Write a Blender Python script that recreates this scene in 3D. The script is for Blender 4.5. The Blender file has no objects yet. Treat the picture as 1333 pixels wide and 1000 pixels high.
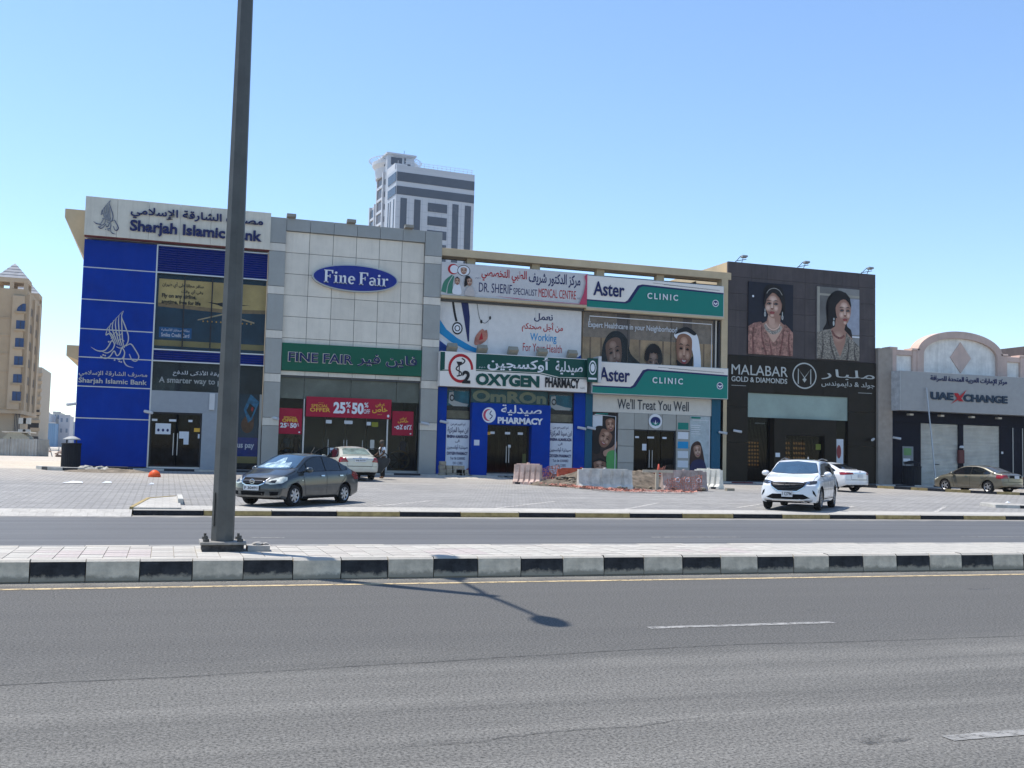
import bpy, bmesh, math, random
from math import radians as R, sin, cos, pi
from mathutils import Vector, Matrix, Euler
from mathutils.bvhtree import BVHTree
from mathutils.geometry import delaunay_2d_cdt
random.seed(7)
S = bpy.context.scene
COL = S.collection

# ------------------------------------------------------------------ camera
PW, PH, FPX = 1333.0, 1000.0, 1366.065
YAW, PITCH, ROLL = 0.317209294, 0.0677592323, 0.0245694642
EYE = Vector((0, 0, 1.815))
_f = Vector((sin(YAW)*cos(PITCH), cos(YAW)*cos(PITCH), sin(PITCH)))
_r = Vector((cos(YAW), -sin(YAW), 0)); _u = _r.cross(_f)
CR = cos(ROLL)*_r + sin(ROLL)*_u
CU = cos(ROLL)*_u - sin(ROLL)*_r
cd = bpy.data.cameras.new('camera'); cam = bpy.data.objects.new('camera', cd); COL.objects.link(cam)
cam.matrix_world = Matrix(((CR.x, CU.x, -_f.x, EYE.x), (CR.y, CU.y, -_f.y, EYE.y), (CR.z, CU.z, -_f.z, EYE.z), (0, 0, 0, 1)))
cd.sensor_width = 36; cd.lens = FPX/PW*36; cd.clip_start = .1; cd.clip_end = 8000
S.camera = cam
# ------------------------------------------------------------------ light
SUN_AZ = Vector((-.686, .727)); SUN_EL = R(65.5)
w = bpy.data.worlds.new('World'); S.world = w; w.use_nodes = True
nt = w.node_tree; bg = nt.nodes['Background']; sk = nt.nodes.new('ShaderNodeTexSky')
sk.sky_type = 'NISHITA'; sk.sun_disc = False; sk.sun_elevation = SUN_EL
sk.sun_rotation = math.atan2(SUN_AZ.x, SUN_AZ.y); sk.air_density = 1.06; sk.dust_density = .1; sk.ozone_density = 5.4; sk.altitude = 0
nt.links.new(sk.outputs[0], bg.inputs[0]); bg.inputs[1].default_value = .15
sd = bpy.data.lights.new('sun', 'SUN'); sd.energy = 4.3; sd.angle = R(.5); sd.color = (1, .96, .89)
so = bpy.data.objects.new('sun', sd); COL.objects.link(so)
sdir = Vector((SUN_AZ.x*cos(SUN_EL), SUN_AZ.y*cos(SUN_EL), sin(SUN_EL)))
so.rotation_euler = sdir.to_track_quat('Z', 'Y').to_euler(); so.location = (0, 0, 60)
S.view_settings.view_transform = 'Standard'; S.view_settings.look = 'None'
S.view_settings.exposure = .52; S.view_settings.gamma = 1; S.view_settings.use_curve_mapping = False
S.cycles.max_bounces = 8; S.cycles.use_denoising = True

# ------------------------------------------------------------------ helpers
def at(px, py, Y):
    """the point seen at a photo pixel on the vertical plane y = Y (metres)"""
    d = CR*((px-PW/2)/FPX) - CU*((py-PH/2)/FPX) + _f
    return EYE + d*(Y/d.y)
def sstep(a, b, x):
    t = min(1, max(0, (x-a)/(b-a))); return t*t*(3-2*t)
def lotz(x, y):
    z = .14 + max(0, min(y, 53)-29.5)*.022*(1-.25*sstep(15, 35, x))
    if y > 53: z += (min(y, 140)-53)*.0035
    return z

MATS = {}
def mat(name, col, rough=.6, metal=0., var=.08, scale=3., bump=0., bscale=40., spec=.22, coat=0., emit=0., streak=0., rnd=.05):
    if name in MATS: return MATS[name]
    m = bpy.data.materials.new(name); MATS[name] = m; m.use_nodes = True
    n = m.node_tree; b = n.nodes['Principled BSDF']
    b.inputs['Roughness'].default_value = rough; b.inputs['Metallic'].default_value = metal
    b.inputs['Specular IOR Level'].default_value = spec; b.inputs['Coat Weight'].default_value = coat
    b.inputs['Coat Roughness'].default_value = .05
    tc = n.nodes.new('ShaderNodeTexCoord')
    if var > 0:
        t = n.nodes.new('ShaderNodeTexNoise'); t.inputs['Scale'].default_value = scale; t.inputs['Detail'].default_value = 6; t.inputs['Roughness'].default_value = .65
        n.links.new(tc.outputs['Object'], t.inputs['Vector'])
        r = n.nodes.new('ShaderNodeValToRGB'); r.color_ramp.elements[0].position = .3; r.color_ramp.elements[1].position = .72
        r.color_ramp.elements[0].color = tuple(max(0, c*(1-var*1.6)) for c in col)+(1,)
        r.color_ramp.elements[1].color = tuple(min(1, c*(1+var)) for c in col)+(1,)
        n.links.new(t.outputs[0], r.inputs[0]); last = r.outputs[0]
        if streak > 0:      # rain and dust runs down the face
            mp = n.nodes.new('ShaderNodeMapping'); mp.inputs['Scale'].default_value = (3.2, 3.2, .22); n.links.new(tc.outputs['Object'], mp.inputs[0]); t5 = n.nodes.new('ShaderNodeTexNoise'); t5.inputs['Scale'].default_value = 1.3; t5.inputs['Detail'].default_value = 8; t5.inputs['Roughness'].default_value = .7; n.links.new(mp.outputs[0], t5.inputs[0])
            m5 = n.nodes.new('ShaderNodeMapRange'); m5.inputs[1].default_value = .48; m5.inputs[2].default_value = .78; m5.inputs[4].default_value = streak; n.links.new(t5.outputs[0], m5.inputs[0]); x5 = n.nodes.new('ShaderNodeMix'); x5.data_type = 'RGBA'; n.links.new(m5.outputs[0], x5.inputs[0]); n.links.new(last, x5.inputs[6]); x5.inputs[7].default_value = tuple(.35*c+.65*q for c, q in zip(col, (.24, .21, .17)))+(1,); last = x5.outputs[2]
        if rnd > 0:         # no two pieces quite the same
            oi = n.nodes.new('ShaderNodeObjectInfo'); m6 = n.nodes.new('ShaderNodeMapRange'); m6.inputs[3].default_value = 1-rnd; m6.inputs[4].default_value = 1+rnd; n.links.new(oi.outputs['Random'], m6.inputs[0]); v6 = n.nodes.new('ShaderNodeVectorMath'); v6.operation = 'SCALE'; n.links.new(last, v6.inputs[0]); n.links.new(m6.outputs[0], v6.inputs['Scale']); last = v6.outputs[0]
        n.links.new(last, b.inputs['Base Color'])
        mr = n.nodes.new('ShaderNodeMapRange'); mr.inputs[3].default_value = max(0, rough-.06); mr.inputs[4].default_value = min(1, rough+.08)
        n.links.new(t.outputs[0], mr.inputs[0]); n.links.new(mr.outputs[0], b.inputs['Roughness'])
    else: b.inputs['Base Color'].default_value = tuple(col)+(1,)
    if bump > 0:
        t2 = n.nodes.new('ShaderNodeTexNoise'); t2.inputs['Scale'].default_value = bscale; t2.inputs['Detail'].default_value = 4
        n.links.new(tc.outputs['Object'], t2.inputs['Vector'])
        bp = n.nodes.new('ShaderNodeBump'); bp.inputs['Strength'].default_value = bump; bp.inputs['Distance'].default_value = .02
        n.links.new(t2.outputs[0], bp.inputs['Height']); n.links.new(bp.outputs[0], b.inputs['Normal'])
    if emit > 0:
        b.inputs['Emission Color'].default_value = tuple(col)+(1,); b.inputs['Emission Strength'].default_value = emit
    return m
def glassmat(name, tint=(.25, .28, .3), extra=.03, rough=.02):
    if name in MATS: return MATS[name]
    m = bpy.data.materials.new(name); MATS[name] = m; m.use_nodes = True; n = m.node_tree; n.nodes.clear()
    o = n.nodes.new('ShaderNodeOutputMaterial'); mx = n.nodes.new('ShaderNodeMixShader'); tr = n.nodes.new('ShaderNodeBsdfTransparent')
    gl = n.nodes.new('ShaderNodeBsdfGlossy'); gl.inputs['Roughness'].default_value = rough; fr = n.nodes.new('ShaderNodeFresnel'); fr.inputs[0].default_value = 1.22
    ad = n.nodes.new('ShaderNodeMath'); ad.operation = 'ADD'; ad.inputs[1].default_value = 0.0; ge = n.nodes.new('ShaderNodeNewGeometry'); fb = n.nodes.new('ShaderNodeMath'); fb.operation = 'SUBTRACT'; fb.inputs[0].default_value = 1; n.links.new(ge.outputs['Backfacing'], fb.inputs[1]); mu = n.nodes.new('ShaderNodeMath'); mu.operation = 'MULTIPLY'
    tr.inputs[0].default_value = tuple(c**.5 for c in tint)+(1,)
    n.links.new(fr.outputs[0], ad.inputs[0]); n.links.new(ad.outputs[0], mu.inputs[0]); n.links.new(fb.outputs[0], mu.inputs[1]); n.links.new(mu.outputs[0], mx.inputs[0]); n.links.new(tr.outputs[0], mx.inputs[1])
    n.links.new(gl.outputs[0], mx.inputs[2]); n.links.new(mx.outputs[0], o.inputs[0]); return m

def link(name, me, m=None, parent=None, smooth=False):
    o = bpy.data.objects.new(name, me); COL.objects.link(o)
    if m is not None and len(me.materials) == 0:
        me.materials.append(m)
    if parent is not None:
        o.parent = parent
        if parent.get('_w'): o.matrix_parent_inverse = Matrix.Translation(-Vector(parent['_w']))
        elif parent.parent is not None and False: pass
    if smooth:
        me.polygons.foreach_set('use_smooth', [True]*len(me.polygons))
    return o
def tag(o, label=None, cat=None, group=None, kind=None):
    if label: o['label'] = label
    if cat: o['category'] = cat
    if group: o['group'] = group
    if kind: o['kind'] = kind
    return o
def thing(name, label, cat, loc=(0, 0, 0), group=None, world=True):
    """Empty at the thing's base; with world=True its children are modelled in world metres"""
    o = bpy.data.objects.new(name, None); COL.objects.link(o); o.location = loc; o.empty_display_size = .2
    if world: o['_w'] = tuple(loc)
    return tag(o, label, cat, group)

class MB:
    def __init__(s): s.v = []; s.f = []; s.mi = []; s.cur = 0
    def add(s, vs, fs):
        b = len(s.v); s.v += [tuple(v) for v in vs]; s.f += [tuple(i+b for i in f) for f in fs]; s.mi += [s.cur]*len(fs); return s
    def box(s, x0, x1, y0, y1, z0, z1):
        v = [(x0, y0, z0), (x1, y0, z0), (x1, y1, z0), (x0, y1, z0), (x0, y0, z1), (x1, y0, z1), (x1, y1, z1), (x0, y1, z1)]
        return s.add(v, [(0, 3, 2, 1), (4, 5, 6, 7), (0, 1, 5, 4), (1, 2, 6, 5), (2, 3, 7, 6), (3, 0, 4, 7)])
    def bbox(s, x0, x1, y0, y1, z0, z1, b):
        """box with its front/top edges chamfered by b"""
        return s.prism([(y0+b, z0), (y1-b, z0), (y1, z0+b), (y1, z1-b), (y1-b, z1), (y0+b, z1), (y0, z1-b), (y0, z0+b)], x0, x1)
    def prism(s, yz, x0, x1):
        n = len(yz)
        return s.add([(x0, y, z) for y, z in yz]+[(x1, y, z) for y, z in yz],
                     [tuple(range(n))[::-1], tuple(range(n, 2*n))]+[(i, (i+1) % n, n+(i+1) % n, n+i) for i in range(n)])
    def prism_y(s, xz, y0, y1):
        n = len(xz)
        return s.add([(x, y0, z) for x, z in xz]+[(x, y1, z) for x, z in xz],
                     [tuple(range(n)), tuple(range(n, 2*n))[::-1]]+[(i, n+i, n+(i+1) % n, (i+1) % n) for i in range(n)])
    def prism_z(s, xy, z0, z1):
        n = len(xy)
        return s.add([(x, y, z0) for x, y in xy]+[(x, y, z1) for x, y in xy],
                     [tuple(range(n))[::-1], tuple(range(n, 2*n))]+[(i, (i+1) % n, n+(i+1) % n, n+i) for i in range(n)])
    def tube(s, pts, r, n=8, caps=True):
        pts = [Vector(p) for p in pts]; rs = r if isinstance(r, (list, tuple)) else [r]*len(pts); b = []
        for i, p in enumerate(pts):
            t = (pts[min(i+1, len(pts)-1)]-pts[max(i-1, 0)]).normalized()
            a = t.orthogonal().normalized() if i == 0 else (a - t*a.dot(t)).normalized(); c = t.cross(a)
            b.append([p+(a*cos(2*pi*k/n)+c*sin(2*pi*k/n))*rs[i] for k in range(n)])
        vs = [q for ring in b for q in ring]; fs = []
        for i in range(len(pts)-1):
            for k in range(n): fs.append((i*n+k, i*n+(k+1) % n, (i+1)*n+(k+1) % n, (i+1)*n+k))
        if caps: fs += [tuple(range(n))[::-1], tuple(range((len(pts)-1)*n, len(pts)*n))]
        return s.add(vs, fs)
    def lathe(s, prof, c=(0, 0, 0), n=24, axis='z', a0=0, cap=True):
        vs = []; fs = []; c = Vector(c)
        for rr, h in prof:
            for k in range(n):
                a = a0+2*pi*k/n
                p = Vector((rr*cos(a), rr*sin(a), h))
                if axis == 'y': p = Vector((p.x, p.z, p.y))
                if axis == 'x': p = Vector((p.z, p.x, p.y))
                vs.append(c+p)
        for i in range(len(prof)-1):
            for k in range(n): fs.append((i*n+k, i*n+(k+1) % n, (i+1)*n+(k+1) % n, (i+1)*n+k))
        if cap: fs += [tuple(range(n))[::-1], tuple(range((len(prof)-1)*n, len(prof)*n))]
        return s.add(vs, fs)
    def rock(s, c, r, sq=.7):
        st = random.random()*6; bm = bmesh.new(); bmesh.ops.create_icosphere(bm, subdivisions=1, radius=1)
        for v in bm.verts: v.co *= random.uniform(.7, 1.15)
        q = Euler((random.random()*6, random.random()*6, st)).to_matrix(); sc = Vector((r*random.uniform(.8, 1.4), r, r*sq))
        vs = [tuple(Vector(c)+Vector(((q@v.co).x*sc.x, (q@v.co).y*sc.y, (q@v.co).z*sc.z))) for v in bm.verts]
        fs = [tuple(v.index for v in f.verts) for f in bm.faces]; bm.free(); return s.add(vs, fs)
    def mesh(s, name, mats=None):
        me = bpy.data.meshes.new(name); me.from_pydata(s.v, [], s.f)
        if mats:
            for m in mats: me.materials.append(m)
            me.polygons.foreach_set('material_index', s.mi)
        me.validate(); bm = bmesh.new(); bm.from_mesh(me); bmesh.ops.recalc_face_normals(bm, faces=bm.faces); bm.to_mesh(me); bm.free(); me.update(); return me
    def build(s, name, m, parent=None, smooth=False):
        if isinstance(m, (list, tuple)): return link(name, s.mesh(name, m), None, parent, smooth)
        return link(name, s.mesh(name), m, parent, smooth)
def box(name, m, parent, x0, x1, y0, y1, z0, z1, bev=0):
    b = MB(); b.bbox(x0, x1, y0, y1, z0, z1, bev) if bev else b.box(x0, x1, y0, y1, z0, z1); return b.build(name, m, parent)

# ---- Arabic joining (visual order, presentation forms)
_AR = dict(zip('آأؤإئابةتثجحخدذرزسشصضطظعغفقكلمنهوىي', [0xFE81, 0xFE83, 0xFE85, 0xFE87, 0xFE89, 0xFE8D, 0xFE8F, 0xFE93, 0xFE95, 0xFE99, 0xFE9D, 0xFEA1, 0xFEA5, 0xFEA9, 0xFEAB, 0xFEAD, 0xFEAF, 0xFEB1, 0xFEB5, 0xFEB9, 0xFEBD, 0xFEC1, 0xFEC5, 0xFEC9, 0xFECD, 0xFED1, 0xFED5, 0xFED9, 0xFEDD, 0xFEE1, 0xFEE5, 0xFEE9, 0xFEED, 0xFEEF, 0xFEF1]))
_NOJOIN = set('آأؤإاةدذرزوى')
_LA = {'آ': 0xFEF5, 'أ': 0xFEF7, 'إ': 0xFEF9, 'ا': 0xFEFB}
def arabic(t):
    out = []; i = 0; n = len(t)
    while i < n:
        c = t[i]
        if c not in _AR: out.append(c); i += 1; continue
        prev = i > 0 and t[i-1] in _AR and t[i-1] not in _NOJOIN
        if c == 'ل' and i+1 < n and t[i+1] in _LA:
            out.append(chr(_LA[t[i+1]]+(1 if prev else 0))); i += 2; continue
        nxt = i+1 < n and t[i+1] in _AR and c not in _NOJOIN
        out.append(chr(_AR[c]+(3 if prev and nxt else 2 if nxt else 1 if prev else 0))); i += 1
    return ''.join(reversed(out))
def text_mesh(body, bold=0., depth=0., res=3, sp=1.):
    if any('\u0600' <= c <= '\u06ff' for c in body): body = arabic(body)
    c = bpy.data.curves.new('lettering', 'FONT'); c.body = body; c.resolution_u = res; c.space_character = sp; c.offset = bold; c.extrude = depth; c.fill_mode = 'BOTH' if depth else 'FRONT'
    o = bpy.data.objects.new('lettering', c); me = bpy.data.meshes.new_from_object(o)
    bpy.data.objects.remove(o); bpy.data.curves.remove(c); return me

class Panel:
    """a flat upright face at depth Y; u runs left to right, v bottom to top"""
    def __init__(s, x0, z0, x1, z1, Y): s.x0, s.z0, s.x1, s.z1, s.Y = x0, z0, x1, z1, Y
    @classmethod
    def px(c, a, b, p, q, Y):
        A = at(a, b, Y); B = at(p, q, Y); return c(A.x, B.z, B.x, A.z, Y)
    def X(s, u): return s.x0+(s.x1-s.x0)*u
    def Z(s, v): return s.z0+(s.z1-s.z0)*v
    def sub(s, u0, v0, u1, v1, dy=0): return Panel(s.X(u0), s.Z(v0), s.X(u1), s.Z(v1), s.Y-dy)
    def board(s, name, m, parent, thick=.06, bev=0): return box(name, m, parent, s.x0, s.x1, s.Y, s.Y+thick, s.z0, s.z1, bev)
    def text(s, body, u0, v0, u1, v1, m, parent, bold=0., depth=.004, dy=.012, name='lettering', shear=0, sp=1.):
        me = text_mesh(body, bold, 0 if depth < .01 else 1., sp=sp)
        xs = [v.co.x for v in me.vertices]; ys = [v.co.y for v in me.vertices]
        if not xs: return None
        ax, bx, ay, by = min(xs), max(xs), min(ys), max(ys); X0, X1, Z0, Z1 = s.X(u0), s.X(u1), s.Z(v0), s.Z(v1)
        for v in me.vertices:
            x, y, z = v.co; ty = (y-ay)/(by-ay)
            v.co = (X0+(X1-X0)*(x-ax)/(bx-ax)+shear*ty*(Z1-Z0), s.Y-dy-((z+1)/2*depth if depth >= .01 else 0), Z0+(Z1-Z0)*ty)
        me.update(); return link(name, me, m, parent)

def spline(pts, n=6, closed=True):
    out = []; N = len(pts)
    for i in range(N if closed else N-1):
        p0, p1, p2, p3 = (pts[(i+k-1) % N] if closed else pts[min(max(i+k-1, 0), N-1)] for k in range(4))
        for j in range(n):
            t = j/n; out.append(tuple(.5*(2*b+(-a+c)*t+(2*a-5*b+4*c-d)*t*t+(-a+3*b-3*c+d)*t**3) for a, b, c, d in zip(p0, p1, p2, p3)))
    if not closed: out.append(tuple(pts[-1]))
    return out
class Art:
    """flat print: many coloured shapes in one mesh, each layer 2 mm in front of the last"""
    def __init__(s, panel, dy=.008, asp=None): s.p = panel; s.mb = MB(); s.mats = []; s.k = 0; s.dy = dy
    def poly(s, pts, m, smooth=False, n=6, clip=True):
        if smooth: pts = spline(pts, n)
        if clip: pts = [(min(1, max(0, a)), min(1, max(0, b))) for a, b in pts]
        if m not in s.mats: s.mats.append(m)
        s.mb.cur = s.mats.index(m); s.k += 1; y = s.p.Y-s.dy-.001*s.k
        s.mb.add([(s.p.X(a), y, s.p.Z(b)) for a, b in pts], [tuple(range(len(pts)))]); return s
    def rect(s, u0, v0, u1, v1, m): return s.poly([(u0, v0), (u1, v0), (u1, v1), (u0, v1)], m)
    def ell(s, cu, cv, ru, rv, m, a=0, n=20):
        asp = (s.p.x1-s.p.x0)/(s.p.z1-s.p.z0)
        pts = []
        for k in range(n):
            x = ru*cos(2*pi*k/n)*asp; y = rv*sin(2*pi*k/n); pts.append((cu+(x*cos(a)-y*sin(a))/asp, cv+x*sin(a)+y*cos(a)))
        return s.poly(pts, m)
    def stroke(s, pts, wd, m, smooth=True, n=6):
        """wd = width in metres (number or list)"""
        if smooth: 
            ws = wd if isinstance(wd, (list, tuple)) else [wd]*len(pts)
            q = spline([(a, b, c) for (a, b), c in zip(pts, ws)], n, False); pts = [(a, b) for a, b, c in q]; ws = [max(.001, c) for a, b, c in q]
        else: ws = wd if isinstance(wd, (list, tuple)) else [wd]*len(pts)
        P = [Vector((s.p.X(a), s.p.Z(b))) for a, b in pts]; L = []; Rr = []
        for i, p in enumerate(P):
            t = P[min(i+1, len(P)-1)]-P[max(i-1, 0)]; t = t.normalized() if t.length else Vector((1, 0)); nn = Vector((-t.y, t.x))*ws[i]/2; L.append(p+nn); Rr.append(p-nn)
        if m not in s.mats: s.mats.append(m)
        s.mb.cur = s.mats.index(m); s.k += 1; y = s.p.Y-s.dy-.001*s.k; k = len(P)
        s.mb.add([(q.x, y, q.y) for q in L+Rr], [(i, i+1, k+i+1, k+i) for i in range(k-1)]); return s
    def soft(s, cu, cv, ru, rv, ca, cb, n=6, a=0):
        """a printed soft tone: nested ovals from colour ca to colour cb"""
        for k in range(n):
            t = k/(n-1); c = tuple(x+(y-x)*t for x, y in zip(ca, cb)); nm = 'print_tone_%02d_%02d_%02d' % tuple(round(q*60) for q in c); s.ell(cu, cv, ru*(1-.8*t), rv*(1-.8*t), mat(nm, c, .5, var=0), a, 16)
        return s
    def build(s, name, parent): return s.mb.build(name, s.mats, parent)
def gnd(px, py, z=None):
    """the ground point under a photo pixel (z=None: the sloping forecourt)"""
    d = CR*((px-PW/2)/FPX) - CU*((py-PH/2)/FPX) + _f
    zz = z if z is not None else .3
    for i in range(30 if z is None else 1):
        P = EYE + d*((zz-EYE.z)/d.z)
        if z is None: zz = .5*zz+.5*lotz(P.x, P.y)
    return P
# ------------------------------------------------------------------ ground materials
def ground_mat(name, c1, c2, fine=90., streak=0., bands=(), spec=.3, rough=.85, bump=.3, paver=None, speck=.35):
    m = bpy.data.materials.new(name); m.use_nodes = True; n = m.node_tree; L = n.links.new; b = n.nodes['Principled BSDF']
    b.inputs['Specular IOR Level'].default_value = spec; b.inputs['Roughness'].default_value = rough
    tc = n.nodes.new('ShaderNodeTexCoord')
    def noise(sc, det=5, vec=None, rgh=.6):
        t = n.nodes.new('ShaderNodeTexNoise'); t.inputs['Scale'].default_value = sc; t.inputs['Detail'].default_value = det; t.inputs['Roughness'].default_value = rgh
        L(vec if vec is not None else tc.outputs['Object'], t.inputs['Vector']); return t.outputs[0]
    def ramp(f, a, bb, ca=(0, 0, 0), cb=(1, 1, 1)):
        r = n.nodes.new('ShaderNodeValToRGB'); e = r.color_ramp.elements; e[0].position = a; e[1].position = bb; e[0].color = tuple(ca)+(1,); e[1].color = tuple(cb)+(1,); L(f, r.inputs[0]); return r.outputs[0]
    def mix(f, a, bb, mode='MIX'):
        x = n.nodes.new('ShaderNodeMix'); x.data_type = 'RGBA'; x.blend_type = mode
        if isinstance(f, float): x.inputs[0].default_value = f
        else: L(f, x.inputs[0])
        for k, q in ((6, a), (7, bb)):
            if isinstance(q, tuple): x.inputs[k].default_value = q+(1,)
            else: L(q, x.inputs[k])
        return x.outputs[2]
    col = ramp(noise(.35, 6), .3, .7, tuple(x*.86 for x in c1), tuple(x*1.08 for x in c2))
    col = mix(.55, col, ramp(noise(6., 6), .25, .75, tuple(x*.8 for x in c1), tuple(min(1, x*1.15) for x in c2)))
    if streak:
        mp = n.nodes.new('ShaderNodeMapping'); mp.inputs['Scale'].default_value = (.03, 1.0, 1); L(tc.outputs['Object'], mp.inputs[0])
        s = noise(1.6, 5, mp.outputs[0]); col = mix(streak, col, ramp(s, .3, .7, tuple(x*.62 for x in c1), tuple(min(1, x*1.3) for x in c2)))
    fv = noise(fine, 3, None, .8)
    sx = n.nodes.new('ShaderNodeSeparateXYZ'); L(tc.outputs['Object'], sx.inputs[0])
    for (axis, lo, hi, cc, amt, ns) in bands:      # worn or dusty strips along the road
        jit = n.nodes.new('ShaderNodeMath'); jit.operation = 'MULTIPLY_ADD'; L(noise(ns, 5), jit.inputs[0]); jit.inputs[1].default_value = (hi-lo)*1.6; L(sx.outputs[axis], jit.inputs[2])
        mr = n.nodes.new('ShaderNodeMapRange'); mr.inputs[1].default_value = lo+(hi-lo)*.8; mr.inputs[2].default_value = hi+(hi-lo)*.8; mr.clamp = True; L(jit.outputs[0], mr.inputs[0])
        mu = n.nodes.new('ShaderNodeMath'); mu.operation = 'MULTIPLY'; L(mr.outputs[0], mu.inputs[0]); mu.inputs[1].default_value = amt
        col = mix(mu.outputs[0], col, cc)
    mp2 = n.nodes.new('ShaderNodeMix'); mp2.data_type = 'RGBA'; mp2.blend_type = 'MULTIPLY'; mp2.inputs[0].default_value = speck*1.6 if speck > .4 else speck
    L(col, mp2.inputs[6]); L(ramp(fv, .34, .60, (.05, .05, .05), (1.3, 1.3, 1.3)), mp2.inputs[7]); col = mp2.outputs[2]
    if paver:
        br = n.nodes.new('ShaderNodeTexBrick'); br.offset = .5; br.inputs['Scale'].default_value = 1; br.inputs['Brick Width'].default_value = paver[0]; br.inputs['Row Height'].default_value = paver[1]
        br.inputs['Mortar Size'].default_value = paver[2]; br.inputs['Color1'].default_value = (1, 1, 1, 1); br.inputs['Color2'].default_value = (.72, .72, .74, 1); br.inputs['Mortar'].default_value = (.42, .4, .38, 1)
        L(tc.outputs['Object'], br.inputs['Vector']); col = mix(paver[3], col, br.outputs[0], 'MULTIPLY')
    L(col, b.inputs['Base Color'])
    if bump:
        bp = n.nodes.new('ShaderNodeBump'); bp.inputs['Strength'].default_value = bump; bp.inputs['Distance'].default_value = .01; L(fv, bp.inputs['Height']); L(bp.outputs[0], b.inputs['Normal'])
    return m
M_ASPH = ground_mat('asphalt_near', (.132, .126, .114), (.180, .170, .152), 42., .6, [(1, 8.6, 9.6, (.106, .101, .093), .85, .8), (1, 14.45, 15.0, (.3, .28, .24), .6, 2.)], spec=.3, bump=1.0, speck=.5)
M_ASPH2 = ground_mat('asphalt_far', (.082, .082, .083), (.112, .111, .109), 30., .6, [(1, 28.4, 29.4, (.42, .38, .32), .7, 1.5)], spec=.45, rough=.7, bump=.3, speck=.25)
M_LOT = ground_mat('interlock_paving', (.26, .252, .24), (.36, .347, .325), 14., .3, [(1, 41, 53, (.50, .44, .36), .65, .22)], paver=(.4, .2, .022, .8), bump=.2, speck=.2)
M_SAND = ground_mat('dusty_ground', (.42, .36, .29), (.56, .49, .40), 5., .3, bump=.2, speck=.2)
M_WALK = ground_mat('pale_concrete_paving', (.40, .375, .335), (.50, .47, .42), 20., 0, paver=(.4, .4, .012, .35), bump=.1, speck=.15)
M_WHITEK = mat('kerb_white_paint', (.52, .50, .45), .7, var=.18, scale=4, bump=.2)
M_BLACKK = mat('kerb_black_paint', (.022, .024, .03), .55, var=.5, scale=5, bump=.2)
M_YELK = mat('kerb_yellow_paint', (.36, .27, .12), .7, var=.25, scale=4, bump=.2)
M_REDK = mat('kerb_red_paint', (.16, .03, .035), .7, var=.2)
M_CONC = mat('concrete', (.36, .34, .31), .85, var=.2, scale=2, bump=.3)

def sheet(name, rects, m, zf, nx=1, ny=1, kind='structure'):
    b = MB()
    for x0, x1, y0, y1 in rects:
        vs = [(x0+(x1-x0)*i/nx, y0+(y1-y0)*j/ny) for j in range(ny+1) for i in range(nx+1)]
        b.add([(x, y, zf(x, y)) for x, y in vs], [(j*(nx+1)+i, j*(nx+1)+i+1, (j+1)*(nx+1)+i+1, (j+1)*(nx+1)+i) for j in range(ny) for i in range(nx)])
    return tag(b.build(name, m), kind=kind)
sheet('ground', [(-3000, 3000, 140, 5000)], M_SAND, lambda x, y: .97)
sheet('ground_behind', [(-3000, 3000, -3000, -60), (-3000, -400, -60, 29.5), (500, 3000, -60, 29.5)], M_LOT, lambda x, y: -.02)
g2 = sheet('dusty_side_ground', [(-400, -4.6, 53, 140), (-4.6, 56, 58, 140), (56, 500, 53, 140)], M_SAND, lambda x, y: lotz(x, y), 8, 8)
sheet('road', [(-400, 500, -60, 15.06)], M_ASPH, lambda x, y: 0)
sheet('far_road', [(-400, 500, 17.35, 29.5)], M_ASPH2, lambda x, y: 0)
b = MB(); xs = [-400, -60, -20, -8, 0, 8, 15, 20, 25, 30, 35, 50, 80, 500]; ys = [29.5, 35, 41, 47, 53]
b.add([(x, y, lotz(x, y)) for y in ys for x in xs], [(j*14+i, j*14+i+1, (j+1)*14+i+1, (j+1)*14+i) for j in range(4) for i in range(13)])
tag(b.build('forecourt_paving', M_LOT), kind='structure')
# ramp edge of the drive, left of the kerb
b = MB(); b.prism([(28.8, -.02), (28.8, .003), (29.48, .142), (29.6, .147), (29.6, -.02)], -120, -.75); tag(b.build('drive_edge', M_WALK), kind='structure')

# road markings
def strip(x0, y0, x1, y1, wd, zf, up=.005, jag=0):
    a = Vector((x0, y0)); c = Vector((x1, y1)); t = (c-a); Ln = t.length; t.normalize(); nn = Vector((-t.y, t.x))*wd/2; k = max(2, int(Ln/.4)); vs = []
    for i in range(k+1):
        p = a+t*Ln*i/k; j1 = random.uniform(-jag, jag); j2 = random.uniform(-jag, jag)
        for q, j in ((p+nn, j1), (p-nn, j2)): vs.append((q.x, q.y+j, zf(q.x, q.y)+up))
    return vs, [(2*i, 2*i+1, 2*i+3, 2*i+2) for i in range(k)]
def worn(name, col, thr):
    m = mat(name, col, .8, var=.15, scale=2); n = m.node_tree; b = n.nodes['Principled BSDF']; t = n.nodes.new('ShaderNodeTexNoise'); t.inputs['Scale'].default_value = 9; t.inputs['Detail'].default_value = 8; t.inputs['Roughness'].default_value = .8
    tc = n.nodes.new('ShaderNodeTexCoord'); n.links.new(tc.outputs['Object'], t.inputs['Vector'])
    r = n.nodes.new('ShaderNodeMapRange'); r.inputs[1].default_value = thr-.07; r.inputs[2].default_value = thr+.07; n.links.new(t.outputs[0], r.inputs[0]); n.links.new(r.outputs[0], b.inputs['Alpha']); return m
W_YEL = worn('worn_yellow_line', (.55, .42, .24), .44); W_WHT = worn('worn_white_line', (.29, .28, .262), .44); W_WHT2 = worn('worn_bay_line', (.52, .49, .45), .46)
def marking(name, segs, wd, m, zf=lambda x, y: 0, jag=0, up=.005):
    b = MB()
    for q in segs: b.add(*strip(*q, wd, zf, up, jag))
    return tag(b.build(name, m), kind='structure')
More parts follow.
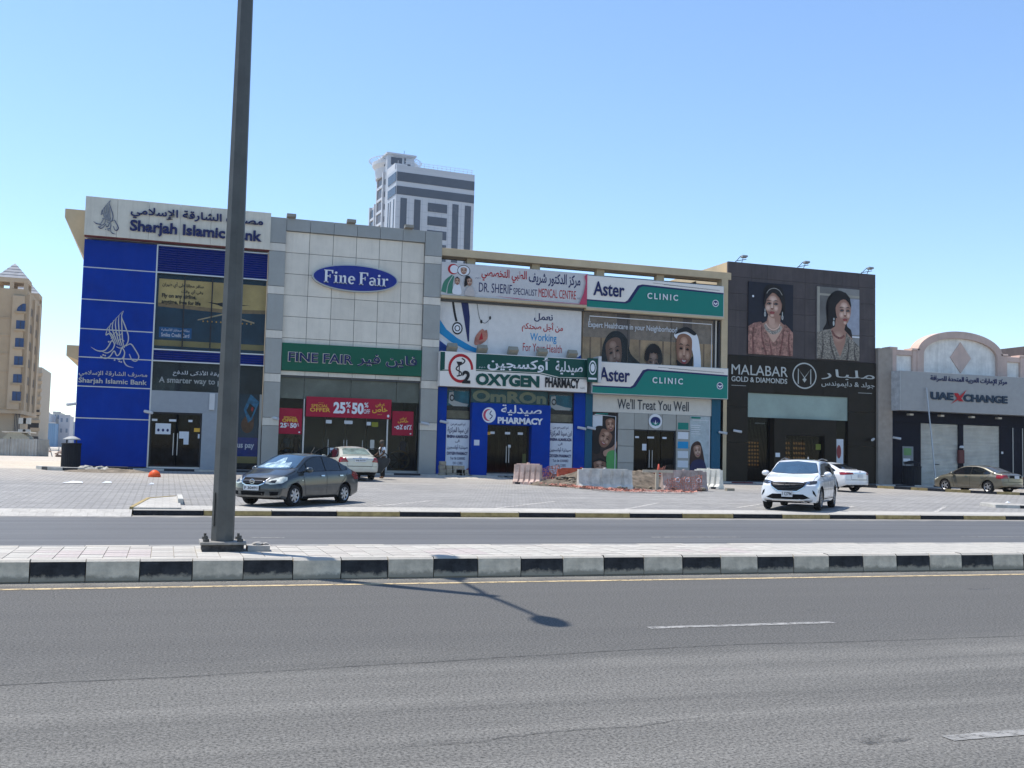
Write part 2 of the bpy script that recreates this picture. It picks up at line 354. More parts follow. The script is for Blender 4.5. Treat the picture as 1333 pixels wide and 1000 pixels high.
marking('yellow_line', [(-60, 14.42, 80, 14.42)], .13, W_YEL, jag=.006)
p1 = gnd(845, 818, 0); p2 = gnd(1086, 811, 0)
marking('lane_dash', [(p1.x, 10.36, p2.x, 10.36)], .12, W_WHT, jag=.008)
marking('lane_dash', [(p1.x-9, 10.36, p1.x-6.4, 10.36)], .12, W_WHT, jag=.008)
p1 = gnd(1233, 962, 0); marking('lane_dash', [(p1.x, 5.86, p1.x+2.4, 5.86)], .13, W_WHT, jag=.01)
for a, c in ((325, 370), (850, 967), (1258, 1400)):
    p1 = gnd(a, 700, 0); p2 = gnd(c, 700, 0); marking('lane_dash', [(p1.x, 22.2, p2.x, 22.2)], .12, W_WHT, jag=.01)
# crack / seam along the road
b = MB(); pts = [(-12, 8.6), (-1.1, 8.8), (1.86, 8.98), (4.95, 9.27), (8.9, 9.2), (16, 9.5)]; q = spline(pts, 60, False); vs = []
off = 0
for i, (x, y) in enumerate(q):
    off = off*.9+random.uniform(-.008, .008); hw = .003+.004*random.random(); vs += [(x, y+off-hw, .004), (x, y+off+hw, .004)]
b.add(vs, [(2*i, 2*i+2, 2*i+3, 2*i+1) for i in range(len(q)-1)]); tag(b.build('road_crack', mat('tar_crack', (.05, .05, .05), .9)), kind='structure')
rc = random.Random(21)
for j, (x0, y0, x1, y1) in enumerate(((1.0, 6.4, 4.2, 6.75),)):
    b = MB(); n_ = 60; vs = []; off = 0
    for i in range(n_+1):
        off = off*.93+rc.uniform(-.02, .02); t_ = i/n_; hw = (.002+.003*rc.random())*math.sin(pi*min(1, max(.05, t_))); L_ = math.hypot(x1-x0, y1-y0); nx, ny = -(y1-y0)/L_, (x1-x0)/L_; cx, cy = x0+(x1-x0)*t_+nx*off, y0+(y1-y0)*t_+ny*off; vs += [(cx+nx*hw, cy+ny*hw, .0045), (cx-nx*hw, cy-ny*hw, .0045)]
    b.add(vs, [(2*i, 2*i+1, 2*i+3, 2*i+2) for i in range(n_)]); tag(b.build('road_crack', MATS['tar_crack']), kind='structure')
OIL = mat('oil_stain', (.06, .058, .055), .6, var=.2); ob = OIL.node_tree; tco = ob.nodes.new('ShaderNodeTexCoord'); tno = ob.nodes.new('ShaderNodeTexNoise'); tno.inputs['Scale'].default_value = 6; tno.inputs['Detail'].default_value = 6; ob.links.new(tco.outputs['Object'], tno.inputs[0]); mro = ob.nodes.new('ShaderNodeMapRange'); mro.inputs[1].default_value = .45; mro.inputs[2].default_value = .7; mro.inputs[4].default_value = .55; ob.links.new(tno.outputs[0], mro.inputs[0]); ob.links.new(mro.outputs[0], ob.nodes['Principled BSDF'].inputs['Alpha'])
for k in range(7):
    x, y = rc.uniform(-1, 13), rc.choice((8.2, 9.4, 11.2, 12.6, 7.0, 5.6, 19.8, 24.5))+rc.gauss(0, .25); r = rc.uniform(.05, .28); b = MB(); b.add([(x+r*1.6*cos(a)*rc.uniform(.7, 1.1), y+r*.7*sin(a)*rc.uniform(.7, 1.1), .003) for a in [2*pi*i/14 for i in range(14)]], [tuple(range(14))]); tag(b.build('road_stain', OIL), kind='structure')
# bay lines on the forecourt
for (a, bb, c, d) in ((480, 660, 572, 651), (635, 663, 722, 653), (810, 664, 857, 655), (960, 661, 988, 657), (1090, 664, 1112, 659), (1217, 667, 1230, 660), (236, 650, 300, 650), (20, 645, 60, 645)):
    p1 = gnd(a, bb); p2 = gnd(c, d); marking('bay_line', [(p1.x, p1.y, p2.x, p2.y)], .13, W_WHT2, lotz, .01, .006)

# ------------------------------------------------------------------ median
med = tag(thing('median', None, None, (0, 15.05, 0)), kind='structure')
def kerb_profile(y0, h, wd=.18, b=.03): return [(y0+.03, -.02), (y0+wd, -.02), (y0+wd, h), (y0+b+.02, h), (y0+.012, h-b), (y0+.004, h*.45), (y0, .02)]
stone_me = []
for k in range(4):
    b = MB(); nx = 7; prof = kerb_profile(0, .3)
    for i in range(nx): pass
    b.prism(prof, .002, .664); me = b.mesh('kerb_stone'); bm = bmesh.new(); bm.from_mesh(me)
    for v in bm.verts: v.co += Vector((random.uniform(-.004, .004), random.uniform(-.004, .004), random.uniform(-.004, .004)))
    bm.to_mesh(me); bm.free(); stone_me.append(me)
dusty = {}
def kerb_mat(name, col, var, h, dirt=(.36, .31, .235), low=-.055):
    m = mat(name, col, .7, var=var, scale=5, bump=.35, bscale=25); n = m.node_tree; L = n.links.new; b = n.nodes['Principled BSDF']; src = b.inputs['Base Color'].links[0].from_socket
    tc = n.nodes.new('ShaderNodeTexCoord'); sx = n.nodes.new('ShaderNodeSeparateXYZ'); L(tc.outputs['Object'], sx.inputs[0])
    t = n.nodes.new('ShaderNodeTexNoise'); t.inputs['Scale'].default_value = 7; t.inputs['Detail'].default_value = 8; t.inputs['Roughness'].default_value = .75
    oi = n.nodes.new('ShaderNodeObjectInfo'); va = n.nodes.new('ShaderNodeVectorMath'); va.operation = 'ADD'; L(tc.outputs['Object'], va.inputs[0]); L(oi.outputs['Location'], va.inputs[1]); L(va.outputs[0], t.inputs['Vector'])
    ma = n.nodes.new('ShaderNodeMath'); ma.operation = 'MULTIPLY_ADD'; L(t.outputs[0], ma.inputs[0]); ma.inputs[1].default_value = -.22; L(sx.outputs[2], ma.inputs[2])
    mr = n.nodes.new('ShaderNodeMapRange'); mr.inputs[1].default_value = low+.05; mr.inputs[2].default_value = low; mr.inputs[3].default_value = 0; mr.inputs[4].default_value = 1; L(ma.outputs[0], mr.inputs[0])
    x = n.nodes.new('ShaderNodeMix'); x.data_type = 'RGBA'; L(mr.outputs[0], x.inputs[0]); L(src, x.inputs[6]); x.inputs[7].default_value = dirt+(1,)
    t3 = n.nodes.new('ShaderNodeTexNoise'); t3.inputs['Scale'].default_value = 22; t3.inputs['Detail'].default_value = 8; t3.inputs['Roughness'].default_value = .8; L(va.outputs[0], t3.inputs['Vector'])
    m3 = n.nodes.new('ShaderNodeMapRange'); m3.inputs[1].default_value = .66; m3.inputs[2].default_value = .70; m3.inputs[4].default_value = .8; L(t3.outputs[0], m3.inputs[0])
    x2 = n.nodes.new('ShaderNodeMix'); x2.data_type = 'RGBA'; L(m3.outputs[0], x2.inputs[0]); L(x.outputs[2], x2.inputs[6]); x2.inputs[7].default_value = (.2, .185, .16, 1)
    # the trodden top is bare, only the road face keeps its paint
    ge = n.nodes.new('ShaderNodeNewGeometry'); sz = n.nodes.new('ShaderNodeSeparateXYZ'); L(ge.outputs['True Normal'], sz.inputs[0]); m4 = n.nodes.new('ShaderNodeMapRange'); m4.inputs[1].default_value = .55; m4.inputs[2].default_value = .75; m4.inputs[4].default_value = .93; L(sz.outputs[2], m4.inputs[0])
    x4 = n.nodes.new('ShaderNodeMix'); x4.data_type = 'RGBA'; L(m4.outputs[0], x4.inputs[0]); L(x2.outputs[2], x4.inputs[6]); x4.inputs[7].default_value = (.44, .405, .35, 1); L(x4.outputs[2], b.inputs['Base Color']); return m
KW = kerb_mat('chipped_white_kerb', (.66, .565, .43), .2, .3); KB = kerb_mat('chipped_black_kerb', (.040, .040, .042), .45, .3)
x0k = -1.46*1.1; PIT = .676
for i in range(-14, 46):
    x = x0k+i*PIT
    me = random.choice(stone_me).copy(); o = link('kerb_stone', me, KB if i % 2 == 0 else KW, med); o.location = (x+.008, 15.05+random.uniform(-.004, .004), random.uniform(-.004, .004)); o.matrix_parent_inverse = Matrix.Translation((0, -15.05, 0))
b = MB(); b.prism(kerb_profile(0, .3), -200, x0k-14*PIT); b.prism(kerb_profile(0, .3), x0k+46*PIT, 300); o = b.build('kerb_beyond', M_CONC, med); o['kind'] = 'stuff'; o.location = (0, 15.05, 0); o.matrix_parent_inverse = Matrix.Translation((0, -15.05, 0))
# back kerb of the median
for i in range(-10, 34):
    x = -2+i*.92; o = box('back_kerb', KW if i % 2 else M_CONC, med, x, x+.91, 17.2, 17.36, -.02, .286+random.uniform(-.003, .003), .01)
# slabs of the median
PV = [mat('median_paver_cream', (.44, .41, .36), .8, var=.12, scale=6, bump=.2), mat('median_paver_sand', (.41, .375, .33), .8, var=.12, scale=6, bump=.2), mat('median_paver_pink', (.42, .365, .335), .8, var=.12, scale=6, bump=.2)]
pm = []
for k in range(3):
    b = MB(); t = .003; s = .305
    b.add([(0, 0, 0), (s, 0, 0), (s, s, 0), (0, s, 0), (t, t, .05), (s-t, t, .05), (s-t, s-t, .05), (t, s-t, .05)], [(4, 5, 6, 7), (0, 1, 5, 4), (1, 2, 6, 5), (2, 3, 7, 6), (3, 0, 4, 7)]); me = b.mesh('paver'); me.materials.append(PV[k]); pm.append(me)
rest = MB(); cnt = 0; 
for i in range(-20, 110):
    for j in range(6):
        x = -2.6+i*.31; y = 15.25+j*.318
        pink = (-1.9 < x < -.2 or 3.6 < x < 4.8 or 8 < x < 9.3) and j in (1, 2, 3)
        if -8 <= i <= 41:
            o = bpy.data.objects.new('paver', pm[2 if pink and random.random() < .7 else random.choice((0, 0, 1))]); COL.objects.link(o); o.parent = med; o.matrix_parent_inverse = Matrix.Translation((0, -15.05, 0))
            o.location = (x, y, .236+random.uniform(-.002, .002)); cnt += 1
        else: rest.box(x, x+.298, y, y+.3, .23, .286)
o = rest.build('paver_field', PV[0], med); o['kind'] = 'stuff'
box('median_fill', mat('sandy_joint', (.33, .30, .25), .9, var=.15), med, -200, 300, 15.2, 17.25, -.02, .275)

# ------------------------------------------------------------------ far kerb
fk = tag(thing('far_kerb', None, None, (0, 29.4, 0)), kind='structure')
x = -.72; i = 0; FB_ = kerb_mat('far_black_kerb', (.022, .022, .026), .45, .1, low=-.16); FY_ = kerb_mat('far_yellow_kerb', (.42, .30, .12), .25, .1, low=-.16)
while x < 62:
    Ln = 1.78; b = MB(); b.prism(kerb_profile(29.36, .155+random.uniform(-.004, .004), .2, .02), x+.008, x+Ln-.008); b.build('kerb_stone', FB_ if i % 2 == 0 else FY_, fk); x += Ln; i += 1
b = MB(); b.prism([(29.56, .0), (30.9, .1), (30.9, lotz(0, 30.9)+.012), (29.56, .158)], -.6, 62); b.build('kerb_walk', M_WALK, fk)
# small raised island at the drive
isl = tag(thing('traffic_island', None, None, (0, 31, .14)), kind='structure')
poly = [(-.72, 29.58), (-.62, 30.6), (-.35, 33.2), (.38, 34.2), (.48, 34.2), (.48, 29.58)]
b = MB(); vs = [(x, y, lotz(x, y)-.05) for x, y in poly]+[(x, y, lotz(x, y)+.055) for x, y in poly]; n6 = len(poly)
b.add(vs, [tuple(range(n6))[::-1], tuple(range(n6, 2*n6))]+[(k, (k+1) % n6, n6+(k+1) % n6, n6+k) for k in range(n6)]); b.build('island_slab', M_WALK, isl)
b = MB()
for a, c in zip(poly[:3], poly[1:4]):
    A = Vector(a); C2 = Vector(c); t = (C2-A).normalized(); nn = Vector((-t.y, t.x))*.1
    q = [A, C2, C2+nn, A+nn]; z0 = lotz(*A)+.07; z1 = lotz(*C2)+.07
    b.add([(p.x, p.y, -.0) for p in q]+[(q[0].x, q[0].y, z0), (q[1].x, q[1].y, z1), (q[2].x, q[2].y, z1), (q[3].x, q[3].y, z0)], [(4, 5, 6, 7), (0, 1, 5, 4), (1, 2, 6, 5), (2, 3, 7, 6), (3, 0, 4, 7)])
b.build('island_edge', M_YELK, isl)
box('end_kerb', M_WHITEK, isl, .42, .56, 31.4, 34.1, .1, .36, .015)

# ------------------------------------------------------------------ shop pavement
pav = tag(thing('shop_pavement', None, None, (0, 53.2, .6)), kind='structure')
def pave_z(x): return .745-.15*sstep(8, 34, x)
M_PAV = ground_mat('shop_walk', (.26, .25, .24), (.33, .32, .30), 20., 0, paver=(.4, .4, .01, .5), bump=.1)
x = -4.2; i = 0
xe = [-4.6, 0, 4, 8, 12, 16, 20, 24, 28, 32, 36, 44, 60]
b = MB(); b.add([(q, y, pave_z(q)) for y in (53.36, 58.3) for q in xe], [(k, k+1, 13+k+1, 13+k) for k in range(12)]); b.build('walk_surface', M_PAV, pav)
i = 0
while x < 56:
    z = pave_z(x+.6); c = (KB if 0 else M_BLACKK) if i % 2 else M_WHITEK
    if 29 < x < 39 and i % 2: c = M_REDK
    box('kerb_stone', c, pav, x+.006, x+1.394, 53.18, 53.38, z-.35, z+.004, .015); x += 1.4; i += 1
# ------------------------------------------------------------------ street lamp
PX0 = at(289.5, 705, 16.45).x
M_POLE = mat('galvanised_steel', (.122, .119, .108), .55, .35, var=.14, scale=2.5, bump=.1)
M_STEELD = mat('dark_bolt_steel', (.10, .095, .085), .6, .4, var=.3)
M_GREY = mat('grey_lamp_body', (.3, .3, .3), .5, .3)
lamp = thing('street_lamp', 'tall grey eight-sided double-arm street lamp standing on the median kerb', 'street lamp', (PX0, 16.45, .28))
b = MB(); prof = [(.172, .42), (.168, 1.2), (.142, 5), (.118, 9), (.108, 10.25), (.0, 10.27)]; b.lathe(prof[:-1], (PX0, 16.45, 0), 8, a0=R(10)); b.build('pole', M_POLE, lamp)
b = MB(); b.bbox(PX0-.33, PX0+.33, 16.17, 16.76, .385, .43, .008); b.build('base_plate', mat('base_plate_steel', (.30, .28, .25), .6, .3, var=.25, scale=6), lamp)
box('grout_pad', mat('broken_grout', (.07, .065, .06), .9, var=.5, scale=9, bump=.5), lamp, PX0-.3, PX0+.3, 16.2, 16.74, .28, .384)
for sx_ in (-1, 1):
    for sy_ in (-1, 1):
        b = MB(); c = (PX0+sx_*.245, 16.46+sy_*.225, 0); b.lathe([(.045, .43), (.045, .47)], c, 6); b.lathe([(.02, .47), (.02, .52)], c, 8); b.build('anchor_bolt', M_STEELD, lamp)
box('access_door', mat('pole_door_steel', (.12, .113, .1), .5, .3, var=.1), lamp, PX0-.15, PX0-.145+.006, 16.35, 16.52, .65, 1.15)
for s in (-1, 1):
    b = MB(); b.tube([(PX0, 16.45, 10.05), (PX0, 16.45+s*.5, 10.2), (PX0, 16.45+s*1.75, 10.3)], [.05, .045, .035], 8); arm = b.build('arm', M_POLE, lamp)
    b = MB(); rings = []
    prof = [(.0, .05), (.08, .1), (.2, .17), (.5, .19), (.72, .13), (.8, .03)]
    for d, hw in prof:
        for k in range(10):
            a = 2*pi*k/10; rings.append((PX0+cos(a)*hw, 16.45+s*(1.65+d), 10.31+sin(a)*hw*(.3 if sin(a) < 0 else .55)))
    b.add(rings, [(i*10+k, i*10+(k+1) % 10, (i+1)*10+(k+1) % 10, (i+1)*10+k) for i in range(5) for k in range(10)]+[tuple(range(10)), tuple(range(50, 60))]); b.build('lamp_head', M_GREY, lamp, True)
# broken concrete lump beside the foot
b = MB(); b.prism_z([(PX0+.36, 16.22), (PX0+.68, 16.2), (PX0+.7, 16.5), (PX0+.5, 16.6), (PX0+.35, 16.5)], .27, .37); b.rock((PX0+.5, 16.35, .39), .1, .4); b.rock((PX0+.62, 16.4, .38), .07, .4)
tag(b.build('concrete_chunk', M_CONC), 'broken grey concrete slab lying beside the street lamp foot on the median', 'rubble')

# ------------------------------------------------------------------ shared facade materials
F = 55.0
BLUE = mat('blue_cladding', (.0, .034, .29), .45, 0., var=.14, scale=.8, streak=.03, spec=.06)
BLUE2 = mat('pharmacy_blue', (.0, .042, .31), .42, 0., var=.12, scale=1, spec=.06)
TEAL = mat('teal_cladding', (.003, .085, .15), .4, 0., var=.05)
OFFW = mat('offwhite_cladding', (0.672, 0.625, 0.522), .45, 0., var=.07, scale=1.2, streak=.45)
GREYC = mat('grey_cladding', (0.326, 0.32, 0.3), .35, .25, var=.07, scale=1, streak=.25)
GREYL = mat('light_grey_cladding', (0.651, 0.596, 0.513), .4, .1, var=.07, scale=1, streak=.4)
TILE = mat('offwhite_tile', (0.714, 0.65, 0.548), .4, .0, var=.06, scale=1.1, streak=.3)
STEEL = mat('aluminium_trim', (.5, .5, .5), .35, .6, var=.05)
DARKF = mat('dark_frame', (.03, .03, .035), .4, .3, var=.1)
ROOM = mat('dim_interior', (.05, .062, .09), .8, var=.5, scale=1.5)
BEIGE = mat('beige_render', (.56, .44, .28), .85, var=.1, scale=.7, bump=.2, bscale=10)
BEIGE2 = mat('dusty_beige_wall', (.44, .39, .31), .85, var=.12, scale=.6, bump=.2)
JOINT = mat('joint_dark_grey', (.09, .095, .1), .8, var=.1)  # dark grey backing that shows in the panel joints
GLASS = glassmat('shop_glass', (.42, .47, .5), .02)
DGLASS = glassmat('dark_tinted_glass', (.13, .15, .17), .03)
WHITE = mat('white_sign_face', (0.798, 0.739, 0.67), .35, var=.03, scale=.6)
NAVY = mat('navy_letters', (.008, .014, .09), .35, var=0)
BLACK = mat('black_print', (.012, .012, .014), .45, var=0)
SILV = mat('silver_letters', (.42, .42, .41), .35, .4, var=.04)
WHT = mat('white_print', (.72, .73, .75), .45, var=0)
GREEN = mat('green_sign_face', (.0, .095, .052), .35, var=.05, scale=.6)
TGRN = mat('teal_green_sign', (.0, .19, .15), .35, var=.04, scale=.6)
RED = mat('red_print', (.42, .012, .02), .5, var=0)
CRIM = mat('crimson_banner', (.36, .008, .035), .5, var=.05)
YEL = mat('yellow_print', (.72, .40, .05), .5, var=0)
PAPER = mat('white_paper', (.66, .68, .71), .6, var=.03)
NIGHT = mat('night_teal_print', (.012, .045, .075), .4, var=.3, scale=.8)
GOLDP = mat('dull_gold_print', (.30, .235, .085), .5, var=.2, scale=.5)
CAMM = mat('camera_white_plastic', (.6, .6, .6), .4, var=.05)

def rpx(name, m, parent, a, b_, c, d, Y=F, thick=.25, bev=.0): return Panel.px(a, b_, c, d, Y).board(name, m, parent, thick, bev)
def pane(name, p, m, parent, th=.02): return box(name, m, parent, p.x0, p.x1, p.Y, p.Y+th, p.z0, p.z1)
def frame(p, wd, dp, m, parent, name='frame'):
    b = MB(); b.box(p.x0, p.x1, p.Y-dp, p.Y+.01, p.z1-wd, p.z1); b.box(p.x0, p.x1, p.Y-dp, p.Y+.01, p.z0, p.z0+wd)
    b.box(p.x0, p.x0+wd, p.Y-dp+.002, p.Y+.008, p.z0+wd, p.z1-wd); b.box(p.x1-wd, p.x1, p.Y-dp+.002, p.Y+.008, p.z0+wd, p.z1-wd); return b.build(name, m, parent)
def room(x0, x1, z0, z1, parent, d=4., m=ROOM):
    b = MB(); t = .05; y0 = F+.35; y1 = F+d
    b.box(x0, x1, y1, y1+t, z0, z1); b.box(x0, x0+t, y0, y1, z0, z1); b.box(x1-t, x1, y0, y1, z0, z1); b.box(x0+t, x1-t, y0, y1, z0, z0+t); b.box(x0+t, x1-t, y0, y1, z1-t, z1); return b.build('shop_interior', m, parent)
def cctv(px, py, where, Y=F, side=1):
    p = at(px, py, Y); t = thing('security_camera', 'small white security camera '+where, 'camera', (p.x, Y, p.z), 'cameras on the shop fronts')
    b = MB(); b.tube([(p.x, Y, p.z), (p.x, Y-.16, p.z)], .03, 6); b.build('bracket', CAMM, t)
    b = MB(); b.tube([(p.x-side*.06, Y-.1, p.z+.02), (p.x+side*.3, Y-.42, p.z-.06)], .075, 8); b.build('camera_body', CAMM, t)
def flood(px, py, label, Y=F-.3, m=None, wd=.5, arm=True, group='floodlights on the roof edges', z=None):
    p = at(px, py, Y)
    if z is not None: p.z = z-.06
    t = thing('floodlight', label, 'floodlight', (p.x, Y, p.z), group)
    b = MB(); b.tube([(p.x, Y+.35, p.z-.1), (p.x, Y+.1, p.z+.18), (p.x, Y-.05, p.z+.2)], .03, 6); b.build('bracket', DARKF, t)
    b = MB(); b.prism([(Y-.3, p.z+.10), (Y+.0, p.z+.06), (Y+.02, p.z+.22), (Y-.28, p.z+.26)], p.x-wd/2*.85, p.x+wd/2*.85); b.build('lamp_housing', m or GREYL, t)

# ------------------------------------------------------------------ bank
XL = at(103, 400, F).x; XFL = at(349, 400, F).x
bank = thing('bank_building', 'blue bank building with white fascia at the left end of the shop row', 'building', (XL, F, .6))
LX = -4.2; RX = 4.62
Fp = Panel.px(112, 255, 350, 279.5, F-.35); ztop = Fp.z1
zfb = at(110, 307, F-.35).z
box('building_mass', BEIGE2, bank, LX+.1, RX, 59, 74, .4, ztop-.35)
box('side_wall', BEIGE2, bank, LX+.1, LX+.35, F+.3, 59, .4, ztop-.3)
box('fascia_back', OFFW, bank, LX+.02, RX, F, F+.6, zfb, ztop-.03)
# blue panels
seams = [310, 347, 389, 427.5, 464.5, 502.5, 544, 607]
zs = [at(105, y, F).z for y in seams]; XB = at(201, 420, F).x
for i in range(7): box('blue_panel', BLUE, bank, LX, XB-.05, F, F+.3, zs[i+1]+.025, zs[i]-.025, .004)
for i in range(1, 7): box('silver_strip', STEEL, bank, LX, XB-.05, F-.012, F+.2, zs[i]-.022, zs[i]+.022)
box('corner_strip', STEEL, bank, XB-.048, XB+.02, F-.03, F+.3, .6, zs[0])
# louvre bands
M_LV = mat('violet_blue_slats', (.018, .03, .24), .5, .1, var=.2, scale=3)
def louvre(z0, z1, name='louvre_band'):
    box('louvre_back', BLUE, bank, XB+.02, RX, F+.1, F+.3, z0, z1)
    n = int((z1-z0)/.11); b = MB()
    for i in range(n):
        z = z0+(i+.5)*(z1-z0)/n
        for k in range(6):
            xa = XB+.05+(RX-XB-.05)*k/6; xb = XB+.03+(RX-XB-.05)*(k+1)/6; b.prism([(F-.02, z-.035), (F+.08, z+.0), (F+.08, z+.035), (F-.015, z+.0)], xa, xb)
    o = b.build('louvre_slat', M_LV, bank); o['kind'] = 'stuff'
    for z in (z0, z1): box('louvre_rail', STEEL, bank, XB+.021, RX, F-.06, F+.09, z-.03, z+.03)
zl1, zl0 = at(206, 319, F).z, at(206, 354.5, F).z
louvre(zl0, zl1); zm1, zm0 = at(201, 454.5, F).z, at(201, 469.5, F).z; louvre(zm0, zm1)
# upper window print
UW = Panel(XB+.02, zm1, RX, zl0, F+.2)
box('window_recess', NIGHT, bank, UW.x0, UW.x1, F+.26, F+.36, UW.z0, UW.z1)
A = Art(UW, -.04)
A.rect(0, 0, 1, .92, NIGHT); CRM = mat('cream_sky_print', (.60, .43, .16), .5, var=.25, scale=.35)
A.poly([(.02, .565), (.02, .93), (1, .93), (1, .55), (.6, .53), (.3, .55)], CRM); A.poly([(.02, .565), (.3, .55), (.6, .53), (1, .55), (1, .60), (.6, .58), (.3, .6), (.02, .615)], mat('cream_dusk_print', (.30, .20, .09), .5, var=.2))
A.poly([(0, .055), (1, .055), (1, .13), (0, .13)], GOLDP)
A.rect(.04, .16, .33, .30, mat('card_blue_print', (.01, .10, .26), .5, var=.1))
A.poly([(.45, .665), (.55, .655), (.60, .67), (.615, .70), (.63, .67), (.70, .65), (.86, .655), (.72, .63), (.63, .625), (.60, .61), (.56, .63)], BLACK)
A.poly([(.38, .425), (.60, .52), (.64, .52), (.90, .43), (.90, .41), (.64, .50), (.60, .50), (.38, .41)], mat('lit_print', (.45, .36, .2), .5, var=.1))
for k in range(12): A.ell(.43+.04*k, .405, .006, .01, YEL)
A.build('window_print', bank)
zA = UW.Y+.0
UW.text('سافر مجانا على أي طيران', .05, .815, .42, .895, BLACK, bank, .02, dy=-.01); UW.text('وفي أي وقت', .22, .745, .42, .81, BLACK, bank, .02, dy=-.01)
UW.text('Fly on any airline,', .05, .67, .36, .74, BLACK, bank, .03, dy=-.01); UW.text('anytime, free for life', .05, .59, .40, .66, BLACK, bank, .03, dy=-.01)
UW.text('بطاقة سمايلز الائتمانية', .06, .24, .31, .285, WHT, bank, .01, dy=-.01); UW.text('Smiles Credit Card', .06, .175, .31, .225, WHT, bank, .015, dy=-.01)
for k in range(1, 4):
    xx = UW.X(k/4); box('mullion', DARKF, bank, xx-.03, xx+.03, F+.09, F+.14, UW.z0, UW.z1)
pane('window_glass', Panel(UW.x0, UW.z0, UW.x1, UW.z1, F+.1), glassmat('print_glass', (.80, .82, .84), .02), bank)
# lower window
zg = .72; LW0 = at(199, 508, F).z
LWp = Panel(XB+.02, LW0, RX, zm0, F+.2); box('window_recess', NIGHT, bank, LWp.x0, LWp.x1, F+.24, F+.34, LWp.z0, LWp.z1)
A = Art(LWp, -.03); A.rect(0, 0, 1, 1, mat('dark_photo_print', (.018, .028, .034), .5, var=.6, scale=.6)); A.rect(.0, .0, .2, .45, mat('dim_green_print', (.035, .05, .05), .5, var=.4)); A.build('window_print', bank)
LWp.text('الطريقة الأذكى للدفع', .18, .52, .70, .74, WHT, bank, .01, dy=.01); LWp.text('A smarter way to pay', .06, .22, .68, .48, SILV, bank, .02, dy=.01)
EX0 = XB+.02; EX1 = at(302, 560, F).x; DX1 = at(262, 570, F).x; DZ = at(196, 536, F).z
EG = mat('entrance_grey_panel', (.30, .32, .345), .4, .1, var=.05)
box('entrance_head', EG, bank, EX0, EX1, F-.02, F+.3, DZ+.002, LW0)
box('entrance_side', EG, bank, DX1, EX1, F-.02, F+.3, zg, DZ)
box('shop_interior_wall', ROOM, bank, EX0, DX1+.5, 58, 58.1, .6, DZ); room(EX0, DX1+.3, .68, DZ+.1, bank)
DP = Panel(EX0+.02, zg+.1, DX1-.02, DZ-.02, F+.12); 
pane('door_glass', Panel(DP.x0, DP.z0, DP.X(.5)-.01, DP.z1, F+.12), GLASS, bank); pane('door_glass', Panel(DP.X(.5)+.01, DP.z0, DP.x1, DP.z1, F+.12), GLASS, bank); frame(DP, .06, .06, DARKF, bank, 'door_frame')
for u in (.46, .54): b = MB(); b.tube([(DP.X(u), F+.02, 1.4), (DP.X(u), F+.02, 2.5)], .022, 6); b.build('door_handle', STEEL, bank)
b = MB(); b.box(DP.x0, DP.x1, F+.05, F+.1, zg, zg+.1); b.build('door_sill', STEEL, bank)
for i, (u0, v0, u1, v1, m) in enumerate([(.1, .60, .40, .80, PAPER), (.57, .53, .66, .66, PAPER), (.66, .42, .76, .66, PAPER), (.86, .66, .98, .73, YEL), (.02, .84, .13, .88, PAPER), (.36, .84, .50, .88, PAPER), (.74, .84, .82, .88, PAPER), (.94, .54, .99, .62, PAPER)]):
    q = DP.sub(u0, v0, u1, v1, .03); q.board('notice', m, bank, .006)
    if i == 0:
        for k in range(3): Art(q.sub(.1+.3*k, .2, .3+.3*k, .55), .004).ell(.5, .5, .4, .4, NAVY).build('notice_print', bank)
# tall pay window
PWp = Panel(EX1, zg+.05, RX-.12, LW0, F+.2); box('window_recess', NIGHT, bank, PWp.x0, PWp.x1, F+.24, F+.34, PWp.z0, PWp.z1)
A = Art(PWp, -.03); A.rect(0, 0, 1, 1, NIGHT); A.rect(0, .17, 1, .42, mat('deep_blue_print', (.01, .035, .2), .45, var=.1)); A.rect(0, .08, 1, .17, GOLDP); A.rect(0, 0, 1, .08, BLACK)
SKN = mat('hand_print', (.12, .055, .03), .5, var=.3)
A.poly([(.35, .62), (.55, .72), (.8, .74), (.8, .55), (.6, .48), (.4, .52)], SKN, True)
A.poly([(.42, .80), (.66, 1), (1.0, .9), (.74, .66), (.6, .62)], mat('card_cyan_print', (.02, .20, .36), .4, var=.5, scale=2)); A.poly([(.52, .78), (.64, .88), (.85, .82), (.70, .68)], BLACK); A.ell(.74, .8, .04, .03, RED)
A.build('window_print', bank); PWp.text('plus pay', .05, .26, .86, .36, WHT, bank, .02, dy=.01)
for p_ in (LWp, PWp): pane('window_glass', Panel(p_.x0, p_.z0, p_.x1, p_.z1, F+.1), glassmat('print_glass'), bank)
box('wall_base', GREYC, bank, LX, RX, F-.03, F+.3, .4, zg)
box('end_pier', GREYC, bank, RX-.12, RX, F, F+.3, zg, LW0)
# little hanging light box
q = Panel.px(273, 512, 279, 534, F-.1); q.board('light_box', CAMM, bank, .12, .01)
# wedge cornices on the left flank
for (a, b1_, b2_, xr) in (((85, 271.5), (85.5, 283), (110, 346), 111), ((87, 449), (87.5, 463), (100, 471), 101)):
    Yc = F+1.2; p0 = at(*a, Yc); p1_ = at(*b1_, Yc); p2_ = at(*b2_, Yc); b = MB()
    b.prism_y([(p0.x, p1_.z), (p0.x, p0.z), (LX+.15, p0.z), (LX+.15, p2_.z)], Yc, 73); b.build('side_cornice', BEIGE, bank)
